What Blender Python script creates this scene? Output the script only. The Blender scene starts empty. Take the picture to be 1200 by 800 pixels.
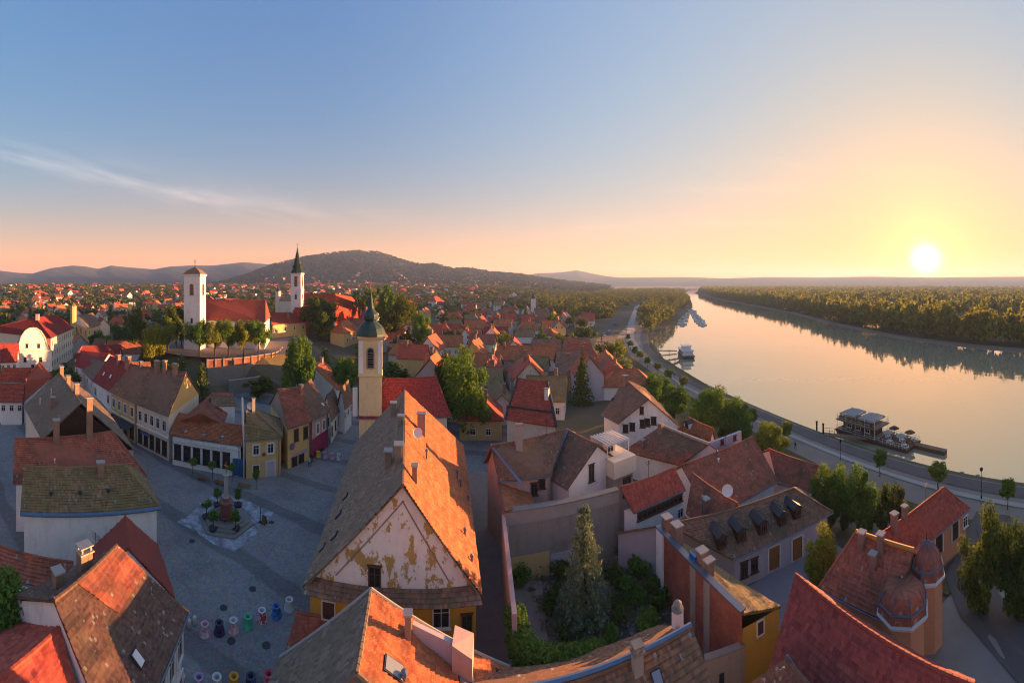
import bpy, bmesh, math, random
import numpy as np
from mathutils import Vector, Matrix
R = math.radians
random.seed(7); np.random.seed(7)
scene = bpy.context.scene
COL = scene.collection

# ------------------------------------------------------------------ camera
# the photograph is a stitched cylindrical sweep of about 153 degrees, taken from a drone 30 m above the square
F, CX, HY, H = 450.0, 600.0, 332.0, 30.0
cd = bpy.data.cameras.new('camera'); cam = bpy.data.objects.new('camera', cd); COL.objects.link(cam)
cam.location = (0, 0, H); cam.rotation_euler = (R(90), 0, 0)
cd.type = 'PANO'; cd.panorama_type = 'CENTRAL_CYLINDRICAL'
cd.central_cylindrical_range_u_min = -600 / F; cd.central_cylindrical_range_u_max = 600 / F
cd.central_cylindrical_range_v_min = -(800 - HY) / F; cd.central_cylindrical_range_v_max = HY / F
cd.central_cylindrical_radius = 1.0
cd.clip_start = 0.1; cd.clip_end = 30000
scene.camera = cam
scene.render.resolution_x, scene.render.resolution_y = 1024, 682

# ------------------------------------------------------------------ sky, sun, exposure
SUN_AZ, SUN_EL = (1085 - CX) / F, R(3.4)
SUN_DIR = Vector((math.sin(SUN_AZ) * math.cos(SUN_EL), math.cos(SUN_AZ) * math.cos(SUN_EL), math.sin(SUN_EL)))
w = bpy.data.worlds.new('World'); scene.world = w; w.use_nodes = True
nt = w.node_tree; nt.nodes.clear()
def nd(t, **k):
    n = nt.nodes.new(t)
    for a, b in k.items(): setattr(n, a, b)
    return n
L = nt.links.new
sky = nd('ShaderNodeTexSky', sky_type='NISHITA', sun_disc=False)
sky.sun_elevation = SUN_EL; sky.sun_rotation = SUN_AZ
sky.altitude = 100; sky.air_density = 1.0; sky.dust_density = 1.0; sky.ozone_density = 1.6
bg = nd('ShaderNodeBackground'); bg.inputs['Strength'].default_value = 0.077
# aureole of the low sun and thin cirrus, both functions of direction in the world
tc = nd('ShaderNodeTexCoord')
nrm = nd('ShaderNodeVectorMath', operation='NORMALIZE'); L(tc.outputs['Generated'], nrm.inputs[0])
dot = nd('ShaderNodeVectorMath', operation='DOT_PRODUCT'); L(nrm.outputs[0], dot.inputs[0]); dot.inputs[1].default_value = SUN_DIR
mx = nd('ShaderNodeMath', operation='MAXIMUM'); L(dot.outputs['Value'], mx.inputs[0]); mx.inputs[1].default_value = 0.0
def lobe(power, color, gain):
    p = nd('ShaderNodeMath', operation='POWER'); L(mx.outputs[0], p.inputs[0]); p.inputs[1].default_value = power
    s = nd('ShaderNodeVectorMath', operation='SCALE'); s.inputs[0].default_value = color
    m = nd('ShaderNodeMath', operation='MULTIPLY'); L(p.outputs[0], m.inputs[0]); m.inputs[1].default_value = gain
    L(m.outputs[0], s.inputs['Scale']); return s.outputs[0]
def addv(a, b):
    n = nd('ShaderNodeVectorMath', operation='ADD'); L(a, n.inputs[0]); L(b, n.inputs[1]); return n.outputs[0]
SKYGAIN = 1.0
tint = nd('ShaderNodeVectorMath', operation='MULTIPLY'); L(sky.outputs[0], tint.inputs[0]); tint.inputs[1].default_value = (.26, .66, 1.62)
# the Nishita aureole is very strong at this dust level: compress it softly  c / (1 + c/k)
cdiv = nd('ShaderNodeVectorMath', operation='MULTIPLY_ADD'); L(tint.outputs[0], cdiv.inputs[0])
cdiv.inputs[1].default_value = (.95, 1.12, 1.15); cdiv.inputs[2].default_value = (1, 1, 1)
cq = nd('ShaderNodeVectorMath', operation='DIVIDE'); L(tint.outputs[0], cq.inputs[0]); L(cdiv.outputs[0], cq.inputs[1])
col = cq.outputs[0]
sep = nd('ShaderNodeSeparateXYZ'); L(nrm.outputs[0], sep.inputs[0])
ez = nd('ShaderNodeMath', operation='ABSOLUTE'); L(sep.outputs['Z'], ez.inputs[0])
def band(scale, color):          # warm belt of the dusty lower air, the same all round the horizon
    m = nd('ShaderNodeMath', operation='MULTIPLY'); L(ez.outputs[0], m.inputs[0]); m.inputs[1].default_value = -1.0 / scale
    e = nd('ShaderNodeMath', operation='EXPONENT'); L(m.outputs[0], e.inputs[0])
    s = nd('ShaderNodeVectorMath', operation='SCALE'); s.inputs[0].default_value = color; L(e.outputs[0], s.inputs['Scale']); return s.outputs[0]
for b in (band(.075, (1.9, .50, .02)), band(.20, (.50, .34, .18)), band(3.0, (.06, .07, .20))): col = addv(col, b)
for p, c, g in ((1.5, (1, .88, .68), .36), (10, (1, .76, .36), .26), (70, (1, .72, .18), .55), (380, (1, .78, .28), 1.6), (2600, (1, .88, .62), 34.0)):
    col = addv(col, lobe(p, c, g))
# thin cirrus: one long streak high on the left, faint bars towards the sun
def mth(op, a, b=None, c=None):
    n = nd('ShaderNodeMath', operation=op)
    for i, q in enumerate((a, b, c)):
        if q is None: continue
        if isinstance(q, (int, float)): n.inputs[i].default_value = q
        else: L(q, n.inputs[i])
    return n.outputs[0]
azm = mth('ARCTAN2', sep.outputs['X'], sep.outputs['Y']); tel = mth('DIVIDE', sep.outputs['Z'], mth('SQRT', mth('ADD', mth('MULTIPLY', sep.outputs['X'], sep.outputs['X']), mth('MULTIPLY', sep.outputs['Y'], sep.outputs['Y']))))
cv = nd('ShaderNodeCombineXYZ'); L(mth('MULTIPLY', azm, 3.2), cv.inputs[0]); L(mth('MULTIPLY', mth('MULTIPLY_ADD', azm, .235, tel), 22.0), cv.inputs[1])
cn = nd('ShaderNodeTexNoise'); L(cv.outputs[0], cn.inputs['Vector']); cn.inputs['Scale'].default_value = 1.3; cn.inputs['Detail'].default_value = 7; cn.inputs['Roughness'].default_value = .62
def streak(a0, t0, slope_, wid, half, gain):
    d = mth('DIVIDE', mth('SUBTRACT', tel, mth('MULTIPLY_ADD', mth('SUBTRACT', azm, a0), slope_, t0)), wid); e = mth('DIVIDE', mth('SUBTRACT', azm, a0), half)
    g = mth('EXPONENT', mth('MULTIPLY', mth('ADD', mth('MULTIPLY', d, d), mth('MULTIPLY', mth('MULTIPLY', e, e), mth('MULTIPLY', e, e))), -1.0))
    return mth('MULTIPLY', mth('MULTIPLY', g, mth('MAXIMUM', mth('MULTIPLY_ADD', cn.outputs[0], 3.2, -1.15), 0.0)), gain)
cl = streak(-1.02, .268, -.225, .020, .42, .24)
for a_ in ((-1.0, .285, -.20, .05, .5, .10), (.62, .245, .0, .012, .22, .16), (.5, .155, .01, .010, .3, .18), (.85, .30, -.05, .02, .3, .10), (-.6, .20, -.1, .03, .35, .10)): cl = mth('ADD', cl, streak(*a_))
cs_ = nd('ShaderNodeVectorMath', operation='SCALE'); cs_.inputs[0].default_value = (1.0, .80, .66); L(cl, cs_.inputs['Scale']); col = addv(col, cs_.outputs[0])
hm_ = nd('ShaderNodeMath', operation='MULTIPLY'); L(ez.outputs[0], hm_.inputs[0]); hm_.inputs[1].default_value = -1 / .21
he = nd('ShaderNodeMath', operation='EXPONENT'); L(hm_.outputs[0], he.inputs[0])
hs_ = nd('ShaderNodeVectorMath', operation='SCALE'); hs_.inputs[0].default_value = (.06, -.40, -.84); L(he.outputs[0], hs_.inputs['Scale'])
h1 = nd('ShaderNodeVectorMath', operation='ADD'); L(hs_.outputs[0], h1.inputs[0]); h1.inputs[1].default_value = (1, 1, 1)
h2_ = nd('ShaderNodeVectorMath', operation='MULTIPLY'); L(col, h2_.inputs[0]); L(h1.outputs[0], h2_.inputs[1]); col = h2_.outputs[0]
# light from near the low sun is reddened by the longer path through the air
pr = nd('ShaderNodeMath', operation='POWER'); L(mx.outputs[0], pr.inputs[0]); pr.inputs[1].default_value = 5.0
sc_ = nd('ShaderNodeVectorMath', operation='SCALE'); sc_.inputs[0].default_value = (.0, -.27, -.50); L(pr.outputs[0], sc_.inputs['Scale'])
one = nd('ShaderNodeVectorMath', operation='ADD'); L(sc_.outputs[0], one.inputs[0]); one.inputs[1].default_value = (1, 1, 1)
rd_ = nd('ShaderNodeVectorMath', operation='MULTIPLY'); L(col, rd_.inputs[0]); L(one.outputs[0], rd_.inputs[1]); col = rd_.outputs[0]
L(col, bg.inputs['Color'])
out = nd('ShaderNodeOutputWorld'); L(bg.outputs[0], out.inputs['Surface'])

sd = bpy.data.lights.new('sun', 'SUN'); sun = bpy.data.objects.new('sun', sd); COL.objects.link(sun)
sd.energy = 2.8; sd.angle = R(0.5); sd.color = (1.0, 0.45, 0.17)
sun.rotation_euler = (-SUN_DIR).to_track_quat('-Z', 'Y').to_euler(); sun.location = (200, 100, 80)
scene.view_settings.view_transform = 'Standard'; scene.view_settings.look = 'None'
scene.view_settings.exposure = 3.4; scene.view_settings.gamma = 1.0; scene.view_settings.use_curve_mapping = False
scene.render.engine = 'CYCLES'
scene.cycles.use_denoising = True; scene.cycles.pixel_filter_type = 'BLACKMAN_HARRIS'; scene.cycles.filter_width = 1.05
scene.cycles.max_bounces = 9; scene.cycles.diffuse_bounces = 6; scene.cycles.volume_bounces = 1
scene.cycles.transparent_max_bounces = 8

# ------------------------------------------------------------------ helpers
def ray(px, py):
    a = (px - CX) / F
    return Vector((math.sin(a), math.cos(a), -(py - HY) / F))
def at(px, py, z):                      # bearing and dip of a surveyed point, and its height -> place
    d = ray(px, py); t = (z - H) / d.z
    return Vector((d.x * t, d.y * t, z))
def atr(px, r, z=0.0):                  # bearing and distance -> place
    a = (px - CX) / F
    return Vector((math.sin(a) * r, math.cos(a) * r, z))
def sst(a, b, x):
    t = min(1, max(0, (x - a) / (b - a))); return t * t * (3 - 2 * t)

BANK_W = [(-200, 63), (0, 62.5), (111, 61.5), (160, 66), (204, 78), (250, 104), (324, 150), (520, 265), (783, 392), (1200, 560), (1800, 900), (3000, 1800)]
BANK_E = [(-200, 186), (46, 189), (129, 205), (234, 249), (336, 299), (520, 362), (783, 452), (1200, 615), (1800, 960), (3000, 1860)]
def interp(tab, y):
    if y <= tab[0][0]: return tab[0][1]
    for (a, b), (c, d) in zip(tab, tab[1:]):
        if y <= c: return b + (d - b) * (y - a) / (c - a)
    return tab[-1][1]
WATER_Z, PROM_Z = -5.0, -3.0
def zg(x, y):
    r = math.hypot(x, y); bw = interp(BANK_W, y); be = interp(BANK_E, y)
    if x > bw - 0.5:
        if x < be: return WATER_Z - 2.5 * min(1, (x - bw + .5) / 1.5, (be + 1 - x) / 4)
        return WATER_Z + 1.2 * sst(be, be + 14, x)
    z = PROM_Z * sst(bw - 34, bw - 19, x)
    az = math.atan2(x, y)
    z += 23 * sst(260, 1350, r) * (1 - sst(-.12, .22, az))
    # church hill and cathedral hill
    d = math.hypot(x + 95, y - 104); z += 8.6 * (1 - sst(30.8, 33.2, d))
    d = math.hypot(x + 106, y - 172)
    if d < 85: z = max(z, 7.8 * (1 - sst(25, 85, d)))
    return z

# --- node material helper
def mat(name, build):
    m = bpy.data.materials.new(name); m.use_nodes = True; t = m.node_tree; t.nodes.clear()
    o = t.nodes.new('ShaderNodeOutputMaterial')
    def N(tp, **k):
        n = t.nodes.new(tp)
        for a, b in k.items():
            if a.startswith('i_'):
                key = a[2:].replace('_', ' ')
                n.inputs[key].default_value = b
            else: setattr(n, a, b)
        return n
    s = build(N, t.links.new)
    t.links.new(s, o.inputs['Surface']); return m
def rgba(c): return (c[0], c[1], c[2], 1)
def mixc(N, Lk, f, a, b, mode='MIX'):
    n = N('ShaderNodeMix', data_type='RGBA', blend_type=mode)
    for i, v in ((0, f), (6, a), (7, b)):
        if hasattr(v, 'is_output') or isinstance(v, bpy.types.NodeSocket): Lk(v, n.inputs[i])
        elif i == 0: n.inputs[0].default_value = v
        else: n.inputs[i].default_value = rgba(v)
    return n.outputs[2]
def ramp(N, Lk, src, stops):
    n = N('ShaderNodeValToRGB'); Lk(src, n.inputs[0]); e = n.color_ramp.elements
    e[0].position, e[0].color = stops[0][0], rgba(stops[0][1]); e[1].position, e[1].color = stops[-1][0], rgba(stops[-1][1])
    for p, c in stops[1:-1]:
        q = e.new(p); q.color = rgba(c)
    return n.outputs[0]
def noise(N, Lk, vec, scale, detail=4, rough=.6):
    n = N('ShaderNodeTexNoise'); n.inputs['Scale'].default_value = scale; n.inputs['Detail'].default_value = detail; n.inputs['Roughness'].default_value = rough
    if vec is not None: Lk(vec, n.inputs['Vector'])
    return n.outputs[0]
def pbsdf(N, Lk, color, rough=.85, normal=None, **k):
    b = N('ShaderNodeBsdfPrincipled'); b.inputs['Roughness'].default_value = rough; b.inputs['Specular IOR Level'].default_value = k.pop('spec', .25)
    if isinstance(color, bpy.types.NodeSocket): Lk(color, b.inputs['Base Color'])
    else: b.inputs['Base Color'].default_value = rgba(color)
    if normal is not None: Lk(normal, b.inputs['Normal'])
    for a, v in k.items(): b.inputs[a].default_value = v
    return b.outputs[0]
def bump(N, Lk, h, dist=.02, strength=1.0):
    n = N('ShaderNodeBump'); n.inputs['Strength'].default_value = strength; n.inputs['Distance'].default_value = dist; Lk(h, n.inputs['Height']); return n.outputs[0]
def posn(N): return N('ShaderNodeNewGeometry').outputs['Position']

# --- mesh helper: collects faces, links ONE mesh object
class MB:
    def __init__(s): s.v = []; s.f = []; s.uv = []; s.m = []; s.mi = 0
    def face(s, pts, uv=None):
        i = len(s.v); s.v += [tuple(p) for p in pts]; s.f.append(tuple(range(i, i + len(pts)))); s.uv.append(uv); s.m.append(s.mi); return s
    def box(s, c, d, ax=None, up=None):      # centre, full sizes, local x axis in plan
        ax = (ax or Vector((1, 0, 0))).normalized(); az = up or Vector((0, 0, 1)); ay = az.cross(ax).normalized()
        c = Vector(c); P = []
        for k in (-.5, .5):
            for j, i in ((-.5, -.5), (-.5, .5), (.5, .5), (.5, -.5)): P.append(c + ax * d[0] * i + ay * d[1] * j + az * d[2] * k)
        return s.hexa(P)
    def hexa(s, P):                           # 4 bottom (ccw) + 4 top points
        i = len(s.v); s.v += [tuple(p) for p in P]
        for q in ((3, 2, 1, 0), (4, 5, 6, 7), (0, 1, 5, 4), (1, 2, 6, 5), (2, 3, 7, 6), (3, 0, 4, 7)):
            s.f.append(tuple(i + k for k in q)); s.uv.append(None); s.m.append(s.mi)
        return s
    def lathe(s, c, prof, n=12, a0=0.0, cap=True):       # prof: (radius, z)
        c = Vector(c); i0 = len(s.v)
        for r, z in prof:
            for k in range(n):
                a = a0 + 2 * math.pi * k / n; s.v.append((c.x + r * math.cos(a), c.y + r * math.sin(a), c.z + z))
        for j in range(len(prof) - 1):
            for k in range(n):
                a = i0 + j * n + k; b = i0 + j * n + (k + 1) % n
                s.f.append((a, b, b + n, a + n)); s.uv.append(None); s.m.append(s.mi)
        if cap:
            s.f.append(tuple(i0 + k for k in reversed(range(n)))); s.uv.append(None); s.m.append(s.mi)
            t = i0 + (len(prof) - 1) * n; s.f.append(tuple(t + k for k in range(n))); s.uv.append(None); s.m.append(s.mi)
        return s
    def tube(s, a, b, r0, r1=None, n=6):
        a = Vector(a); b = Vector(b); r1 = r0 if r1 is None else r1; d = (b - a)
        if d.length < 1e-6: return s
        d.normalize(); u = d.orthogonal().normalized(); w_ = d.cross(u); i = len(s.v)
        for p, r in ((a, r0), (b, r1)):
            for k in range(n):
                t = 2 * math.pi * k / n; s.v.append(tuple(p + (u * math.cos(t) + w_ * math.sin(t)) * r))
        for k in range(n):
            s.f.append((i + k, i + (k + 1) % n, i + n + (k + 1) % n, i + n + k)); s.uv.append(None); s.m.append(s.mi)
        s.f.append(tuple(i + k for k in reversed(range(n)))); s.f.append(tuple(i + n + k for k in range(n)))
        s.uv += [None, None]; s.m += [s.mi, s.mi]; return s
    def build(s, name, material, parent=None, smooth=False):
        me = bpy.data.meshes.new(name); v = s.v
        if parent is not None:
            q = wloc(parent); v = [(p[0] - q.x, p[1] - q.y, p[2] - q.z) for p in v]
        me.from_pydata(v, [], s.f)
        if any(u is not None for u in s.uv):
            ul = me.uv_layers.new(name='UVMap'); flat = []
            for f, u in zip(s.f, s.uv):
                for k in range(len(f)): flat += (u[k] if u is not None else (0, 0))
            ul.data.foreach_set('uv', flat)
        for m in (material if isinstance(material, (list, tuple)) else [material]): me.materials.append(m)
        if isinstance(material, (list, tuple)): me.polygons.foreach_set('material_index', s.m)
        if smooth: me.polygons.foreach_set('use_smooth', [True] * len(s.f))
        me.update()
        return link(name, me, parent)
def wloc(o):
    v = o.location.copy()
    while o.parent is not None: o = o.parent; v = v + o.location
    return v
def link(name, me, parent=None):
    o = bpy.data.objects.new(name, me); COL.objects.link(o)
    if parent is not None: o.parent = parent
    return o
def tag(o, label=None, cat=None, group=None, kind=None):
    if label: o['label'] = label
    if cat: o['category'] = cat
    if group: o['group'] = group
    if kind: o['kind'] = kind
    return o
def thing(name, loc, label, cat, group=None):
    o = bpy.data.objects.new(name, None); COL.objects.link(o); o.location = loc; o.empty_display_size = .5
    return tag(o, label, cat, group)
def copy_tree(o, parent=None):
    c = o.copy(); COL.objects.link(c)
    if parent is not None: c.parent = parent
    for ch in o.children: copy_tree(ch, c)
    return c

# ------------------------------------------------------------------ ground, water, hills
def b_ground(N, Lk):
    p = posn(N)
    c = ramp(N, Lk, noise(N, Lk, p, .03, 5), [(.35, (.10, .10, .045)), (.5, (.15, .12, .075)), (.62, (.07, .09, .03))])
    return pbsdf(N, Lk, c, .95, bump(N, Lk, noise(N, Lk, p, .8, 5), .2, .6))
M_GROUND = mat('ground_soil', b_ground)
def b_hill(N, Lk):
    p = posn(N)
    c = ramp(N, Lk, noise(N, Lk, p, .012, 6, .7), [(.38, (.022, .032, .020)), (.52, (.042, .040, .028)), (.66, (.030, .042, .022))])
    return pbsdf(N, Lk, c, .95, bump(N, Lk, noise(N, Lk, p, .05, 6, .7), 8, 1))
M_HILL = mat('hill_woodland', b_hill)
def b_water(N, Lk):
    p = posn(N)
    mp = N('ShaderNodeMapping'); Lk(p, mp.inputs[0]); mp.inputs['Scale'].default_value = (1, .35, 1)
    n1 = noise(N, Lk, mp.outputs[0], .22, 3, .55); n2 = noise(N, Lk, p, .02, 2)
    ad = N('ShaderNodeMath', operation='MULTIPLY'); Lk(n1, ad.inputs[0]); Lk(n2, ad.inputs[1])
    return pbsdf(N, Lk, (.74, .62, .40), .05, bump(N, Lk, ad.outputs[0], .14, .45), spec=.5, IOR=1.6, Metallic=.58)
M_WATER = mat('river_water', b_water)

def grid_obj(name, xs, ys, m, kind='structure', fz=zg):
    V = [(x, y, fz(x, y)) for y in ys for x in xs]; nx = len(xs)
    Fc = [(j * nx + i, j * nx + i + 1, (j + 1) * nx + i + 1, (j + 1) * nx + i) for j in range(len(ys) - 1) for i in range(nx - 1)]
    me = bpy.data.meshes.new(name); me.from_pydata(V, [], Fc); me.materials.append(m)
    me.polygons.foreach_set('use_smooth', [True] * len(Fc))
    return tag(link(name, me), kind=kind)
def spread(lo, hi, knots):
    out = [lo]
    while out[-1] < hi:
        x = out[-1]; step = 4 + max(0, abs(x - 20) - 130) * .06
        out.append(x + step)
    out[-1] = hi; return out
# one ground sheet to the horizon: columns follow the two banks so that the quays are crisp
def ground_sheet():
    ys = spread(-420, 6000, 0); us = [-1 + i / 70 for i in range(70)]
    rows = []
    for y in ys:
        bw, be = interp(BANK_W, y), interp(BANK_E, y); row = []
        for i in range(90):
            t = i / 89; row.append(bw - .6 - (bw + 5200) * (1 - t) ** 3.2)
        row += [bw - .45, bw + 1.0, bw + 4, be - 8, be - 2, be, be + 5, be + 14]
        for i in range(1, 22): row.append(be + 14 + 4400 * (i / 21) ** 2.6)
        rows.append([(x, y, zg(x, y)) for x in row])
    nx = len(rows[0]); V = [p for r_ in rows for p in r_]
    Fc = [(j * nx + i, j * nx + i + 1, (j + 1) * nx + i + 1, (j + 1) * nx + i) for j in range(len(rows) - 1) for i in range(nx - 1)]
    me = bpy.data.meshes.new('ground'); me.from_pydata(V, [], Fc); me.materials.append(M_GROUND)
    tag(link('ground', me), kind='structure')
ground_sheet()
wm = MB(); ysw = [y for y, _ in BANK_W]
yy = [-420] + list(range(-400, 400, 40)) + list(range(400, 3001, 130))
for a, b in zip(yy, yy[1:]):
    wm.face([(interp(BANK_W, a) - 8 * (a > 140), a, WATER_Z), (interp(BANK_E, a) + 7, a, WATER_Z), (interp(BANK_E, b) + 7, b, WATER_Z), (interp(BANK_W, b) - 8 * (b > 140), b, WATER_Z)])
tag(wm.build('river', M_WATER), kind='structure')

def hill_obj(name, sky_pts, Rc, R0, depth, rough, seed, m, z0=None):
    rnd = random.Random(seed); x0, x1 = sky_pts[0][0], sky_pts[-1][0]
    xs = np.linspace(x0, x1, int((x1 - x0) / 2.2) + 2); V = []; nr = 26
    for j in range(nr + 8):
        for x in xs:
            yk = interp(sky_pts, x); zc = H - Rc * (yk - HY) / F
            if j <= nr:
                t = j / nr; r = R0 + (Rc - R0) * t; q = t * t * (3 - 2 * t) * .55 + t * .45
                p = atr(x, r); zb = zg(p.x, p.y) - 1.5 if z0 is None else z0
                z = zb + (zc - zb) * q
                nz = math.sin(x * .09 + r * .006 + seed) * math.sin(x * .043 - r * .004) + .5 * math.sin(x * .31 + r * .013)
                z += rough * nz * math.sin(math.pi * min(1, t)) * (zc - zb)
            else:
                t = (j - nr) / 7; r = Rc + depth * t; z = zc - (zc + 40) * t * t
            p = atr(x, r, z); V.append(tuple(p))
    nx = len(xs)
    Fc = [(j * nx + i, j * nx + i + 1, (j + 1) * nx + i + 1, (j + 1) * nx + i) for j in range(nr + 7) for i in range(nx - 1)]
    me = bpy.data.meshes.new(name); me.from_pydata(V, [], Fc); me.materials.append(m)
    me.polygons.foreach_set('use_smooth', [True] * len(Fc))
    return tag(link(name, me), kind='structure')
NEAR_HILL = [(225, 336), (260, 331), (290, 322), (318, 311.5), (350, 303), (380, 298), (416, 295), (440, 296), (454, 300), (480, 308), (496, 311), (510, 309.6), (532, 316), (548, 315), (580, 320), (608, 322), (640, 327), (690, 333), (720, 336)]
FAR_HILL = [(-60, 318), (0, 317), (20, 319.5), (38, 320.5), (60, 314), (85, 311), (100, 312), (115, 315), (130, 311), (150, 313), (180, 315.5), (200, 312), (225, 311), (250, 311), (286, 307), (318, 310), (345, 312), (400, 318)]
DIST_HILL = [(560, 331), (610, 323.5), (630, 320), (650, 319.5), (666, 318), (676, 316.4), (688, 319), (700, 321.5), (712, 323.6), (728, 325), (760, 325), (800, 324.5), (850, 326), (900, 324.5), (960, 325), (1020, 324), (1090, 325), (1200, 324), (1300, 326)]
hill_obj('hill', NEAR_HILL, 2300, 1250, 700, .035, 1.3, M_HILL)
hill_obj('mountain_range', FAR_HILL, 4000, 2500, 800, .03, 2.1, M_HILL, 15)
hill_obj('distant_hills', DIST_HILL, 5000, 4200, 500, .05, 4.0, M_HILL, -6)

# ------------------------------------------------------------------ haze: closed box round camera, ground and hills
def b_haze():
    m = bpy.data.materials.new('haze_air'); m.use_nodes = True; t = m.node_tree; t.nodes.clear()
    o = t.nodes.new('ShaderNodeOutputMaterial'); v = t.nodes.new('ShaderNodeVolumePrincipled')
    v.inputs['Color'].default_value = (.42, .62, 1.0, 1); v.inputs['Density'].default_value = HAZE_D; v.inputs['Anisotropy'].default_value = .2
    t.links.new(v.outputs[0], o.inputs['Volume']); return m
HAZE_D = 1.4e-4
tag(MB().box((0, 2700, 130), (13500, 7200, 290)).build('haze', b_haze()), 'thin morning haze over river plain and hills', 'haze', kind='stuff')

# ------------------------------------------------------------------ materials
def roofmat(name, c1, c2, moss=(.10, .085, .045), amt=.4, spots=.0, tw=.19, th=.33, patch=None, gloss=.8, metal=False):
    def b(N, Lk):
        uv = N('ShaderNodeUVMap').outputs[0]; p = posn(N)
        sx = N('ShaderNodeSeparateXYZ'); Lk(uv, sx.inputs[0])
        def M(op, a, b_=None, c=None):
            n = N('ShaderNodeMath', operation=op)
            for i, q in enumerate((a, b_, c)):
                if q is None: continue
                if isinstance(q, bpy.types.NodeSocket): Lk(q, n.inputs[i])
                else: n.inputs[i].default_value = q
            return n.outputs[0]
        v = M('DIVIDE', sx.outputs[1], th); vf = M('FLOOR', v)
        u = M('MULTIPLY_ADD', M('MODULO', vf, 2.0), .5, M('DIVIDE', sx.outputs[0], tw)); uf = M('FLOOR', u)
        cb = N('ShaderNodeCombineXYZ'); Lk(uf, cb.inputs[0]); Lk(vf, cb.inputs[1])
        wn = N('ShaderNodeTexWhiteNoise', noise_dimensions='2D'); Lk(cb.outputs[0], wn.inputs['Vector']); rnd = wn.outputs[0]
        oi = N('ShaderNodeObjectInfo').outputs['Random']
        c = mixc(N, Lk, rnd, tuple(min(.7, q * 2.0) for q in c1), tuple(min(.6, q * 1.75) for q in c2))
        n1 = noise(N, Lk, p, .55, 6, .65)
        c = mixc(N, Lk, M('MULTIPLY', ramp(N, Lk, n1, [(.62 - .38 * amt, (0, 0, 0)), (.80 - .30 * amt, (1, 1, 1))]), min(1, .35 + amt)), c, tuple(q * 1.45 for q in moss))
        n2 = noise(N, Lk, p, 2.2, 5, .7)
        c = mixc(N, Lk, ramp(N, Lk, n2, [(.3, (.55, .55, .55)), (.7, (1.25, 1.25, 1.25))]), (0, 0, 0), c) if False else mixc(N, Lk, 1.0, c, ramp(N, Lk, n2, [(.28, (.62, .62, .62)), (.72, (1.0, 1.0, 1.0))]), 'MULTIPLY')
        if patch:
            c = mixc(N, Lk, ramp(N, Lk, noise(N, Lk, p, .20, 3, .5), [(.52, (0, 0, 0)), (.56, (1, 1, 1))]), c, patch)
        if spots:
            n3 = noise(N, Lk, p, 1.1, 2, .5)
            f = M('MULTIPLY', M('GREATER_THAN', rnd, 1 - spots), M('GREATER_THAN', n3, .46)); c = mixc(N, Lk, f, c, (.34, .31, .27))
        c = mixc(N, Lk, 1.0, c, ramp(N, Lk, oi, [(0, (.82, .84, .86)), (1, (1, .97, .94))]), 'MULTIPLY')
        fu = M('ABSOLUTE', M('SUBTRACT', M('FRACT', u), .5)); hgt = M('MULTIPLY', M('LESS_THAN', fu, .43), 1.0)
        fv = M('FRACT', v); hh = M('ADD', M('MULTIPLY', hgt, .5), M('ADD', M('MULTIPLY', fv, -.9), M('MULTIPLY', M('MULTIPLY_ADD', M('FRACT', u), 1.6, .5), rnd)))
        return pbsdf(N, Lk, c, gloss, bump(N, Lk, hh, .035, .8), spec=.2)
    return mat(name, b)
RED = roofmat('roof_red', (.33, .078, .044), (.25, .055, .035), (.12, .06, .045), .22)
RED2 = roofmat('roof_deep_red', (.24, .045, .040), (.16, .030, .030), (.10, .05, .045), .2)
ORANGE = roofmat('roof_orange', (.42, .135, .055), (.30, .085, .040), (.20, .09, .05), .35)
BRICKR = roofmat('roof_brick_red', (.31, .105, .062), (.23, .075, .048), (.11, .075, .05), .4, .01)
BROWN = roofmat('roof_brown', (.24, .125, .080), (.15, .085, .060), (.14, .115, .070), .5, .01)
MOSSY = roofmat('roof_mossy', (.26, .17, .085), (.15, .10, .055), (.19, .155, .065), .6, .02)
GREYM = roofmat('roof_grey', (.225, .165, .12), (.135, .10, .072), (.175, .14, .09), .5, .012)
SPOTTY = roofmat('roof_lichen', (.15, .085, .060), (.09, .055, .045), (.13, .10, .065), .45, .035, .15, .2)
BIGTILE = roofmat('roof_big_tile', (.34, .085, .055), (.26, .055, .040), (.2, .06, .045), .15, 0, .30, .42)
PLAINRED = mat('roof_painted_red', lambda N, Lk: pbsdf(N, Lk, mixc(N, Lk, noise(N, Lk, posn(N), .8, 4), (.30, .055, .035), (.24, .045, .03)), .6, bump(N, Lk, noise(N, Lk, posn(N), 9, 2), .01, .3)))
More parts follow.
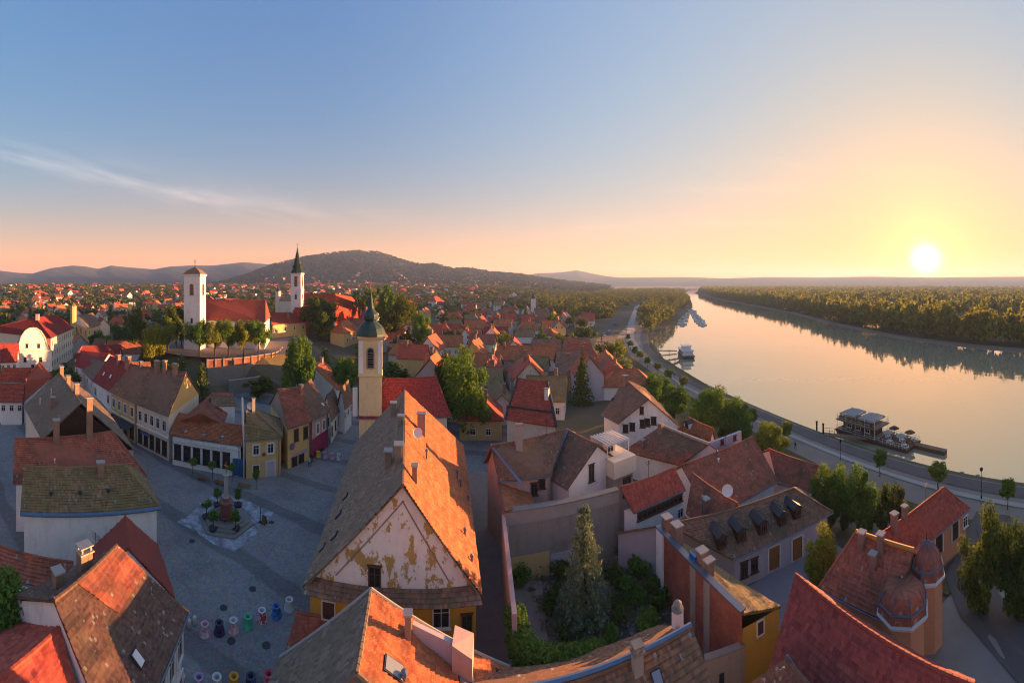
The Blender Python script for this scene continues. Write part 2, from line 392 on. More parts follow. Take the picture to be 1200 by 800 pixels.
def wallmat(name, c, dirt=(.16, .13, .10), amt=.35, peel=None):
    def b(N, Lk):
        p = posn(N); n1 = noise(N, Lk, p, .45, 6, .7); n2 = noise(N, Lk, p, 3.5, 4, .6)
        mp = N('ShaderNodeMapping'); Lk(p, mp.inputs[0]); mp.inputs['Scale'].default_value = (2.2, 2.2, .35); n4 = noise(N, Lk, mp.outputs[0], 1.0, 5, .65)
        k = mixc(N, Lk, ramp(N, Lk, n2, [(.3, (0, 0, 0)), (.7, (.25, .25, .25))]), c, tuple(q * .8 for q in c))
        k = mixc(N, Lk, ramp(N, Lk, n1, [(.5, (0, 0, 0)), (.8, (amt, amt, amt))]), k, dirt)
        k = mixc(N, Lk, ramp(N, Lk, n4, [(.5, (0, 0, 0)), (.75, (amt * .6,) * 3)]), k, dirt)
        bh = n2
        if peel:
            mq = N('ShaderNodeMapping'); Lk(p, mq.inputs[0]); mq.inputs['Scale'].default_value = (1, 1, .6); n3 = noise(N, Lk, mq.outputs[0], .85, 14, .72); f = ramp(N, Lk, n3, [(.53, (0, 0, 0)), (.555, (1, 1, 1))]); pk = mixc(N, Lk, noise(N, Lk, p, 1.6, 6, .7), tuple(q * .55 for q in peel), tuple(min(.7, q * 1.45) for q in peel)); k = mixc(N, Lk, f, k, pk); bh = f
        return pbsdf(N, Lk, k, .9, bump(N, Lk, bh, .012, .6), spec=.15)
    return mat(name, b)
WHITE = wallmat('plaster_white', (.82, .80, .77), amt=.3)
CREAM = wallmat('plaster_cream', (.72, .65, .52), amt=.3)
YELLOW = wallmat('plaster_yellow', (.66, .47, .20), amt=.3)
OCHRE = wallmat('plaster_ochre', (.60, .33, .05), amt=.25, peel=None)
PINK = wallmat('plaster_pink', (.52, .38, .35), amt=.4)
SALMON = wallmat('plaster_salmon', (.50, .27, .16), amt=.3)
GREYP = wallmat('plaster_grey', (.34, .30, .26), (.14, .11, .09), .7)
LILAC = wallmat('plaster_lilac', (.50, .46, .50), amt=.25)
PALEBLUE = wallmat('plaster_pale_blue', (.42, .46, .54), amt=.3)
PEEL = wallmat('plaster_peeling', (.76, .73, .71), (.36, .31, .27), .3, (.42, .28, .10))
MAGENTA = wallmat('plaster_magenta', (.32, .035, .10), amt=.2)
CHURCHRED = wallmat('plaster_church_red', (.45, .05, .03), amt=.2)
def b_brick(c1, c2, mortar):
    def b(N, Lk):
        g = N('ShaderNodeTexCoord').outputs['UV']
        t = N('ShaderNodeTexBrick'); Lk(g, t.inputs['Vector']); t.inputs['Scale'].default_value = 1.0
        t.inputs['Color1'].default_value = rgba(c1); t.inputs['Color2'].default_value = rgba(c2); t.inputs['Mortar'].default_value = rgba(mortar)
        t.inputs['Brick Width'].default_value = .27; t.inputs['Row Height'].default_value = .085; t.inputs['Mortar Size'].default_value = .012
        c = mixc(N, Lk, 1.0, t.outputs[0], ramp(N, Lk, noise(N, Lk, posn(N), .5, 6, .7), [(.3, (.55, .5, .5)), (.7, (1.1, 1, 1))]), 'MULTIPLY')
        return pbsdf(N, Lk, c, .9, bump(N, Lk, t.outputs[1], -.015, .8), spec=.15)
    return b
BRICK = mat('brick_red', b_brick((.42, .12, .075), (.32, .085, .06), (.32, .24, .2)))
BRICKO = mat('brick_orange', b_brick((.36, .15, .09), (.27, .10, .06), (.3, .22, .17)))
def simple(name, c, rough=.6, var=.25, sc=2.0, **k):
    return mat(name, lambda N, Lk: pbsdf(N, Lk, mixc(N, Lk, noise(N, Lk, posn(N), sc, 4), tuple(q * (1 - var) for q in c), c), rough, **dict(k)))
STONE = simple('stone_grey', (.30, .28, .25), .9, .45, 1.2)
CONC = simple('concrete_pale', (.42, .40, .37), .9, .35, .8)
DKWOOD = simple('wood_dark_brown', (.055, .030, .020), .7, .5, 4)
WOOD = simple('wood_brown', (.17, .09, .045), .7, .4, 4)
WOODO = simple('wood_orange', (.32, .14, .04), .6, .3, 4)
TRUNK = simple('bark', (.085, .062, .045), .95, .5, 5)
WFRAME = simple('painted_white', (.70, .69, .67), .55, .1)
BROWNFR = simple('painted_brown', (.10, .05, .035), .55, .2)
GREENP = simple('painted_green', (.03, .12, .08), .5, .2)
BLUEP = simple('painted_blue', (.04, .13, .30), .5, .2)
ZINC = simple('zinc_sheet', (.20, .24, .30), .42, .3, 1.5, Metallic=.5)
BLUEGUT = simple('blue_flashing', (.12, .22, .36), .45, .3, 2, Metallic=.2)
SLATE = simple('dark_metal_roof', (.045, .047, .055), .5, .3)
COPPER = simple('copper_patina', (.055, .105, .095), .5, .6, .9, Metallic=.25)
IRON = simple('black_iron', (.02, .02, .022), .5, .2)
GOLD = simple('gilded', (.6, .36, .08), .3, .1, 2, Metallic=.9)
GLASS = mat('window_glass', lambda N, Lk: pbsdf(N, Lk, mixc(N, Lk, N('ShaderNodeObjectInfo').outputs['Random'], (.010, .012, .016), (.035, .033, .032)), .06, spec=.5))
GLASSB = mat('skylight_glass', lambda N, Lk: pbsdf(N, Lk, (.22, .26, .30), .12, spec=.6))
CERAM = simple('ceramic_white', (.75, .74, .72), .35, .08)
def leafmat(name, a, b_, tr=.35):
    def b(N, Lk):
        g = N('ShaderNodeNewGeometry'); oi = N('ShaderNodeObjectInfo').outputs['Random']
        c = mixc(N, Lk, g.outputs['Random Per Island'], tuple(q * 2.5 for q in a), tuple(q * 2.5 for q in b_))
        c = mixc(N, Lk, 1.0, c, ramp(N, Lk, oi, [(0, (.75, .80, .7)), (.5, (1, 1, 1)), (1, (1.0, .88, .7))]), 'MULTIPLY')
        c = mixc(N, Lk, 1.0, c, ramp(N, Lk, noise(N, Lk, posn(N), .5, 3), [(.3, (.65, .7, .65)), (.7, (1, 1, 1))]), 'MULTIPLY')
        d = N('ShaderNodeBsdfDiffuse'); Lk(c, d.inputs[0]); t = N('ShaderNodeBsdfTranslucent'); Lk(c, t.inputs[0])
        m = N('ShaderNodeMixShader'); m.inputs[0].default_value = tr; Lk(d.outputs[0], m.inputs[1]); Lk(t.outputs[0], m.inputs[2]); return m.outputs[0]
    return mat(name, b)
LEAF = leafmat('leaves_green', (.045, .095, .018), (.085, .135, .026))
LEAFY = leafmat('leaves_yellow_green', (.085, .12, .02), (.14, .15, .03))
LEAFD = leafmat('leaves_dark', (.035, .060, .016), (.065, .085, .022))
NEEDLE = leafmat('needles_blue_green', (.060, .095, .060), (.13, .135, .070), .15)
FOREST = leafmat('leaves_forest', (.055, .074, .014), (.14, .13, .026), .5)
def b_cobble(N, Lk):
    p = posn(N); v = N('ShaderNodeTexVoronoi'); Lk(p, v.inputs['Vector']); v.inputs['Scale'].default_value = 5.5
    v2 = N('ShaderNodeTexVoronoi', feature='DISTANCE_TO_EDGE'); Lk(p, v2.inputs['Vector']); v2.inputs['Scale'].default_value = 5.5
    c = ramp(N, Lk, noise(N, Lk, p, .18, 6, .65), [(.3, (.17, .168, .17)), (.55, (.26, .25, .245)), (.75, (.20, .195, .195))])
    c = mixc(N, Lk, .35, c, v.outputs['Color'], 'SOFT_LIGHT')
    # faint laid bands of paler setts
    w_ = N('ShaderNodeTexWave', wave_type='RINGS'); Lk(p, w_.inputs['Vector']); w_.inputs['Scale'].default_value = .035; w_.inputs['Distortion'].default_value = 3; w_.inputs['Detail'].default_value = 3
    c = mixc(N, Lk, ramp(N, Lk, w_.outputs[0], [(.86, (0, 0, 0)), (.93, (.4, .4, .4))]), c, (.05, .05, .055))
    return pbsdf(N, Lk, c, .8, bump(N, Lk, ramp(N, Lk, v2.outputs[0], [(0, (0, 0, 0)), (.08, (1, 1, 1))]), .02, .7), spec=.25)
COBBLE = mat('cobble_paving', b_cobble)
ASPH = simple('asphalt', (.13, .12, .115), .9, .3, .4)
PROMP = simple('promenade_paving', (.30, .25, .21), .9, .35, .25)
PALEPATH = simple('pale_path', (.42, .39, .34), .9, .2, .3)
GRASSM = mat('lawn', lambda N, Lk: pbsdf(N, Lk, ramp(N, Lk, noise(N, Lk, posn(N), 1.2, 5), [(.3, (.07, .075, .02)), (.7, (.13, .11, .04))]), .95, bump(N, Lk, noise(N, Lk, posn(N), 12, 3), .06, 1)))
EARTH = mat('garden_earth', lambda N, Lk: pbsdf(N, Lk, ramp(N, Lk, noise(N, Lk, posn(N), .9, 8, .7), [(.3, (.05, .04, .03)), (.5, (.13, .10, .08)), (.65, (.26, .22, .20)), (.8, (.09, .08, .04))]), .95, bump(N, Lk, noise(N, Lk, posn(N), 3, 6), .15, 1)))

# ------------------------------------------------------------------ house builder
def V3(v, z): return Vector((v.x, v.y, z))
SAG = .11
def slope(mb, P, near, course=.33, lift=.075, uo=0.0):
    """one roof face: P = eave0, eave1, top1, top0 (or a triangle eave0, eave1, top); laid in overlapping courses when near"""
    e0, e1 = P[0], P[1]; t1 = P[2]; t0 = P[3] if len(P) > 3 else P[2]
    U = (e1 - e0).normalized(); n = (e1 - e0).cross(t0 - e0).normalized()
    if n.z < 0: n = -n
    W = n.cross(U); W = W if W.z > 0 else -W
    def uv(p): return ((p - e0).dot(U) + uo, (p - e0).dot(W))
    Ls = max((t0 - e0).length, (t1 - e1).length)
    k = max(1, int(Ls / course)) if near else 1
    for i in range(k):
        a, b = i / k, (i + 1) / k
        q = [e0.lerp(t0, a), e1.lerp(t1, a), e1.lerp(t1, b), e0.lerp(t0, b)]
        if near:
            g = max(1, int((q[1] - q[0]).length / 1.1))
            for j in range(g):          # each course laid a little unevenly
                r = [q[0].lerp(q[1], j / g), q[0].lerp(q[1], (j + 1) / g), q[3].lerp(q[2], (j + 1) / g), q[3].lerp(q[2], j / g)]
                for m_, (s_, f_) in enumerate(((j / g, a), ((j + 1) / g, a), ((j + 1) / g, b), (j / g, b))): r[m_] = r[m_] - Vector((0, 0, SAG * 4 * s_ * (1 - s_) * f_))
                lf = [lift * (1 + .75 * math.sin(p.x * 2.3 + p.y * 1.7 + i * 1.9) * math.sin(p.y * .9 - p.x * .6)) + .025 * math.sin(p.x * .8 + p.y * .55) for p in r[:2]]
                q0, q1 = r[0] + n * lf[0], r[1] + n * lf[1]; tp = [.025 * math.sin(p.x * .8 + p.y * .55) for p in r[2:]]
                q2, q3 = r[2] + n * tp[0], r[3] + n * tp[1]
                mb.face([q0, q1, q2, q3], [uv(p) for p in r])
                mb.face([r[0] - n * .03, r[1] - n * .03, q1, q0], [uv(r[0]), uv(r[1]), uv(r[1]), uv(r[0])])
        else: mb.face(q, [uv(x) for x in q])
def wpt(p, z): return at(p[0], p[1], z) if not isinstance(p, Vector) else Vector((p.x, p.y, z))
class House: pass
def house(name, A, B, E, Fp, ze, zr, label, roof, wall, cat='house', hipA=False, hipB=False, shed=False, zb=None, D=None, C=None, near=True,
          group=None, ov=.35, zd=None, gut=True, wmats=None, ridge=True, zf=None, thick=.14, gable=None):
    """A-B: eave seen from the square, E-Fp: ridge above A and above B; D, C: eave on the other side (mirrored when not given)"""
    A, B = wpt(A, ze), wpt(B, ze); zd = ze if zd is None else zd
    E, Fp = wpt(E, zr), wpt(Fp, zr if zf is None else zf)
    rd = (V3(Fp, 0) - V3(E, 0)); rd = rd.normalized() if rd.length > .3 else (V3(B, 0) - V3(A, 0)).normalized()
    def mir(P, Q, hip):
        if hip:
            d = V3(P, 0) - V3(Q, 0); al = rd * d.dot(rd); return V3(Q + al - (d - al), zd)
        return V3(Q * 2 - P, zd)
    if shed: D, C = V3(E, E.z), V3(Fp, Fp.z)
    else:
        D = mir(A, E, hipA) if D is None else wpt(D, zd); C = mir(B, Fp, hipB) if C is None else wpt(C, zd)
    h = House(); ctr = (A + B + C + D) / 4
    if zb is None: zb = min(zg(p.x, p.y) for p in (A, B, C, D)) - .3
    h.root = root = thing(name, (ctr.x, ctr.y, zb + .3), label, cat, group); h.zb = zb
    h.A, h.B, h.C, h.D, h.E, h.F = A, B, C, D, E, Fp
    # roof slab
    mb = MB(); faces = [[A, B, Fp, E]]
    if not shed: faces.append([C, D, E, Fp])
    if hipA: faces.append([D, A, E])
    if hipB: faces.append([B, C, Fp])
    h.rf = faces
    for i, f in enumerate(faces): slope(mb, f, near, uo=i * 7.3)
    dz = Vector((0, 0, -thick))
    for f in faces:
        g = [p + dz for p in f]; mb.face(list(reversed(g)))
    per = [A, B] + ([Fp] if not hipB and not shed else []) + [C, D] + ([E] if not hipA and not shed else [])
    for p, q in zip(per, per[1:] + per[:1]): mb.face([p + dz, q + dz, q, p])
    h.roof = mb.build('roof', roof, root)
    # walls, set in under the eaves
    cen = V3(ctr, 0)
    def inn(P, z):
        e1 = (V3(P, 0) - cen); return V3(P - e1.normalized() * min(ov * 1.35, e1.length * .3), z)
    a, b, c, d = inn(A, ze), inn(B, ze), inn(C, zd), inn(D, zd)
    h.w = [(a, b), (b, c), (c, d), (d, a)]
    wb = MB(); lo = lambda p: V3(p, zb)
    def hh(P, Q): return Q + (P - Q)
    tops = {}
    def quad(p, q, apex=None):
        ln = (V3(q, 0) - V3(p, 0)).length
        pts = [lo(p), lo(q), q + dz * .6] + ([apex] if apex is not None else []) + [p + dz * .6]
        u = (V3(q, 0) - V3(p, 0)).normalized()
        wb.face(pts, [((V3(x, 0) - V3(p, 0)).dot(u), x.z - zb) for x in pts])
    def gab(p, q, R_, P_, Q_):
        if shed: return None
        m = (V3(p, 0) + V3(q, 0)) / 2; dirn = (V3(q, 0) - V3(p, 0)); dl = dirn.length; dirn = dirn / max(dl, 1e-6)
        t = max(0.05, min(.95, (V3(R_, 0) - V3(p, 0)).dot(dirn) / max(dl, .1))); s = V3(p, 0).lerp(V3(q, 0), t)
        return V3(s, R_.z - thick - .06)
    gm = gable is not None
    quad(a, b); quad(b, c, None if hipB or gm else gab(b, c, Fp, B, C)); quad(c, d); quad(d, a, None if hipA or gm else gab(d, a, E, D, A))
    if gm:
        for p, q, hp, rr in ((b, c, hipB, Fp), (d, a, hipA, E)):
            if not hp: MB().face([p + dz * .6, q + dz * .6, gab(p, q, rr, p, q)]).build('gable', gable, root)
    h.gB = None if hipB or shed else gab(b, c, Fp, B, C); h.gA = None if hipA or shed else gab(d, a, E, D, A)
    wall_l = wall
    h.wall = wb.build('wall', wall_l, root)
    h.wallm = wall
    # ridge and hip tiles, gutter
    if ridge and near:
        rb = MB()
        segs = ([(E, Fp)] if (E - Fp).length > .4 else []) + ([(A, E), (D, E)] if hipA else []) + ([(B, Fp), (C, Fp)] if hipB else [])
        for p, q in segs:
            n = max(1, int((q - p).length / .42))
            for i in range(n):
                s0, s1 = p.lerp(q, i / n), p.lerp(q, min(1, (i + 1.08) / n))
                if p is E: s0, s1 = [t_ - Vector((0, 0, SAG * 4 * f_ * (1 - f_))) for t_, f_ in ((s0, i / n), (s1, min(1, (i + 1.08) / n)))]
                rb.tube(s0 + Vector((0, 0, .03)), s1 + Vector((0, 0, .03)), .15, .12, 6)
        if segs: rb.build('ridge_tiles', roof, h.roof)
    if gut and near:
        o_ = (V3(A + B, 0) / 2 - cen).normalized() * .07; MB().tube(A + dz * .7 + o_, B + dz * .7 + o_, .075, n=6).build('gutter', ZINC, root)
    return h
def hit_wall(h, px, py):
    o = Vector((0, 0, H)); d = ray(px, py); best = None
    for p, q in h.w:
        e = V3(q, 0) - V3(p, 0); n = Vector((e.y, -e.x, 0)).normalized(); dn = d.dot(n)
        if abs(dn) < 1e-5: continue
        t = (p - o).dot(n) / dn
        if t < 0: continue
        x = o + d * t; s = (V3(x, 0) - V3(p, 0)).dot(e) / e.length_squared
        if -.02 <= s <= 1.02 and (best is None or t < best[0]):
            c = V3((p + q) / 2, 0)
            if n.dot(d) > 0: n = -n
            best = (t, x, n, e.normalized())
    return best
def hit_roof(h, px, py):
    o = Vector((0, 0, H)); d = ray(px, py); best = None
    from mathutils.geometry import intersect_ray_tri
    for f in h.rf:
        for tr in ((f[0], f[1], f[2]),) + (((f[0], f[2], f[3]),) if len(f) > 3 else ()):
            x = intersect_ray_tri(tr[0], tr[1], tr[2], d, o, True)
            if x is not None and (best is None or (x - o).length < best[0]):
                n = (f[1] - f[0]).cross(f[2] - f[0]).normalized(); n = n if n.z > 0 else -n
                best = ((x - o).length, x, n, (f[1] - f[0]).normalized())
    return best
WIN = {}
def win_mesh(w_, h_, style):
    k = (round(w_, 2), round(h_, 2), style)
    if k in WIN: return WIN[k]
    fr, fd = MB(), .07
    t = .09
    fr.box((-w_ / 2 + t / 2, 0, 0), (t, fd * 2, h_)); fr.box((w_ / 2 - t / 2, 0, 0), (t, fd * 2, h_))
    fr.box((0, 0, h_ / 2 - t / 2), (w_ - 2 * t, fd * 2, t)); fr.box((0, 0, -h_ / 2 + t / 2), (w_ - 2 * t, fd * 2, t))
    if style in ('w', 'b', 'surround'):
        fr.box((0, -.005, 0), (.05, fd, h_ - 2 * t)); fr.box((0, -.005, h_ * .17), (w_ - 2 * t, fd * .9, .045))
    if style in ('w', 'b'): fr.box((0, .05, -h_ / 2 - .05), (w_ + .2, .22, .09)); fr.box((0, .04, h_ / 2 + .05), (w_ + .16, .16, .09))
    if style == 'surround':
        s = .16
        for sx in (-1, 1): fr.box((sx * (w_ / 2 + s / 2), .02, 0), (s, .1, h_ + 2 * s))
        fr.box((0, .02, h_ / 2 + s / 2), (w_, .1, s)); fr.box((0, .04, -h_ / 2 - s / 2), (w_ + .1, .2, s))
    pn = MB().box((0, .0, 0), (w_ - 2 * t, .03, h_ - 2 * t))
    f = bpy.data.meshes.new('window'); f.from_pydata(fr.v, [], fr.f); p = bpy.data.meshes.new('pane'); p.from_pydata(pn.v, [], pn.f)
    f.materials.append(BROWNFR if style == 'b' else WFRAME); p.materials.append(GLASS if style != 'shut' else BROWNFR)
    WIN[k] = (f, p); return f, p
def put_window(root, x, n, w_, h_, style='w', name='window'):
    f, p = win_mesh(w_, h_, style); o = link(name, f, root); o.location = x + n * .02 - wloc(root)
    o.rotation_euler = (0, 0, math.atan2(n.y, n.x) - math.pi / 2); link('pane' if style != 'shut' else 'shutter', p, o); return o
def window(h, px, py, w_=1.0, h_=1.5, style='w'):
    b = hit_wall(h, px, py)
    if b: return put_window(h.root, b[1], b[2], w_, h_, style)
def windows(h, side, n, z, w_=1.0, h_=1.5, style='w', s0=.1, s1=.9):
    p, q = h.w[side]; e = V3(q, 0) - V3(p, 0); nn = Vector((e.y, -e.x, 0)).normalized()
    c = sum((V3(a, 0) for a, _ in h.w), Vector()) / 4
    if nn.dot(V3((p + q) / 2, 0) - c) < 0: nn = -nn
    for i in range(n):
        s = s0 + (s1 - s0) * (i / (n - 1) if n > 1 else .5); put_window(h.root, V3(V3(p, 0).lerp(V3(q, 0), s), z), nn, w_, h_, style)
def door(h, px, py, w_=1.1, h_=2.2, m=None, frame=WFRAME):
    b = hit_wall(h, px, py)
    if not b: return
    x, n, e = b[1], b[2], Vector((-b[2].y, b[2].x, 0))
    d = MB().box(x + n * .03, (w_, .08, h_), e).build('door', m or WOODO, h.root)
    f = MB()
    for s in (-1, 1): f.box(x + n * .04 + e * s * (w_ / 2 + .08), (.16, .14, h_ + .16), e)
    f.box(x + n * .04 + Vector((0, 0, h_ / 2 + .08)), (w_, .14, .16), e); f.build('door_frame', frame, d)
    MB().box(x + n * .09 + e * (w_ / 2 - .12), (.05, .06, .16), e).build('handle', IRON, d)
def chimney(h, px, py, w_=.6, d_=.6, ht=1.6, m=None, cap='slab', pots=0):
    b = hit_roof(h, px, py)
    if not b: return
    x = b[1]; e = V3(b[3], 0).normalized(); m = m or BRICKO
    c = MB().box(x + Vector((0, 0, ht / 2 - .5)), (w_, d_, ht + 1.0), e); c.build  # shaft
    top = x.z + ht
    o = c.build('chimney', m, h.roof)
    k = MB().box(V3(x, top + .06), (w_ + .18, d_ + .18, .12), e)
    if cap == 'open':
        for sx in (-1, 1):
            for sy in (-1, 1): k.box(V3(x + e * sx * w_ * .38, top + .27) + Vector((-e.y, e.x, 0)) * sy * d_ * .38, (.12, .12, .3), e)
        k.box(V3(x, top + .46), (w_ + .1, d_ + .1, .08), e)
    for i in range(pots): k.lathe(V3(x + e * ((i - (pots - 1) / 2) * .35), top + .12), [(.12, 0), (.10, .35), (.07, .35)], 8)
    k.build('chimney_cap', CONC if m is not CONC else STONE, h.roof)
    return o
def skylight(h, px, py, w_=.7, l_=1.0, m=None):
    b = hit_roof(h, px, py)
    if not b: return
    x, n, e = b[1], b[2], b[3]; u = n.cross(e)
    f = MB(); f.box(x + n * .05, (w_ + .14, l_ + .14, .12), e, n)
    o = f.build('skylight', SLATE, h.roof); MB().box(x + n * .125, (w_, l_, .03), e, n).build('pane', m or GLASSB, h.roof)
def aerial(h, px, py, ht=2.2):
    b = hit_roof(h, px, py)
    if not b: return
    x = b[1]; k = MB().tube(x, x + Vector((0, 0, ht)), .025, n=5)
    for i in range(4): k.tube(x + Vector((-.5 + .08 * i, -.1, ht - .1 - .13 * i)), x + Vector((.5 - .08 * i, .1, ht - .1 - .13 * i)), .012, n=4)
    k.build('aerial', IRON, h.roof)
def vent(h, px, py, ht=.7, r=.09, m=None):
    b = hit_roof(h, px, py)
    if b: MB().lathe(b[1] + Vector((0, 0, -.2)), [(r, 0), (r, ht), (r * 1.7, ht), (r * 1.7, ht + .18), (r * .5, ht + .28)], 8).build('roof_vent', m or ZINC, h.roof)
def dish(h, px, py, r=.45):
    b = hit_roof(h, px, py)
    if not b: return
    x = b[1]; t = (-V3(ray(px, py), 0)).normalized(); c = x + Vector((0, 0, .9)); k = MB().tube(x, c, .03)
    mt = Matrix.Translation(c) @ (t + Vector((.3, 0, .35))).normalized().to_track_quat('Z', 'Y').to_matrix().to_4x4(); i0 = len(k.v)
    k.lathe((0, 0, 0), [(.02, -.02), (r * .6, .05), (r, .16), (r, .18), (r * .6, .08), (.02, .01)], 14, cap=False)
    k.v[i0:] = [tuple(mt @ Vector(p)) for p in k.v[i0:]]; k.build('satellite_dish', CERAM, h.roof)
def dormer(h, px, py, w_=1.0, ht=1.3, dp=1.6, m=None, arch=False):
    b = hit_roof(h, px, py)
    if not b: return
    x, n, e = b[1], V3(b[2], 0).normalized(), V3(b[3], 0).normalized()
    c = x + Vector((0, 0, ht / 2 - .1)) - n * (dp / 2 - .25)
    d = MB().box(c, (w_, dp, ht), e).build('dormer', m or DKWOOD, h.roof)
    k = MB(); fr = c + n * (dp / 2 + .15); bk = c - n * (dp / 2 + .6); z0 = x.z + ht - .15
    hw = w_ / 2 + .14; rz = .42
    pf = [V3(fr - e * hw, z0), V3(fr, z0 + rz), V3(fr + e * hw, z0)]; pb = [V3(bk - e * hw, z0 + .02), V3(bk, z0 + rz + .02), V3(bk + e * hw, z0 + .02)]
    up = Vector((0, 0, .07))
    for i in (0, 1): k.hexa([pf[i], pf[i + 1], pb[i + 1], pb[i], pf[i] + up, pf[i + 1] + up, pb[i + 1] + up, pb[i] + up])
    k.face([pf[0], pf[2], pf[1]]); k.build('dormer_roof', SLATE, h.roof)
    put_window(h.root, V3(c + n * dp / 2, x.z + ht * .45), n, w_ * .62, ht * .62, 'b')

# ------------------------------------------------------------------ houses round the square (each surveyed by its eave and ridge corners)
HS = {}
OLDCH = wallmat('chimney_render', (.30, .22, .17), (.12, .09, .07), .6)
# -- the long house with the peeling gable, middle of the picture
h = HS['main'] = house('long_house', (356, 687), (417, 518), (472, 569), (474, 457), 7.0, 15.2, 'long ochre house with peeling white gable and steep tiled roof painted half-sunlit beside the square',
          GREYM, OCHRE, D=(564, 699), C=(543, 522), gable=PEEL, gut=True, ov=.5)
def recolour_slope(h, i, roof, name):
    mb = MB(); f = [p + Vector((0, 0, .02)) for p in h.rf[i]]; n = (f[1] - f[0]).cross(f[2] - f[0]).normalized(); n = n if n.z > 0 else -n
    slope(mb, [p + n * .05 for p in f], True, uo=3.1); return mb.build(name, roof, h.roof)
tag(recolour_slope(h, 1, ORANGE, 'roof_slope'), 'tiled slope painted orange as lit by the sun')  # sunlight on the right slope is put into its orange tile colour
a, d = h.w[3][1], h.w[3][0]; nn = (V3(a, 0) - V3(d, 0)); nn = Vector((nn.y, -nn.x, 0)).normalized(); nn = nn if nn.y < 0 else -nn
mb = MB(); A_, D_ = V3(h.A, 7.0), V3(h.D, 7.0)
slope(mb, [A_ + nn * .62 + Vector((0, 0, -.1)), D_ + nn * .62 + Vector((0, 0, -.1)), V3(d, 7.5) + nn * .04, V3(a, 7.5) + nn * .04], True, course=.3)
mb.build('pent_roof', BROWN, h.root)
MB().hexa([V3(a, 6.55), V3(d, 6.55), V3(d, 6.55) + nn * .55, V3(a, 6.55) + nn * .55, V3(a, 6.85), V3(d, 6.85), V3(d, 6.85) + nn * .6, V3(a, 6.85) + nn * .6]).build('cornice', WHITE, h.root)
for fa, fb in ((.12, .02), (.93, .95)):
    pass
gp = h.gA
for q, s in ((a, 1), (d, -1)):      # bevelled band that follows the verge
    p0 = V3(V3(a, 0).lerp(V3(d, 0), .5), 0); u = (V3(gp, 0) - V3(q, 0)).normalized()
    MB().hexa([q + u * 2.0 + nn * .02 + Vector((0, 0, .9)), q + u * 2.1 + nn * .02 + Vector((0, 0, .9)), q + u * 2.1 + nn * .06 + Vector((0, 0, .9)), q + u * 2.0 + nn * .06 + Vector((0, 0, .9)),
               gp - Vector((0, 0, 1.1)) + nn * .02, gp + u * .1 - Vector((0, 0, 1.1)) + nn * .02, gp + u * .1 - Vector((0, 0, 1.1)) + nn * .06, gp - Vector((0, 0, 1.1)) + nn * .06]).build('gable_band', OLDCH, h.root)
window(h, 439, 678, .95, 1.9, 'b'); window(h, 517, 722, 1.3, 1.7, 'w'); window(h, 547, 731, .8, 1.5, 'b'); window(h, 385, 715, 1.1, 1.5, 'shut')
for p in ((461, 486, .8, .6, 1.5), (494, 505, .7, .9, 2.0), (470, 497, .6, .6, .9)): chimney(h, p[0], p[1], p[2], p[3], p[4], OLDCH, 'slab')
chimney(h, 455, 545, .7, .6, 1.3, OLDCH); chimney(h, 467, 541, .8, .6, 1.5, OLDCH); chimney(h, 486, 560, .4, .4, 1.0, BRICKO)
dish(h, 489, 517, .5)
for p in ((536, 558), (540, 569), (553, 660), (545, 628), (549, 588), (500, 535)): vent(h, *p)
for p in ((405, 582), (397, 603), (392, 628), (378, 642)): skylight(h, p[0], p[1], .45, .6)

# -- bottom middle: house with its sunlit slope coloured orange
F2, E2 = at(434, 693, 10), at(418, 790, 10); B2 = at(327, 773, 5); C2 = at(597, 785, 4.2); dv = E2 - F2
h = HS['orange'] = house('gabled_house', V3(B2 + dv * 1.25, 5), B2, E2, F2, 5.0, 10.0, 'house with dark left slope and sunlight-painted orange right slope in front of the peeling gable',
          GREYM, CREAM, C=C2, D=V3(C2 + dv * 1.15, 4.2), zd=4.2, hipA=True)
recolour_slope(h, 1, ORANGE, 'roof_slope')  # orange overlay paints this slope as sunlit, the other stays shade-grey
for i, (x, y) in enumerate(((461, 784), (546, 796))): skylight(h, x, y, .8, 1.1)
vent(h, 474, 797, .5, .12)
chimney(h, 478, 748, .38, .38, 1.5, OLDCH, 'slab')
for q_, n_ in ((h.B, 'left'), (h.C, 'right')): MB().tube(h.F + Vector((0, .1, .12)), q_ + Vector((0, .1, .12)), .11, n=6).build('verge_coping', CONC, h.root)
# white rooftop firewall with a stub tower on the orange slope
q0 = hit_roof(h, 484, 742)[1]; q1 = hit_roof(h, 531, 780)[1]; u = V3(q1 - q0, 0).normalized(); w_ = Vector((-u.y, u.x, 0))
MB().hexa([q0 - w_ * .15 - Vector((0, 0, .4)), q1 - w_ * .15 - Vector((0, 0, .4)), q1 + w_ * .15 - Vector((0, 0, .4)), q0 + w_ * .15 - Vector((0, 0, .4)),
           V3(q0 - w_ * .15, q0.z + .7), V3(q1 - w_ * .15, q1.z + 1.5), V3(q1 + w_ * .15, q1.z + 1.5), V3(q0 + w_ * .15, q0.z + .7)]).build('firewall', LILAC, h.root)
q2 = q1 + u * 1.2
MB().hexa([V3(q1 - w_ * .5, 4.5), V3(q2 - w_ * .5, 4.5), V3(q2 + w_ * .9, 4.5), V3(q1 + w_ * .9, 4.5), V3(q1 - w_ * .5, q1.z + 1.7), V3(q2 - w_ * .4, q1.z + .9), V3(q2 + w_ * .9, q1.z + 1.3), V3(q1 + w_ * .9, q1.z + 1.7)]).build('firewall_stub', PINK, h.root)
skylight(h, 588, 793, .6, .9, SLATE)
house('lean_to', (334, 762), (375, 745), (348, 717), (392, 721), 3.2, 4.6, 'small lean-to with dark red tiles under the ochre house corner', BRICKR, OCHRE, shed=True, gut=False, cat='shed')

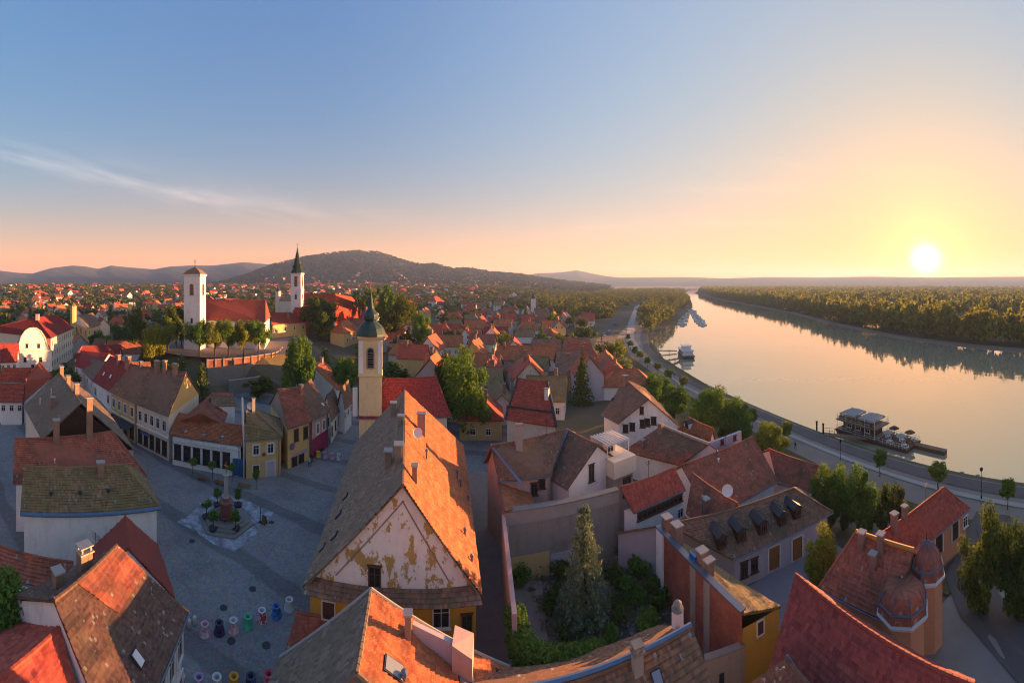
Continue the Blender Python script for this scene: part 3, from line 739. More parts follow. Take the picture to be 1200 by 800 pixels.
# -- bottom left
L1E, L1F = at(63, 704, 11), at(137, 639, 11); L1B = at(221, 716, 7)
h = HS['mossy'] = house('corner_house', Vector((-15.4, 9.6, 0)), L1B, L1E, L1F, 7.0, 11.0, 'corner house with dark lichen-spotted roof, painted sunlit patch towards its far ridge end', SPOTTY, WHITE, ov=.4)
f = h.rf[0]
mb = MB(); n = (f[1] - f[0]).cross(f[2] - f[0]).normalized(); n = n if n.z > 0 else -n
q = [f[3].lerp(f[2], .45).lerp(f[0].lerp(f[1], .55), .42), f[2].lerp(f[1], .40), f[2], f[3].lerp(f[2], .3)]; slope(mb, [x + n * .06 for x in q], True); mb.build('roof_patch', BRICKR, h.roof)  # reddish patch painted where sunlight catches the roof near the ridge
chimney(h, 68, 690, .6, .6, 1.2, BRICKO, 'slab'); chimney(h, 99, 668, .9, .7, 1.3, BRICKO, 'open'); skylight(h, 161, 772, .45, .75, CERAM)
windows(h, 0, 5, 5.0, 1.0, 1.7, 'surround', .25, .95); windows(h, 0, 5, 1.9, 1.1, 1.9, 'surround', .25, .95)
HS['bigtile'] = house('tiled_house', Vector((-12.4, 1.5, 0)), Vector((-15.9, 9.0, 0)), Vector((-18.0, 1.0, 0)), at(70, 736, 9.5), 6.0, 9.5, 'low house with large bright red tiles against the white gable', BIGTILE, WHITE)
h = HS['redhip'] = house('red_roofed_annexe', (205, 700), (184, 638), (150, 643), (147, 604), 4.5, 7.5, 'annexe with smooth plain red roof between white house and lichen-spotted roof', PLAINRED, WHITE, gut=False)
h = HS['hipmoss'] = house('white_walled_house', (23.5, 602), (188.5, 595), (27.6, 546), (145, 544), 5.5, 8.7, 'white house with mossy yellow-brown hipped roof and blue gutter on the square', MOSSY, WHITE, hipB=True, zb=-.3)
chimney(h, 118, 556, .8, .6, 1.4, BRICKO)
for x, y in ((60, 580), (94, 579), (127, 577)): vent(h, x, y, .35, .13, SLATE)
MB().tube(h.A + Vector((0, 0, -.02)), h.B + Vector((0, 0, -.02)), .2, n=8).build('eave_flashing', BLUEGUT, h.root)
h = HS['redback'] = house('red_tiled_house', (15, 566), (172, 557), (17, 514), (131, 505.5), 6.0, 9.6, 'house with old dark red tiles, behind the mossy hipped roof', BRICKR, WHITE, hipB=True)
chimney(h, 66, 519, .8, .7, 3.0, BRICKO); chimney(h, 105, 514, .8, .7, 5.5, BRICKO); vent(h, 64, 545, .8, .07, CERAM)
h = HS['woodgable'] = house('gabled_townhouse', (50, 515), (28, 475), (95, 472), (69, 436), 7.0, 12.6, 'long townhouse with dark wooden gable and grey-brown roof at the street corner', GREYM, CREAM, gable=DKWOOD, C=Vector((-66, 36, 0)), D=(159, 528))
for x, y, w_, t in ((90, 463, .9, 1.8), (80, 449, 1.2, 1.3), (72, 439, 1.6, 1.6), (62, 480, .7, 2.0)): chimney(h, x, y, w_, .7, t, BRICKO)
vent(h, 47, 476, 1.4, .08, CERAM); vent(h, 60, 466, 1.6, .06, CERAM); chimney(h, 50, 446, .9, .9, 2.6, CONC, 'open')
house('shed', (0, 676), (62, 690), (0, 640), (86, 659), 3.5, 5.0, 'low brown tiled shed with blue flashing beside the leafy bush', BRICKR, WHITE, shed=True, cat='shed')

# -- row along the street going up left
rows = [('townhouse', (108, 446), (128, 458), (129, 417), (155, 427), RED2, WHITE, 'townhouse with dark red roof, far end of the street row', 2),
        ('townhouse', (128, 458), (157.5, 472), (155, 427), (177, 430.5), BROWN, YELLOW, 'pale yellow townhouse with brown roof, middle of the street row', 4),
        ('townhouse', (157.5, 472), (197.7, 487.5), (177, 430.5), (218, 436), BROWN, CREAM, 'cream townhouse with brown roof and tall yellow end gable', 5)]
for nm, A_, B_, E_, F_, rm, wm_, lb, nw in rows:
    h = house(nm, A_, B_, E_, F_, 7.8, 13.6, lb, rm, wm_, gable=YELLOW, zb=-.3, group='street row of townhouses')
    windows(h, 0, nw, 5.7, 1.0, 1.8, 'surround', .12, .88); windows(h, 0, nw, 1.9, 1.2, 2.4, 'b', .12, .88); HS[lb] = h
    MB().box((V3(h.w[0][0] + h.w[0][1], 0) / 2) + Vector((0, -.1, 3.9)), ((h.w[0][1] - h.w[0][0]).length, .25, .22), V3(h.w[0][1] - h.w[0][0], 0)).build('string_course', WHITE, h.root)
    if nw == 4:
        w0, w1 = h.w[0]; e = (V3(w1, 0) - V3(w0, 0)).normalized(); n = Vector((e.y, -e.x, 0)); n = n if n.y < 0 else -n
        c = (V3(w0, 0) + V3(w1, 0)) / 2; MB().hexa([V3(c - e * 4 + n * 1.6, 2.6), V3(c + e * 4 + n * 1.6, 2.6), V3(c + e * 4, 3.3), V3(c - e * 4, 3.3), V3(c - e * 4 + n * 1.6, 2.7), V3(c + e * 4 + n * 1.6, 2.7), V3(c + e * 4, 3.4), V3(c - e * 4, 3.4)]).build('awning', SLATE, h.root)
hr = HS[rows[2][7]]
for x, y, w_ in ((205, 438, .8), (193, 434, .6), (184, 434, .9)): chimney(hr, x, y + 3, w_, .7, 2.3, BRICKO)
vent(hr, 184, 462, .5); hm = HS[rows[1][7]]; chimney(hm, 165, 433, .6, .6, 1.6, BRICKO); chimney(HS[rows[0][7]], 150, 430, 1.4, .8, 2.2, BRICKO); chimney(HS[rows[0][7]], 139, 426, .7, .7, 1.8, BRICKO)
for x, y in ((122, 438), (130, 441)): skylight(HS[rows[0][7]], x, y, .6, .8, CERAM)
h = HS['lowwhite'] = house('long_low_house', (199, 509), (285, 522), (210, 484), (287, 499.5), 5.0, 6.9, 'long low white house with orange-red roof and tall dark windows on the square', BRICKR, WHITE, shed=True, zf=6.4, zb=-.3)
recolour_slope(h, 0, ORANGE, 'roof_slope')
windows(h, 0, 6, 2.3, 1.25, 2.4, 'b', .08, .80); e = h.w[0]; door(h, 279, 548, 1.4, 2.5, BLUEP, BLUEP)
MB().box((V3(e[0] + e[1], 0) / 2) + Vector((.05, -.1, 4.3)), ((e[1] - e[0]).length, .3, .15), V3(e[1] - e[0], 0)).build('string_course', WHITE, h.root)
for x, y in ((218, 506), (239, 510), (261, 512)): skylight(h, x, y, .5, .6)
hw = house('rear_wing', (262, 497), (273, 460), (235, 484), (249, 460), 6.2, 8.2, 'rear wing with red roof behind the long low white house', BRICKR, WHITE, hipA=True); skylight(hw, 257, 478, 1.6, 1.2, ORANGE)
MB().tube((0, 0, 0), (0, 0, .01), .01)
h = HS['yellowcorner'] = house('yellow_house', (286, 516), (331, 512), (289, 478), (291, 476), 6.1, 9.6, 'small yellow two-storey house with grey-brown hipped roof between white and pink houses', MOSSY, YELLOW, zb=-.3, D=Vector((-42, 50, 0)), C=Vector((-37.5, 55.5, 0)), hipB=True)
for x, y in ((300, 527), (317, 525)): window(h, x, y, 1.0, 1.5, 'surround')
door(h, 317, 550, 1.3, 2.6, LILAC); window(h, 300, 549, 1.1, 1.2, 'shut'); dish(h, 293, 482, .6); chimney(h, 297, 484, .5, .5, 2.4, CONC)
fw = V3(h.A, 0).lerp(V3(h.D, 0), 0); MB().hexa([V3(h.A, -.3) + Vector((-.5, .4, 0)), V3(h.A, -.3) + Vector((-.1, .2, 0)), V3(h.D, -.3) + Vector((-.1, 0, 0)), V3(h.D, -.3) + Vector((-.5, 0, 0)),
    V3(h.A, 8.0) + Vector((-.5, .4, 0)), V3(h.A, 8.0) + Vector((-.1, .2, 0)), V3(h.D, 10.6) + Vector((-.1, 0, 0)), V3(h.D, 10.6) + Vector((-.5, 0, 0))]).build('firewall', CREAM, h.root)
h = HS['pinka'] = house('yellow_row_house', (337, 502.5), (366, 493), (325, 456), (351, 453), 6.7, 11.3, 'yellow row house with orange-brown roof and grey end gable at the lane mouth', BROWN, YELLOW, gable=GREYP, zb=-.3)
recolour_slope(h, 0, BRICKR, 'roof_slope')
for x, y in ((347, 510), (358, 507)): window(h, x, y, 1.0, 1.9, 'b')
window(h, 345, 541, 1.2, 1.6, 'b'); window(h, 353, 537, 1.2, 1.6, 'b'); vent(h, 346, 480, .4); chimney(h, 353, 460, .6, .6, 1.4, BRICKO)
h = HS['pinkb'] = house('pink_row_house', (366.3, 493), (387, 481), (351.3, 453), (365, 444.5), 6.7, 11.3, 'pink row house with magenta archway at the lane mouth', BROWN, PINK, zb=-.3)
for x, y in ((372, 502), (379, 498), (384.5, 494)): window(h, x, y, .9, 1.8, 'surround')
door(h, 376, 533, 1.5, 2.4, DKWOOD, MAGENTA); skylight(h, 378, 474, .5, .7, CERAM)
w0, w1 = h.w[0]; e = (V3(w1, 0) - V3(w0, 0)); n = Vector((e.y, -e.x, 0)).normalized()
MB().hexa([V3(w0, -.2), V3(w1, -.2), V3(w1, -.2) + n * .05, V3(w0, -.2) + n * .05, V3(w0, 3.3), V3(w1, 3.3), V3(w1, 3.3) + n * .05, V3(w0, 3.3) + n * .05]).build('painted_ground_floor', MAGENTA, h.root)
h = house('small_row_house', (388, 494), (400, 478), (383, 463), (391, 455), 4.4, 7.8, 'small row house with brown roof up the narrow lane', BROWN, WHITE, zb=-.3); windows(h, 0, 3, 2.2, .8, 1.6, 'b')
h = HS['whitegable'] = house('white_gabled_house', (396, 457), (405, 448), (369, 431), (379, 422), 4.6, 8.5, 'white gabled house with sunlit orange slope below the hill', ORANGE, WHITE, gable=WHITE)
chimney(h, 370, 433, .6, .6, 1.2, BRICKO); chimney(h, 377, 425, .7, .7, 1.4, CONC)

# -- right of the alley
h = HS['R1'] = house('courtyard_house', (584, 563), (644, 558), (575, 522), (664, 503), 8.0, 11.0, 'old courtyard house with worn brown roofs meeting in a blue valley, right of the alley', BROWN, PINK)
chimney(h, 608, 527, .8, .7, 3.0, CONC); 
for x, y in ((635, 565), (626, 573)): window(h, x, y, .8, 1.4, 'b')
hl = house('courtyard_wing', (619, 570), (626, 591), (584, 563), (592, 600), 6.0, 7.6, 'low courtyard wing with sloping roof along the alley', BROWN, PINK, shed=True, gut=False)
recolour_slope(hl, 0, ORANGE, 'roof_slope')  # orange over the brown tiles stands for sun falling on this wing
hw = HS['R1r'] = house('white_gabled_wing', (643, 559), (665, 573), (664, 503), (701, 521), 7.0, 10.8, 'wing with brown roof and plain white gable facing the spruce garden', BROWN, WHITE)
window(hw, 693, 554, .8, 2.0, 'b')
MB().hexa([at(643, 559, 7.2), at(645, 559, 7.2), at(666.5, 503, 10.95), at(663, 503, 10.95), at(643, 559, 7.3), at(645, 559, 7.3), at(666.5, 503, 11.05), at(663, 503, 11.05)]).build('valley_flashing', BLUEGUT, HS['R1'].root)
MB().hexa([at(576, 524, 10.95), at(578.5, 524, 10.95), at(613, 566, 8.1), at(610, 567, 8.1), at(576, 524, 11.07), at(578.5, 524, 11.07), at(613, 566, 8.2), at(610, 567, 8.2)]).build('valley_flashing', BLUEGUT, HS['R1'].root)
# modern white box with pergola
t = thing('modern_annexe', (14.3, 46.6, 0), 'modern white box house with slatted roof terrace, behind the garden wall', 'house')
ax = Vector((.9, .38, 0)).normalized(); ay = Vector((-ax.y, ax.x, 0)); c = Vector((12.6, 46.9, 0))
MB().box(c + Vector((0, 0, 3.2)), (3.3, 3.9, 6.6), ax).build('wall', GREYP, t)
MB().box(c + Vector((0, 0, 7.7)) - ay * .4, (3.5, 4.2, 2.0), ax).build('upper_wall', CREAM, t)
MB().box(c + Vector((-.6, 0, 9.4)) + ay * .9, (2.0, 2.2, 1.5), ax).build('stair_tower', CREAM, t)
for i in range(8): MB().box(c + ax * (-1.7 + i * .47) + ay * .6 + Vector((0, 0, 10.35)), (.13, 3.6, .12), ax).build('slat', WFRAME, t)
for s in (-1, 1): MB().box(c + ay * (.6 + s * 1.7) + Vector((0, 0, 10.22)), (3.7, .12, .14), ax).build('beam', WFRAME, t)
for s in (-1, 1):
    for k in (-1, 1): MB().box(c + ax * 1.7 * s + ay * (.6 + k * 1.7) + Vector((0, 0, 9.4)), (.1, .1, 1.6), ax).build('post', WFRAME, t)
put_window(t, c - ay * 1.97 + ax * .7 + Vector((0, 0, 4.9)), -ay, 1.2, 2.2, 'b'); put_window(t, c - ay * .22 - ax * .6 + Vector((0, 0, 9.4)), -ay, 1.0, .9, 'w')
# garden wall with rendered band and cap
t = thing('garden_wall', at(660, 590, 0) * 0 + Vector((5.4, 39.5, 0)), 'tall weathered grey garden wall behind the spruce', 'wall')
g0, g1 = V3(at(592, 600, 7.2), 0), V3(at(725, 574, 7.2), 0); u = (g1 - g0).normalized(); n = Vector((u.y, -u.x, 0))
def wallslab(p, q, z0, z1, th, off): return MB().hexa([V3(p, z0) + n * off, V3(q, z0) + n * off, V3(q, z0) + n * (off + th), V3(p, z0) + n * (off + th), V3(p, z1) + n * off, V3(q, z1) + n * off, V3(q, z1) + n * (off + th), V3(p, z1) + n * (off + th)])
wallslab(g0, g1, -.3, 5.9, .45, -.45).build('wall_face', GREYP, t); wallslab(g0, g1, 5.9, 7.2, .62, -.5).build('parapet', CONC, t)
wallslab(g0 + u * .5, g0 + u * 4.6, 0, 2.6, .03, .003).build('painted_panel', YELLOW, t); wallslab(g0 + u * 4.75, g0 + u * 9, 0, 2.2, .03, .003).build('painted_panel', LILAC, t)
wallslab(g0 - u * .0, g1, 7.2, 7.32, .8, -.6).build('wall_cap', STONE, t)
t2 = thing('alley_wall', (1.0, 33, 0), 'long pink alley wall running towards the ivy hedge', 'wall')
k0, k1 = V3(at(606, 719, 6.4), 0), g0; u2 = (k1 - k0).normalized(); n = Vector((-u2.y, u2.x, 0))
MB().hexa([V3(k0, -.3), V3(k1, -.3), V3(k1, -.3) + n * .35, V3(k0, -.3) + n * .35, V3(k0, 6.4), V3(k1, 7.0), V3(k1, 7.0) + n * .35, V3(k0, 6.4) + n * .35]).build('wall_face', PINK, t2)
h = HS['R2'] = house('white_studio', (742, 600.5), (803, 573.5), (727, 571), (790, 548), 5.5, 8.0, 'small white house with bright red-orange roof beside the garden wall', BRICKR, WHITE, shed=True)
recolour_slope(h, 0, roofmat('roof_fresh_red', (.36, .085, .055), (.27, .06, .045), (.2, .07, .05), .1), 'roof_slope')
w0, w1 = h.w[0]; windows(h, 0, 5, 4.75, 1.35, .8, 'b', .12, .9); window(h, 797, 601, .9, 1.1, 'w')
# brick firewall wing and dormer house
h = HS['R3b'] = house('dormer_house', (858, 655), (976, 600), (784, 613.5), (930, 572), 3.5, 6.0, 'long house with brown tiled roof and a row of dormers above a courtyard', BROWN, LILAC, hipB=True, zb=-1.2, ov=.5)
for x, y in ((845, 640), (868, 632), (893, 623), (916, 613), (933, 605)): dormer(h, x, y, .95, 1.15, 1.5)
door(h, 907, 653, 1.3, 2.3, WOODO); door(h, 934, 642, 1.3, 2.3, WOODO); window(h, 884, 662, .8, 1.4, 'b'); window(h, 872, 667, .8, 1.5, 'b')
h = HS['R3a'] = house('brick_walled_wing', (812, 643), (915, 711), (771, 618.5), (871, 719), 4.9, 6.0, 'wing with red brick firewall, mossy roof and ochre end wall', MOSSY, OCHRE, shed=True, zb=-.3, gut=False, ov=.1)
dormer(h, 891, 694, 1.5, .8, 1.6)
window(h, 891, 735, .7, 1.2, 'shut')
p, q = V3(h.E, 0), V3(h.F, 0); u = (q - p).normalized(); n = Vector((u.y, -u.x, 0)); n = n if n.x < 0 else -n
bk = MB(); z0, z1 = -.5, 6.15
for a_, b_, o_ in ((p, q, .12),):
    P = [V3(a_, z0) + n * o_, V3(b_, z0) + n * o_, V3(b_, z1) + n * o_, V3(a_, z1) + n * o_]; ln = (b_ - a_).length
    bk.face(P, [(0, 0), (ln, 0), (ln, z1 - z0), (0, z1 - z0)])
    bk.face([V3(a_, z1) + n * o_, V3(b_, z1) + n * o_, V3(b_, z1) - n * .2, V3(a_, z1) - n * .2], [(0, 0), (ln, 0), (ln, .3), (0, .3)])
    bk.face([V3(a_, z0) + n * o_, V3(a_, z1) + n * o_, V3(a_, z1) - n * .2, V3(a_, z0) - n * .2], [(0, 0), (0, 6), (.3, 6), (.3, 0)])
bk.build('brick_firewall', BRICK, h.root)
for s in (.50, .66): MB().box(V3(p.lerp(q, s), 3.0) + n * .15, (.8, .08, 6.0), u).build('rendered_pier', GREYP, h.root)
MB().box(V3(p.lerp(q, .5), 6.22) + n * .0, ((q - p).length, .55, .14), u).build('wall_cap', ZINC, h.root)
for s_, w_, hg in ((.05, .8, 1.3), (.2, .9, 1.5), (.52, .7, 1.3), (.60, .5, 1.0)):
    cc = V3(p.lerp(q, s_), 0) - n * .65; MB().box(V3(cc, 5.6 + hg / 2), (w_, .7, hg + .6), u).build('chimney', BRICKO, h.roof); MB().box(V3(cc, 5.95 + hg), (w_ + .2, .9, .12), u).build('chimney_cap', CONC, h.roof)
MB().box(V3(p.lerp(q, .46), 6.35) - n * .25, (.9, .25, .6), u).build('blue_tarp', simple('tarp_blue', (.02, .16, .42), .5, .2), h.roof)
MB().box(V3(p.lerp(q, .06), 3.0) + n * .2, (1.2, .16, 6.2), u).build('rendered_pier', WHITE, h.root)
t = thing('yard_wall', V3(q, 0), 'grey rendered yard wall with slit opening below the brick firewall', 'wall')
y0, y1 = V3(at(826, 772, 3.6), 0), V3(at(872, 755, 3.6), 0); u = (y1 - y0).normalized()
MB().box(V3((y0 + y1) / 2, 1.7), ((y1 - y0).length, .3, 3.8), u).build('wall_face', GREYP, t); MB().box(V3((y0 + y1) / 2, 3.66), ((y1 - y0).length, .5, .12), u).build('wall_cap', STONE, t)
MB().box(V3(y0.lerp(y1, .4), 1.9) - Vector((-u.y, u.x, 0)) * .16, (.35, .05, .9), u).build('slit_window', IRON, t)
R4E, R4F = at(1129, 798, 9), at(932, 673, 9); R4B = at(902, 782, 5.5); dv = (R4E - R4F)
h = HS['R4'] = house('big_red_roof_house', R4B + dv * 1.05, R4B, R4F + dv * 1.05, R4F, 5.5, 9.0, 'house with large plain dark red tiled roof, bottom right corner', roofmat('roof_carmine', (.24, .055, .045), (.165, .038, .034), (.16, .05, .045), .25, 0, .24, .36), CREAM)
R5 = at(920.6, 771.5, 8)
h = house('end_gabled_house', at(879, 800, 5.6) + Vector((0, -5, 0)), at(879, 800, 5.6), R5 + Vector((0, -5, 0)), R5, 5.6, 8.0, 'small house with weathered roof and blue flashing at the bottom edge', SPOTTY, WHITE, gut=False)
MB().tube(h.F + Vector((.12, .05, .06)), h.C + Vector((0, .05, .06)), .13).build('verge_flashing', BLUEGUT, h.root)
R3E, R3F = at(640, 806, 8), at(811, 735.5, 8); dd = Vector((.45, -4.6, 0))
h = HS['H3'] = house('brown_tiled_house', R3E + dd + Vector((-6, -.7, 0)), R3F + dd, R3E + Vector((-6, -.7, 0)), R3F, 4.6, 8.0, 'house with speckled brown tiles and pale blue ridge flashing, bottom of the garden', roofmat('roof_speckled', (.24, .12, .065), (.12, .075, .05), (.16, .115, .06), .35, .015), WHITE, gut=False)
MB().tube(h.E + Vector((0, .16, .06)), h.F + Vector((0, .16, .06)), .17).build('ridge_flashing', BLUEGUT, h.root)
chimney(h, 747, 784, .55, .5, 1.0, CONC, 'open'); skylight(h, 770, 796, .5, .7, GLASSB)
cc = at(800, 741, 7.2); t = thing('chimney_stack', V3(cc, 4), 'slim white chimney with brown cap at the corner of the garden', 'chimney')
MB().box(V3(cc + Vector((0, .8, 0)), 5.6), (.6, .6, 5.0)).build('shaft', WHITE, t); MB().lathe(V3(cc + Vector((0, .8, 0)), 8.1), [(.42, 0), (.42, .12), (.2, .14), (.2, .4), (.3, .42), (.1, .6)], 10).build('cap', STONE, t)

house('added_shade_house', Vector((-7, 5.2, 0)), Vector((9, 5.2, 0)), Vector((-7, 9.6, 0)), Vector((9, 9.6, 0)), 8.5, 13.0, 'unseen house added below the bottom edge to shade the left roofs', BROWN, CREAM)  # added out of view so that it shades the lower-left roofs
# -- right: cluster towards the river
h = HS['R8'] = house('broad_roof_house', (832, 606), (911, 564), (798, 545), (882, 512), 2.5, 6.5, 'broad house with wide orange-brown roof near the river promenade', BRICKR, WHITE, hipB=True)
chimney(h, 900, 543, .5, .5, 1.8, CONC); vent(h, 842, 541, .5, .1, CERAM); vent(h, 840, 534, .7)
h = HS['R8b'] = house('dish_house', (804, 601), (837, 627), (812, 555), (864, 590), 3.4, 6.2, 'house with rough reddish tiles and a white dish behind the dormer house', BRICKR, WHITE, gut=False)
dish(h, 852, 584, .65); chimney(h, 827, 600, .7, .6, 1.5, BRICKO); vent(h, 823, 604, 2.2, .06)
h = HS['R8c'] = house('riverside_hall', (911, 566), (951, 577), (901, 526), (961, 546), 2.0, 4.6, 'low hall with dark brown-red roof facing the promenade', BRICKR, WHITE)
h = HS['R9'] = house('hipped_house', (731, 528), (797, 545), (775, 498.5), (831, 520.5), 4.0, 7.0, 'house with patched red and brown roof beside the white gabled house', BROWN, WHITE, gut=False)
mb = MB(); f = h.rf[0]; n = (f[1] - f[0]).cross(f[2] - f[0]).normalized(); n = n if n.z > 0 else -n
slope(mb, [x + n * .05 for x in (f[0], f[1], f[1].lerp(f[2], .55), f[0].lerp(f[3], .75))], True); mb.build('roof_patch', BRICKR, h.roof)
chimney(h, 774, 506, .7, .7, 1.3, BRICKR if False else BRICKO); chimney(h, 753, 523, .5, .5, 1.0, BRICKO)
MB().tube(h.E + Vector((0, 0, .08)), h.F + Vector((0, 0, .08)), .22).build('verge_coping', CONC, h.root)
h = HS['R9b'] = house('orange_dormer_house', (790, 507), (831, 523), (807, 489), (836, 502), 4.0, 6.6, 'low house with orange roof and arched dormer among the riverside trees', ORANGE, WHITE); dormer(h, 806, 501, 1.2, 1.0, 1.3, WHITE)
h = HS['R10'] = house('white_gabled_villa', (705, 485.5), (724.5, 496), (733, 444), (760, 468), 6.0, 10.3, 'white house with steep brown roof and clipped gable facing the river', BROWN, WHITE)
for x, y in ((733, 502), (741, 500), (753, 496.5), (758.5, 495), (766, 493)): window(h, x, y, .95, 1.3, 'b')
window(h, 752, 481, .7, 1.2, 'b'); chimney(h, 733, 452, .8, .8, 2.0, BRICKO); skylight(h, 718, 468, .5, .5, SLATE)
t = thing('pale_blue_wall', (27, 42, 0), 'pale blue firewall with two small windows above the broad roof', 'wall')
b0, b1 = V3(at(826, 528, 5), 0), V3(at(869, 514, 5), 0); u = (b1 - b0).normalized(); z0b = 30 - b0.length * (521 - 332) / 450; z1b = 30 - b1.length * (505 - 332) / 450
nn = Vector((-u.y, u.x, 0))
MB().hexa([V3(b0, -1), V3(b1, -1), V3(b1, -1) + nn * .4, V3(b0, -1) + nn * .4, V3(b0, z0b), V3(b1, z1b), V3(b1, z1b) + nn * .4, V3(b0, z0b) + nn * .4]).build('wall_face', PALEBLUE, t)
for s in (.45, .8): put_window(t, V3(b0.lerp(b1, s), 5.5), -nn, .6, .7, 'b')
h = HS['R11'] = house('red_roofed_house', (592, 491), (652, 500), (607, 443), (641, 447), 6.5, 12.0, 'large cream-walled house with smooth new red roof and dark trim beside the big tree', RED, CREAM, hipA=True, gut=False)
MB().tube(h.A + Vector((0, 0, .05)), h.E + Vector((0, 0, .05)), .2).build('verge_trim', SLATE, h.root); MB().tube(h.B + Vector((0, 0, .05)), h.F + Vector((0, 0, .05)), .25).build('verge_trim', SLATE, h.root)
m0, m1 = h.A.lerp(h.E, .28), h.B.lerp(h.F, .28); MB().tube(m0 + Vector((0, -.1, .15)), m1 + Vector((0, -.1, .15)), .15).build('snow_guard', SLATE, h.roof)
chimney(h, 641, 466, .7, .7, 1.6, CERAM)
# corner house with turrets
h = HS['R6'] = house('turreted_house', (960, 688), (1042, 729), (1003, 624), (1071, 646), 4.4, 8.0, 'corner house with tiled turret domes and blue-grey ribs beside the lane', BRICKR, SALMON, hipA=True, zb=-1.5)
MB().tube(h.E + Vector((0, 0, .12)), h.F + Vector((0, 0, .12)), .2).build('ridge_coping', simple('sunlit_ridge_ochre', (.5, .24, .06), .8), h.root)  # ochre colour paints the ridge cap as lit by the sun
for x, y, hgt in ((1010, 632, 1.2), (1023, 655, 1.0), (1032, 636, 1.3)): chimney(h, x, y + 8, .5, .5, hgt, BRICKR if False else BRICKO)
mb = MB(); f = h.rf[-1]; n = (f[1] - f[0]).cross(f[2] - f[0]).normalized(); n = n if n.z > 0 else -n
slope(mb, [x + n * .05 for x in (f[0].lerp(f[1], .1), f[0].lerp(f[1], .7), f[1].lerp(f[2], .35), f[0].lerp(f[2], .35))], True); mb.build('metal_sheet', ZINC, h.roof)
DOMERIB = simple('rib_slate_blue', (.13, .16, .21), .6, .3)
def turret(root, c, r, zb, zw, zd, n, a0, flat=False):
    MB().lathe(V3(c, 0), [(r, zb), (r, zw)], n, a0).build('turret_wall', SALMON, root)
    MB().lathe(V3(c, 0), [(r, zw), (r * 1.12, zw + .05), (r * 1.18, zw + .3), (r * 1.0, zw + .38)], n, a0).build('turret_cornice', WFRAME, root)
    hgt = zd - zw - .38; prof = [(r * 1.08, 0), (r * 1.02, .28 * hgt), (r * .82, .55 * hgt), (r * .45, .82 * hgt), (.04, hgt)]
    if flat: prof = [(r * 1.08, 0), (r * 1.05, .4 * hgt), (r * .97, .72 * hgt), (r * .80, hgt), (.04, hgt + .05)]
    m = MB(); i0 = 0
    for (ra, za), (rb_, zb_) in zip(prof, prof[1:]):
        for k in range(n):
            t0, t1 = a0 + 2 * math.pi * k / n, a0 + 2 * math.pi * (k + 1) / n
            P = [Vector((c.x + q * math.cos(t), c.y + q * math.sin(t), zw + .38 + z)) for q, z, t in ((ra, za, t0), (ra, za, t1), (rb_, zb_, t1), (rb_, zb_, t0))]
            m.face(P, [(0, za), (1, za), (1, zb_), (0, zb_)])
    d = m.build('turret_dome', BRICKR, root)
    rb2 = MB()
    for k in range(n):
        t = a0 + 2 * math.pi * k / n
        for (ra, za), (rb_, zb_) in list(zip(prof, prof[1:]))[:3 if flat else 9]: rb2.tube((c.x + ra * math.cos(t), c.y + ra * math.sin(t), zw + .4 + za), (c.x + rb_ * math.cos(t), c.y + rb_ * math.sin(t), zw + .4 + zb_), .06, n=5)
    for k in range(n):
        t0, t1 = a0 + 2 * math.pi * k / n, a0 + 2 * math.pi * (k + 1) / n; ra, za = prof[1]
        rb2.tube((c.x + ra * math.cos(t0), c.y + ra * math.sin(t0), zw + .4 + za), (c.x + ra * math.cos(t1), c.y + ra * math.sin(t1), zw + .4 + za), .10, n=5)
    rb2.build('dome_ribs', DOMERIB, d); 
    if not flat: MB().tube((c.x, c.y, zd), (c.x, c.y, zd + .8), .06, .02).build('finial', COPPER, d)
turret(h.root, atr(1086, 32.2), 1.35, -1.5, 5.5, 8.5, 8, .2)
turret(h.root, atr(1058, 29.9), 1.8, -1.5, 4.5, 6.5, 8, .1, True)
for dx in (-.9, .9): pass
h = HS['R7'] = house('long_salmon_house', (1072, 647), (1136, 596), (1028, 628), (1106, 571), 2.0, 4.5, 'long low salmon house with red hipped roof and white framed doors by the promenade', RED, SALMON, hipB=True, zb=-3)
for x, y in ((1100, 637), (1119, 621)): door(h, x, y, 1.2, 2.2, DKWOOD)
window(h, 1088, 645, 1.0, 1.5, 'surround'); window(h, 1131, 611, .9, 1.3, 'w'); chimney(h, 1048, 622, .6, .6, 1.8, BRICKO); chimney(h, 1060, 606, .5, .5, 1.2, BRICKO)

# ------------------------------------------------------------------ yellow church with the green spire
h = HS['church'] = house('parish_church', (417, 490), (528, 488), (450, 443), (511, 441.6), 8.0, 13.4, 'cream church with deep red roof and green onion spire beside the long house', RED2, CREAM, 'church', hipB=True, zb=-.3, ov=.5)
u = (V3(h.B, 0) - V3(h.A, 0)).normalized(); v = Vector((-u.y, u.x, 0)); c = V3(atr(434.5, 64.6), 0); tw_ = 3.7
def sqprof(mb, c, prof, u=u, v=v):
    P = []
    for s, z in prof: P.append([V3(c + u * (sx * s / 2) + v * (sy * s / 2), z) for sx, sy in ((-1, -1), (1, -1), (1, 1), (-1, 1))])
    for a_, b_ in zip(P, P[1:]):
        for k in range(4): mb.face([a_[k], a_[(k + 1) % 4], b_[(k + 1) % 4], b_[k]])
    mb.face(P[-1]); return mb
tw = sqprof(MB(), c, [(tw_, -.3), (tw_, 14.6), (tw_ + .35, 14.8), (tw_ + .35, 15.05), (tw_ - .05, 15.2), (tw_ - .05, 20.6), (tw_ + .3, 20.8), (tw_ + .6, 21.1), (tw_ + .6, 21.3)]).build('tower', wallmat('plaster_butter', (.74, .60, .34), amt=.3), h.root)
for sx in (-1, 1):
    for sy in (-1, 1):
        MB().box(V3(c + u * sx * (tw_ / 2 - .28) + v * sy * (tw_ / 2 - .28), 17.9), (.75, .75, 5.3), u).build('pilaster', WHITE, tw)
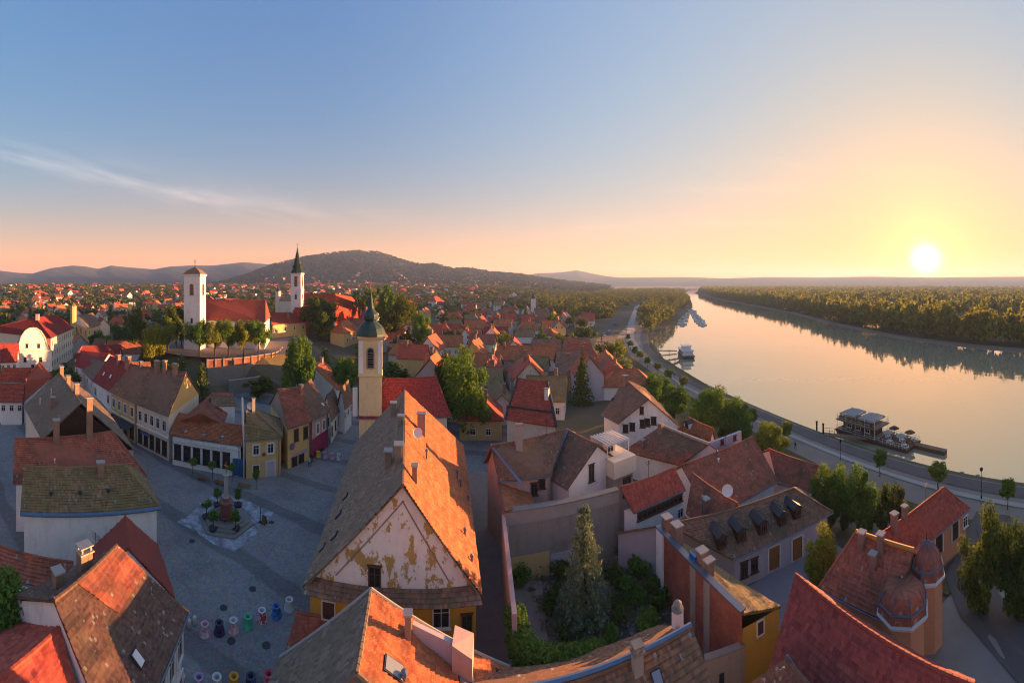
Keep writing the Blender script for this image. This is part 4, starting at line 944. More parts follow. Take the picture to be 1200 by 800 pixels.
def arch_win(root, c, n, w_, h_, m=GLASS):
    e = Vector((-n.y, n.x, 0)); o = MB(); pts = [c - e * w_ / 2 - Vector((0, 0, h_ / 2)), c + e * w_ / 2 - Vector((0, 0, h_ / 2))]
    for k in range(9):
        a_ = math.pi * k / 8; pts.append(c + e * math.cos(a_) * w_ / 2 + Vector((0, 0, h_ / 2 - w_ / 2 + math.sin(a_) * w_ / 2)))
    q = [p + n * .06 for p in pts]; o.face(q)
    for p0, p1, q0, q1 in zip(pts, pts[1:] + pts[:1], q, q[1:] + q[:1]): o.face([p0, p1, q1, q0])
    wv = o.build('arched_window', m, root)
    fr = MB(); pr = [p + n * .05 for p in pts]
    for p0, p1 in zip(pr, pr[1:] + pr[:1]): fr.tube(p0, p1, .11, n=5)
    if h_ > 2:
        for k in range(-3, 3): fr.box(c + n * .09 + Vector((0, 0, k * h_ / 8)), (w_ * .9, .05, .07), e)
    fr.build('window_surround', STONE, root); return wv
for dn in (-v, u, -u): arch_win(tw, V3(c, 17.8) + dn * tw_ / 2, dn, 1.1, 3.3)
b0 = 21.3
cp = MB().lathe(V3(c, 0), [(2.6, b0), (2.55, b0 + .3), (2.35, b0 + .8), (2.15, b0 + 1.25), (1.75, b0 + 1.75), (1.25, b0 + 2.15), (1.0, b0 + 2.45), (1.05, b0 + 2.55), (1.25, b0 + 2.75), (1.3, b0 + 3.2), (1.2, b0 + 3.6), (.85, b0 + 4.0), (.55, b0 + 4.5), (.40, b0 + 5.4), (.22, b0 + 6.6), (.08, b0 + 7.3)], 12, math.pi / 12)
cp.build('onion_spire', COPPER, tw); x = V3(c, b0 + 7.3); MB().tube(x, x + Vector((0, 0, 1.5)), .05).box(x + Vector((0, 0, 1.15)), (.7, .07, .07), u).lathe(x, [(.02, 0), (.2, .15), (.02, .4)], 8).build('cross', GOLD, tw)
for k in range(3): arch_win(h.root, V3(V3(h.w[1][0], 0).lerp(V3(h.w[1][1], 0), .2 + .3 * k), 5.2), Vector((u.x, u.y, 0)), 1.0, 2.6)
for k in range(2): arch_win(h.root, V3(V3(h.w[0][0], 0).lerp(V3(h.w[0][1], 0), .82 + .1 * k), 5.0) , -v, .9, 2.4)
MB().box(V3(c - u * 2.6 - v * .4, 10.2), (.8, .8, 4.6), u).build('corner_pinnacle', WHITE, h.root)

# ------------------------------------------------------------------ hill church
hc = HS['hillchurch'] = house('hill_church', (227, 374.6), (311, 377), (236, 351), (311, 351.6), 17.6, 24.2, 'white church with red roof and square tower on the hill', RED, WHITE, 'church', hipB=True, zb=8.0, near=True, ov=.3)
h = hc; u = (V3(h.B, 0) - V3(h.A, 0)).normalized(); v = Vector((-u.y, u.x, 0)); c = V3(atr(228.5, 126.5), 0) 
tw = sqprof(MB(), c, [(5.6, 7), (5.6, 32.2), (6.2, 32.6), (6.2, 33.0)], u, v).build('tower', WHITE, h.root)
pyr = MB()
for s0, z0, s1, z1 in ((6.3, 33.0, 3.6, 34.4), (3.6, 34.4, .2, 35.4)):
    P0 = [V3(c + u * (sx * s0 / 2) + v * (sy * s0 / 2), z0) for sx, sy in ((-1, -1), (1, -1), (1, 1), (-1, 1))]; P1 = [V3(c + u * (sx * s1 / 2) + v * (sy * s1 / 2), z1) for sx, sy in ((-1, -1), (1, -1), (1, 1), (-1, 1))]
    for k in range(4): pyr.face([P0[k], P0[(k + 1) % 4], P1[(k + 1) % 4], P1[k]])
pyr.build('tower_roof', BROWN, tw); x = V3(c, 35.3); MB().tube(x, x + Vector((0, 0, 2.6)), .09).box(x + Vector((0, 0, 1.9)), (.9, .1, .1), u).build('cross', IRON, tw)
for dn in (-v, u): arch_win(tw, V3(c, 28.0) + dn * 2.8, dn, 1.3, 3.6); arch_win(tw, V3(c, 18.0) + dn * 2.8, dn, .7, 1.6)
for k in range(5): MB().hexa([V3(h.w[0][0].lerp(h.w[0][1], .1 + .2 * k) + q, z) for z in (8, 15.5) for q in (-u * .5, u * .5, u * .5 - v * 1.2, -u * .5 - v * 1.2)]).build('buttress', WHITE, h.root)
for k in range(4): arch_win(h.root, V3(h.w[0][0].lerp(h.w[0][1], .2 + .2 * k), 14.0), -v, .9, 2.6)
for k in range(2): arch_win(h.root, V3(h.w[1][0].lerp(h.w[1][1], .3 + .4 * k), 13.0), u, .9, 3.0, CONC)
h2 = HS['rectory'] = house('rectory', (318, 381), (360, 377), (318, 366), (341, 366), 13.8, 17.6, 'yellow rectory with red hipped roof behind the white hill church', RED, YELLOW, hipB=True, zb=4.0, near=True); chimney(h2, 338, 372, .8, .8, 2.2, BRICKO); windows(h2, 0, 4, 11.8, 1.0, 1.8, 'surround')

# retaining wall of the hill, brick parapet above a stone base
t = thing('hill_wall', V3(at(286, 428, 7.5), 0), 'curved brick parapet wall on stone base round the church hill', 'wall')
pw = [(243, 428), (262, 427), (286, 425), (303, 422.5), (318, 420), (327, 417), (331, 412)]; ps = [V3(at(x, y, 7.4), 0) for x, y in pw]
pts = []
for a_, b_ in zip(ps, ps[1:]):
    n_ = max(2, int((b_ - a_).length / 3.2))
    for k in range(n_): pts.append(a_.lerp(b_, k / n_))
pts.append(ps[-1])
for a_, b_ in zip(pts, pts[1:]):
    u = (b_ - a_).normalized(); ln = (b_ - a_).length; m = (a_ + b_) / 2; n = Vector((u.y, -u.x, 0))
    def sl(z0, z1, th):
        P = [V3(a_, z0), V3(b_, z0), V3(b_, z1), V3(a_, z1)]; k = MB(); f = [q + n * th for q in P]
        k.face(f, [(0, 0), (ln, 0), (ln, z1 - z0), (0, z1 - z0)]); k.face([f[3], f[2], P[2] - n * .1, P[3] - n * .1], [(0, 0), (ln, 0), (ln, .3), (0, .3)]); k.face([P[1] - n * .1, P[0] - n * .1, P[3] - n * .1, P[2] - n * .1], [(0, 0), (ln, 0), (ln, z1 - z0), (0, z1 - z0)]); return k
    sl(6.9, 8.9, .12).build('brick_panel', BRICKO, t); sl(1.5, 6.9, .4).build('stone_base', STONE, t)
    MB().box(V3(a_, 8.0) + n * .1, (.55, .55, 2.4), u).build('pier', BRICKO, t); MB().box(V3(m, 8.98), (ln, .4, .14), u).build('coping', CONC, t)
t = thing('lane_wall', V3(at(300, 445, 4), 0), 'pale coped stone wall along the lane below the hill', 'wall')
lw = [V3(at(x, y, 3.6), 0) for x, y in ((268, 447), (300, 443), (322, 437), (336, 427), (341, 416))]
for a_, b_ in zip(lw, lw[1:]):
    u = (b_ - a_).normalized(); m = (a_ + b_) / 2
    MB().box(V3(m, 1.6), ((b_ - a_).length, .5, 4.4), u).build('wall_face', STONE, t); MB().box(V3(m, 3.88), ((b_ - a_).length, .7, .16), u).build('coping', CONC, t)

# ------------------------------------------------------------------ red and white cathedral with the green spire
h = HS['cathedral'] = house('cathedral', (343, 365), (393, 366), (354, 343.8), (393, 344.2), 17.0, 24.0, 'red and white cathedral with slender dark spire among the trees', RED, CHURCHRED, 'church', hipB=True, zb=7)
u = (V3(h.B, 0) - V3(h.A, 0)).normalized(); v = Vector((-u.y, u.x, 0)); c = V3(atr(348.5, 190), 0)
tw = sqprof(MB(), c, [(5.2, 7), (5.2, 26.5), (5.7, 26.8), (5.2, 27.1), (5.0, 34.2), (5.6, 34.6), (5.6, 35.1)], u, v).build('tower', WHITE, h.root)
for dn in (-v, u):
    MB().box(V3(c, 30.6) + dn * 2.52, (1.6, .12, 5.6), Vector((-dn.y, dn.x, 0))).build('red_panel', CHURCHRED, tw); arch_win(tw, V3(c, 30.2) + dn * 2.62, dn, 1.2, 3.2); arch_win(tw, V3(c, 23.5) + dn * 2.6, dn, 1.0, 2.4)
MB().lathe(V3(c, 0), [(3.6, 35.1), (3.3, 36), (2.3, 37.4), (2.6, 38.6), (1.9, 39.6), (1.7, 41), (1.2, 42.2), (.9, 44), (.5, 45.4), (.2, 47.6)], 8, math.pi / 8).build('spire', simple('dark_green_copper', (.02, .045, .04), .5, .5), tw)
x = V3(c, 47.4); MB().tube(x, x + Vector((0, 0, 2.4)), .1).box(x + Vector((0, 0, 1.7)), (1, .1, .1), u).build('cross', GOLD, tw)
for k in range(4): MB().box(V3(h.w[0][0].lerp(h.w[0][1], .55 + .14 * k), 12.0) - v * .06, (.9, .2, 10), u).build('pilaster', WHITE, h.root)
ap = V3((h.B + h.C) / 2, 0); MB().lathe(ap, [(5.4, 7), (5.4, 16.6), (5.9, 17.0)], 10).build('apse', CHURCHRED, h.root); MB().lathe(ap, [(6.1, 17.0), (3.4, 21.0), (.2, 24.0)], 10).build('apse_roof', SLATE, h.root)
for k in range(10):
    a_ = 2 * math.pi * k / 10; d_ = Vector((math.cos(a_), math.sin(a_), 0))
    if d_.y < .3: MB().box(ap + d_ * 5.4 + Vector((0, 0, 11.8)), (1.0, .4, 9.6), Vector((-d_.y, d_.x, 0))).build('pilaster', WHITE, h.root)

# ------------------------------------------------------------------ upper left: street with the curved gable
t = thing('baroque_house', V3(atr(38, 118), 0), 'white house with curved baroque gable and red roof up the street', 'house')
u = Vector((math.cos(SUN_AZ * 0 + (38 - 600) / F * 1.0), -math.sin((38 - 600) / F), 0)).normalized(); v = V3(atr(38, 1), 0).normalized()
c = V3(atr(38.5, 118), 0); prof = [(-5.8, 1), (-5.8, 9.4), (-5.0, 9.6), (-4.3, 11.2), (-3.6, 13.6), (-2.4, 15.4), (-1.0, 16.3), (1.0, 16.3), (2.4, 15.4), (3.6, 13.6), (4.3, 11.2), (5.0, 9.6), (5.8, 9.4), (5.8, 1)]
m = MB(); fr = [V3(c + u * x, z) for x, z in prof]; bk_ = [p + v * .6 for p in fr]; m.face(fr); m.face(list(reversed(bk_)))
for k in range(len(fr)): m.face([fr[k], bk_[k], bk_[(k + 1) % len(fr)], fr[(k + 1) % len(fr)]])
m.build('gable_wall', WHITE, t)
m = MB(); lip = [(-5.8, 9.4), (-5.0, 9.6), (-4.3, 11.2), (-3.6, 13.6), (-2.4, 15.4), (-1.0, 16.3), (1.0, 16.3), (2.4, 15.4), (3.6, 13.6), (4.3, 11.2), (5.0, 9.6), (5.8, 9.4)]
for (xa, za), (xb, zb_) in zip(lip, lip[1:]): m.tube(V3(c + u * xa, za) - v * .1, V3(c + u * xb, zb_) - v * .1, .2, n=5)
m.box(V3(c, 9.3) - v * .15, (12, .5, .3), u).build('gable_moulding', CREAM, t)
m = MB(); bb = c + v * 16
slope(m, [V3(c - u * 5.6 + v * .6, 9.2), V3(bb - u * 5.6, 9.2), V3(bb, 15.2), V3(c + v * .6, 15.2)], True); slope(m, [V3(bb + u * 5.6, 9.2), V3(c + u * 5.6 + v * .6, 9.2), V3(c + v * .6, 15.2), V3(bb, 15.2)], True); m.build('roof', RED2, t)
m = MB().box(c + v * 8.3 + Vector((0, 0, 5)), (10.8, 15.4, 8.6), u); m.build('wall', WHITE, t)
for x_, z_, w_, h_ in ((-1.8, 10.8, .8, 1.2), (1.8, 10.8, .8, 1.2), (-2.4, 6.6, .9, 1.4), (2.4, 6.6, .9, 1.4), (0, 4.2, 1.0, 1.5), (-2.6, 3.2, .9, 1.4)): put_window(t, V3(c + u * x_, z_), -v, w_, h_, 'b')
h = house('long_cream_building', (60, 396), (87, 384), (41, 372), (67, 369), 12.0, 17.0, 'long three-storey cream building beside the curved baroque gable', RED2, CREAM, 'building', hipA=True, zb=-.5)
for z in (3.2, 6.6, 10.0): windows(h, 0, 10, z, 1.1, 2.0, 'surround', .05, .95)
chimney(h, 44, 375, 1.2, 1.2, 2.2, CONC)
h = house('grey_roofed_building', (103, 385), (118.5, 380), (92, 369), (109, 366.5), 9.0, 14.0, 'yellow building with grey roof and rounded white gable up the street', GREYM, YELLOW, 'building', gable=WHITE, zb=0)
for z in (3.2, 6.8): windows(h, 0, 5, z, 1.2, 2.0, 'surround')
windows(h, 3, 4, 6.5, 1.2, 2.0, 'b'); t = thing('yellow_bell_turret', V3(atr(86, 190), 12), 'small yellow bell turret rising above the roofs on the left', 'tower')
cq_ = V3(atr(86, 190), 0); MB().lathe(cq_, [(1.6, 8), (1.6, 18.2), (1.9, 18.4), (1.9, 18.8)], 8).build('shaft', YELLOW, t); MB().lathe(cq_, [(1.9, 18.8), (1.3, 19.6), (.1, 20.6)], 8).build('cap', BROWN, t)
for nm, A_, B_, E_, F_, ze_, zr_, lb, rm, wm_ in (
    ('red_house', (0, 471), (27, 471), (-2, 449), (29, 449), 5, 8, 'low house with bright red roof at the left edge, nearer of two', RED, WHITE),
    ('red_house', (-2, 447), (34, 447), (2, 431), (36, 431), 6, 9, 'low house with bright red roof at the left edge, farther of two', RED, WHITE),
    ('red_gabled_house', (28, 470), (62, 441), (30, 445), (47, 424), 5, 8.6, 'red roofed house with small gable in front of the baroque house', RED, WHITE),
    ('red_flat_house', (0, 425), (20, 424), (0, 402), (22, 402), 8, 13, 'white house with tall dark red roof left of the baroque gable', RED2, WHITE),
    ('grey_roof_house', (108, 446), (96, 434), (124, 424), (108, 420), 5, 8.0, 'grey roofed house tucked behind the street row', GREYM, WHITE),
    ('red_row_house', (86, 428), (112, 437), (95, 411), (128, 414), 5.5, 9.2, 'wide dark red roof behind the street, nearer', RED2, WHITE),
    ('red_row_house', (86, 420), (140, 420), (96, 405), (142, 404), 6, 10, 'wide dark red roof behind the street, farther', RED2, WHITE),
    ('pointed_white_house', (103, 411), (121, 412), (112, 396), (124, 397), 5, 9.5, 'small house with pointed white gable behind the red roofs', BROWN, WHITE),
    ('dusty_red_house', (122, 410), (168, 409), (125, 399), (168, 398), 6.5, 10.5, 'long dusty red roof left of the hill trees', BRICKR, WHITE),
    ('brick_hall', (160, 436), (178, 437), (150, 424), (176, 424), 8, 11, 'brick-red roof peeping over the street row', BRICKR, SALMON),
    ('cottage', (246, 470), (266, 474), (247, 462), (272, 464), 7.5, 9.2, 'small roof terrace house below the brick hill wall', GREYM, WHITE),
    ('lane_house', (404, 480), (414, 470), (399, 455), (408, 445), 5, 9, 'narrow house with dark roof behind the lane bend', BROWN, WHITE)):
    h = house(nm, A_, B_, E_, F_, ze_, zr_, lb, rm, wm_); windows(h, 0, 3, ze_ - 1.4, .9, 1.3, 'w')

for k_, x, y in (('main', 474, 520), ('redback', 90, 512), ('woodgable', 84, 456), ('pinka', 340, 458), ('R1', 640, 512), ('R10', 738, 448), ('R9', 800, 511), ('R8', 850, 527), ('R3b', 880, 590), ('mossy', 112, 662), ('R2', 760, 562), ('R11', 622, 447), ('R7', 1085, 588)): aerial(HS[k_], x, y)

# ------------------------------------------------------------------ paving, roads, quay
def drape(name, xs, ys, m, dz, kind='structure', keep=None):
    return grid_obj(name, xs, ys, m, kind, lambda x, y: zg(x, y) + dz)
def drape_low(name, xs, ys, m, dz):
    mb = MB()
    for a, b in zip(ys, ys[1:]):
        for c, d in zip(xs, xs[1:]):
            q = [(c, a), (d, a), (d, b), (c, b)]; z = [zg(*p) for p in q]
            if max(z) < .4: mb.face([(p[0], p[1], k + dz) for p, k in zip(q, z)])
    return tag(mb.build(name, m), kind='structure')
def fr(a, b, s):
    n = max(1, int(abs(b - a) / s)); return [a + (b - a) * i / n for i in range(n + 1)]
drape_low('square_pavement', fr(-82, 0.6, 2), fr(2, 86, 2), COBBLE, .05)
drape('alley_pavement', fr(-9, 3, 2), fr(24, 60, 2), simple('alley_setts', (.32, .25, .21), .9, .4, 1.2), .09)
def strip(name, pts, width, m, dz, n=2, kind='structure', z=None):
    P = []
    for (a, b), (c, d) in zip(pts, pts[1:]):
        k = max(1, int(math.hypot(c - a, d - b) / 5))
        for i in range(k): P.append(Vector((a + (c - a) * i / k, b + (d - b) * i / k, 0)))
    P.append(Vector((*pts[-1], 0))); mb = MB(); prev = None
    for i, p in enumerate(P):
        t = (P[min(i + 1, len(P) - 1)] - P[max(i - 1, 0)]).normalized(); nr = Vector((t.y, -t.x, 0))
        row = [p + nr * width * (j / n - .5) for j in range(n + 1)]
        row = [Vector((q.x, q.y, (zg(q.x, q.y) if z is None else z) + dz)) for q in row]
        if prev:
            for j in range(n): mb.face([prev[j], row[j], row[j + 1], prev[j + 1]])
        prev = row
    return tag(mb.build(name, m), kind=kind)
strip('promenade_pavement', [(50.5, -150), (50.5, 112), (54, 150), (60, 190), (78, 232), (104, 290)], 20, PROMP, .05, 8)
strip('riverside_road', [(41, -150), (42, 20), (44, 83), (43.2, 130), (44, 150), (46.6, 180), (57, 225), (71, 265), (106, 355), (150, 440), (210, 560)], 6.5, ASPH, .10, 4)
strip('promenade_path', [(55.2, -150), (55.2, 60), (53.2, 112), (55.9, 141), (58.6, 171)], 1.1, PALEPATH, .14, 1)
strip('promenade_path', [(58.6, 171), (64, 196), (70, 221), (95, 294), (158, 469), (215, 590)], 5.0, PALEPATH, .14, 2)
strip('cycle_track', [(58.6, -150), (58.6, 60), (57.4, 112), (60.6, 150), (66, 181), (80, 224), (108, 296), (150, 400)], 3.0, simple('track_asphalt', (.15, .13, .12), .9, .3, .5), .12, 1)
strip('bank_grass', [(60.4, 88), (59.9, 112), (63.2, 150), (69.5, 181), (84, 224), (112, 296), (154, 400)], 2.2, GRASSM, .10, 2)
strip('verge_grass', [(47.6, -20), (48.2, 60), (48.4, 120), (50.5, 165), (62, 215)], 3.6, GRASSM, .16, 2)
# quay edge of rough stones
rq = random.Random(3); qm = MB()
for i in range(430):
    y = -60 + i * .6; x = interp(BANK_W, y) - .2 + rq.uniform(-.3, .5)
    qm.box((x, y, -4.3 + rq.uniform(-.4, .35)), (rq.uniform(.5, 1.2), rq.uniform(.5, 1.0), rq.uniform(.6, 1.2)), Vector((rq.uniform(.5, 1), rq.uniform(-1, 1), 0)))
tag(qm.build('quay_stones', STONE), 'rough grey stones along the quay edge', 'stones', kind='stuff')
# sandy shore of the island
sm = MB(); yy = list(range(-200, 900, 12))
for a, b in zip(yy, yy[1:]):
    wa, wb = 3.0 + 1.8 * math.sin(a * .031) + 1.0 * math.sin(a * .11), 3.0 + 1.8 * math.sin(b * .031) + 1.0 * math.sin(b * .11)
    sm.face([(interp(BANK_E, a) - 1.0 - wa * .3, a, -5.06), (interp(BANK_E, a) + 7, a, -4.2), (interp(BANK_E, b) + 7, b, -4.2), (interp(BANK_E, b) - 1.0 - wb * .3, b, -5.06)])
tag(sm.build('sandy_shore', simple('sand', (.33, .25, .17), .95, .3, .5)), kind='structure')
# spruce garden, paved court, lane and yard on the right
gv = [V3(at(*p, 0), 0) for p in ((604, 712), (598, 680), (722, 640), (745, 668), (778, 650), (800, 760), (640, 790))]
def poly(name, pts, m, dz, label=None, kind='structure'):
    c = sum(pts, Vector()) / len(pts); mb = MB()
    mb.face([Vector((p.x, p.y, zg(p.x, p.y) + dz)) for p in pts]); return tag(mb.build(name, m), kind=kind)
tm = MB(); tm.face([(-95 + 31 * math.cos(k * .2618), 104 + 31 * math.sin(k * .2618), 8.66) for k in range(24)]); tag(tm.build('hill_terrace', simple('terrace_gravel', (.24, .20, .165), .95, .35, .4)), kind='structure')
drape('garden_ground', fr(.4, 14.2, 1), fr(22, 42, 1), EARTH, .06)
drape('court_pavement', fr(17, 34, 1.5), fr(17, 31, 1.5), simple('court_paving', (.30, .27, .29), .85, .3, 1.0), .06)
strip('lane', [(26, -4), (30, 6), (34, 12), (38.5, 15.5), (46, 16.5), (52, 17)], 5.0, ASPH, .24, 3)
drape('yard_concrete', fr(22, 43, 1.5), fr(-40, 16, 1.5), simple('yard_concrete', (.30, .265, .235), .9, .3, .6), .06)
poly('lawn', [V3(at(*p, -1.2), 0) for p in ((1095, 690), (1110, 700), (1128, 672), (1118, 660))], GRASSM, .16)
# chalk painting round the monument
MON = V3(at(265, 603, .6), 0)
cm = MB(); rk = random.Random(5); ring = []
for k in range(28):
    a = 2 * math.pi * k / 28; tip = (k % 7 == 0) * 1.9 + (k % 7 in (1, 6)) * .5; ring.append(MON + Vector((math.cos(a + .9), math.sin(a + .9), 0)) * (4.7 + tip * .8 + rk.uniform(-.35, .35)))
cm.face([V3(p, .066) for p in ring])
def b_chalk(N, Lk):
    p = posn(N); n = noise(N, Lk, p, .9, 6, .7); c = ramp(N, Lk, noise(N, Lk, p, .35, 3), [(.35, (.32, .40, .52)), (.5, (.48, .52, .56)), (.65, (.42, .36, .46))])
    return pbsdf(N, Lk, mixc(N, Lk, ramp(N, Lk, n, [(.38, (0, 0, 0)), (.6, (.9, .9, .9))]), (.17, .165, .165), c), .9)
tag(cm.build('pavement_painting', mat('chalk_paint', b_chalk)), kind='structure')

# ------------------------------------------------------------------ vegetation
def leaf_cloud(n, centers, radii, size, rs, flat=.0):
    """n leaf quads spread over clump spheres; returns (verts, faces) arrays"""
    k = rs.integers(0, len(centers), n); d = rs.normal(size=(n, 3)); d /= np.linalg.norm(d, axis=1)[:, None]
    rad = radii[k][:, None] * (rs.random((n, 1)) ** .45)
    p = centers[k] + d * rad
    nn = d + rs.normal(size=(n, 3)) * .75; nn[:, 2] += .35; nn /= np.linalg.norm(nn, axis=1)[:, None]
    t = np.cross(nn, rs.normal(size=(n, 3))); t /= np.linalg.norm(t, axis=1)[:, None]; b = np.cross(nn, t)
    s = size * (0.6 + .8 * rs.random((n, 1)))
    v = np.empty((n, 4, 3)); v[:, 0] = p - t * s; v[:, 1] = p - b * s * .6; v[:, 2] = p + t * s; v[:, 3] = p + b * s * .6
    return v.reshape(-1, 3)
def quads_mesh(name, v, m):
    me = bpy.data.meshes.new(name); n = len(v) // 4
    me.vertices.add(len(v)); me.vertices.foreach_set('co', v.astype(np.float32).ravel())
    me.loops.add(4 * n); me.loops.foreach_set('vertex_index', np.arange(4 * n, dtype=np.int32))
    me.polygons.add(n); me.polygons.foreach_set('loop_start', np.arange(0, 4 * n, 4, dtype=np.int32))
    me.materials.append(m); me.update(calc_edges=True); return me
def crown_pts(seed, n, leaf, shape='round', nclump=26):
    rs = np.random.default_rng(seed); c = []; r = []
    while len(c) < nclump:
        p = rs.normal(size=3); p /= np.linalg.norm(p); p *= rs.random() ** .4
        z = p[2]
        if shape == 'round': q = np.array([p[0] * .80, p[1] * .80, 1.35 + z * .75])
        elif shape == 'tall': q = np.array([p[0] * .56, p[1] * .56, 1.30 + z * .95])
        elif shape == 'wide': q = np.array([p[0] * .95, p[1] * .95, 1.25 + z * .55])
        elif shape == 'full': q = np.array([p[0] * .78, p[1] * .78, 1.08 + z * .88])
        else: q = np.array([p[0] * .72, p[1] * .72, .95 + z * .72])
        c.append(q); r.append(rs.uniform(.18, .36) * (1.0 if shape != 'ball' else .8))
    return leaf_cloud(n, np.array(c), np.array(r), leaf, rs)
def trunk_mb(seed, top=1.25, r=.075, limbs=6):
    rr = random.Random(seed); mb = MB(); p = Vector((0, 0, -.02)); n = 4
    for i in range(n):
        q = Vector((rr.uniform(-.03, .03), rr.uniform(-.03, .03), top * (i + 1) / n)); mb.tube(p, q, r * (1 - .18 * i), r * (1 - .18 * (i + 1)), 7); p = q
    for i in range(limbs):
        z = top * rr.uniform(.45, .95); a = rr.uniform(0, 6.28); L_ = rr.uniform(.35, .65)
        mb.tube((0, 0, z), (math.cos(a) * L_, math.sin(a) * L_, z + rr.uniform(.25, .55)), r * .45, r * .12, 5)
    return mb
def mesh_of(mb, name, m):
    me = bpy.data.meshes.new(name); me.from_pydata(mb.v, [], mb.f); me.materials.append(m); return me
TREES = {}
def tree_proto(kind, var, m, near):
    k = (kind, var, m.name, near)
    if k in TREES: return TREES[k]
    n = (14000 if near else 1500); leaf = .043 if near else .10
    if kind == 'ball':
        n, leaf = (3600 if near else 700), (.075 if near else .13)
        cr = quads_mesh('crown', crown_pts(var + 50, n, leaf, 'ball', 70) , m); tr = mesh_of(trunk_mb(var, 1.1, .06, 0), 'trunk', TRUNK)
    elif kind == 'conifer':
        rs = np.random.default_rng(var + 9); V = []
        for i in range(14):
            z = .08 + .9 * i / 14; R_ = .36 * (1 - z) ** .8 + .02
            nb = max(5, int(13 * (1 - z)) + 4)
            for j in range(nb):
                a = 6.283 * (j + rs.random()) / nb; L_ = R_ * rs.uniform(.75, 1.1); cs = []
                for s in np.linspace(.25, 1, 5): cs.append([math.cos(a) * L_ * s, math.sin(a) * L_ * s, z - .10 * s * L_ / .3 + .02])
                V.append(leaf_cloud(52 if near else 9, np.array(cs), np.full(5, .028 + .014 * (1 - z)), .015 if near else .032, rs))
        cr = quads_mesh('crown', np.concatenate(V), m); tr = mesh_of(trunk_mb(var, .9, .018, 0), 'trunk', TRUNK)
    else:
        cr = quads_mesh('crown', crown_pts(var, n, leaf, kind, 44 if near else 24), m); tr = mesh_of(trunk_mb(var), 'trunk', TRUNK)
    TREES[k] = (cr, tr); return cr, tr
ALLT = []
def tree(p, width, height, kind='round', m=None, label=None, group=None, near=False, name='tree', var=None, sink=0.0):
    m = m or LEAF; var = random.randrange(2 if near else 3) if var is None else var
    cr, tr = tree_proto(kind, var, m, near)
    o = thing(name, (p.x, p.y, zg(p.x, p.y) - sink), label, 'tree', group)
    base = {'round': .90, 'tall': .68, 'wide': 1.05, 'ball': .88, 'conifer': .31, 'full': .9}[kind]
    s = width / 2 / base; o.scale = (s, s, height / {'round': 2.38, 'tall': 2.5, 'wide': 2.05, 'ball': 2.65, 'conifer': 1.0, 'full': 2.2}[kind]); o.rotation_euler = (0, 0, random.uniform(0, 6.28))
    link('trunk', tr, o)
    c = link('crown', cr, o)
    if kind == 'ball': c.location = (0, 0, .75)
    ALLT.append((o, p)); return o
def treepx(px, py, wpx, hpx, r, kind='round', m=None, label=None, near=None, name='tree', group=None, zb=None):
    p = atr(px, r); ztop = H - r * (py - hpx / 2 - HY) / F; w_ = wpx * r / F; zb = zg(p.x, p.y) if zb is None else zb
    return tree(p, w_, max(2.0, ztop - zb), kind, m, label, group, near=(r < 110) if near is None else near, name=name)
# named trees
treepx(546, 458, 66, 108, 74, 'full', LEAF, 'big round green tree behind the red church roof')
treepx(524, 440, 30, 60, 80, 'round', LEAFD, 'dark tree half hidden behind the big round green tree')
sp = treepx(685, 662, 62, 150, 33.6, 'conifer', NEEDLE, 'tall blue-green spruce standing in the walled garden', True, 'spruce_tree')
treepx(352, 416, 40, 58, 92, 'full', LEAF, 'bright green tree beside the lane below the hill wall')
treepx(403, 432, 28, 34, 98, 'round', LEAF, 'bushy green tree left of the yellow church tower')
treepx(374, 366, 44, 44, 160, 'round', LEAFD, 'large dark tree in front of the red cathedral', True)
treepx(466, 366, 52, 46, 165, 'wide', LEAFD, 'broad dark tree right of the cathedral', True)
treepx(494, 378, 26, 34, 150, 'round', LEAF, 'round tree at the right end of the dark grove', True)
treepx(430, 350, 36, 34, 200, 'round', LEAFD, 'tree directly behind the onion spire')
treepx(448, 344, 30, 30, 215, 'round', LEAF, 'tree behind the broad dark grove')
for i, (x, w_) in enumerate(((234, 29), (252, 30), (268, 27), (286, 28), (303, 24))):
    treepx(x, 392, w_ * 1.2, 38, 113, 'wide', LEAFY if i % 2 else LEAF, ['first', 'second', 'third', 'fourth', 'fifth'][i] + ' from left of the small trees before the white hill church', True, group='trees before the hill church')
for i, (x, y, w_, h_) in enumerate(((180, 391, 28, 34), (197, 390, 26, 36), (206, 374, 34, 40), (213, 392, 20, 30), (160, 372, 22, 34))):
    treepx(x, y, w_, h_, 118 + 4 * i, 'round', (LEAFY, LEAFY, LEAFD, LEAF, LEAFD)[i], ('yellow-green tree left of the hill church, outermost', 'yellow-green tree left of the hill church, inner', 'tall dark tree touching the hill church tower', 'small tree at the foot of the hill church tower', 'dark tree far left of the hill church')[i], True)
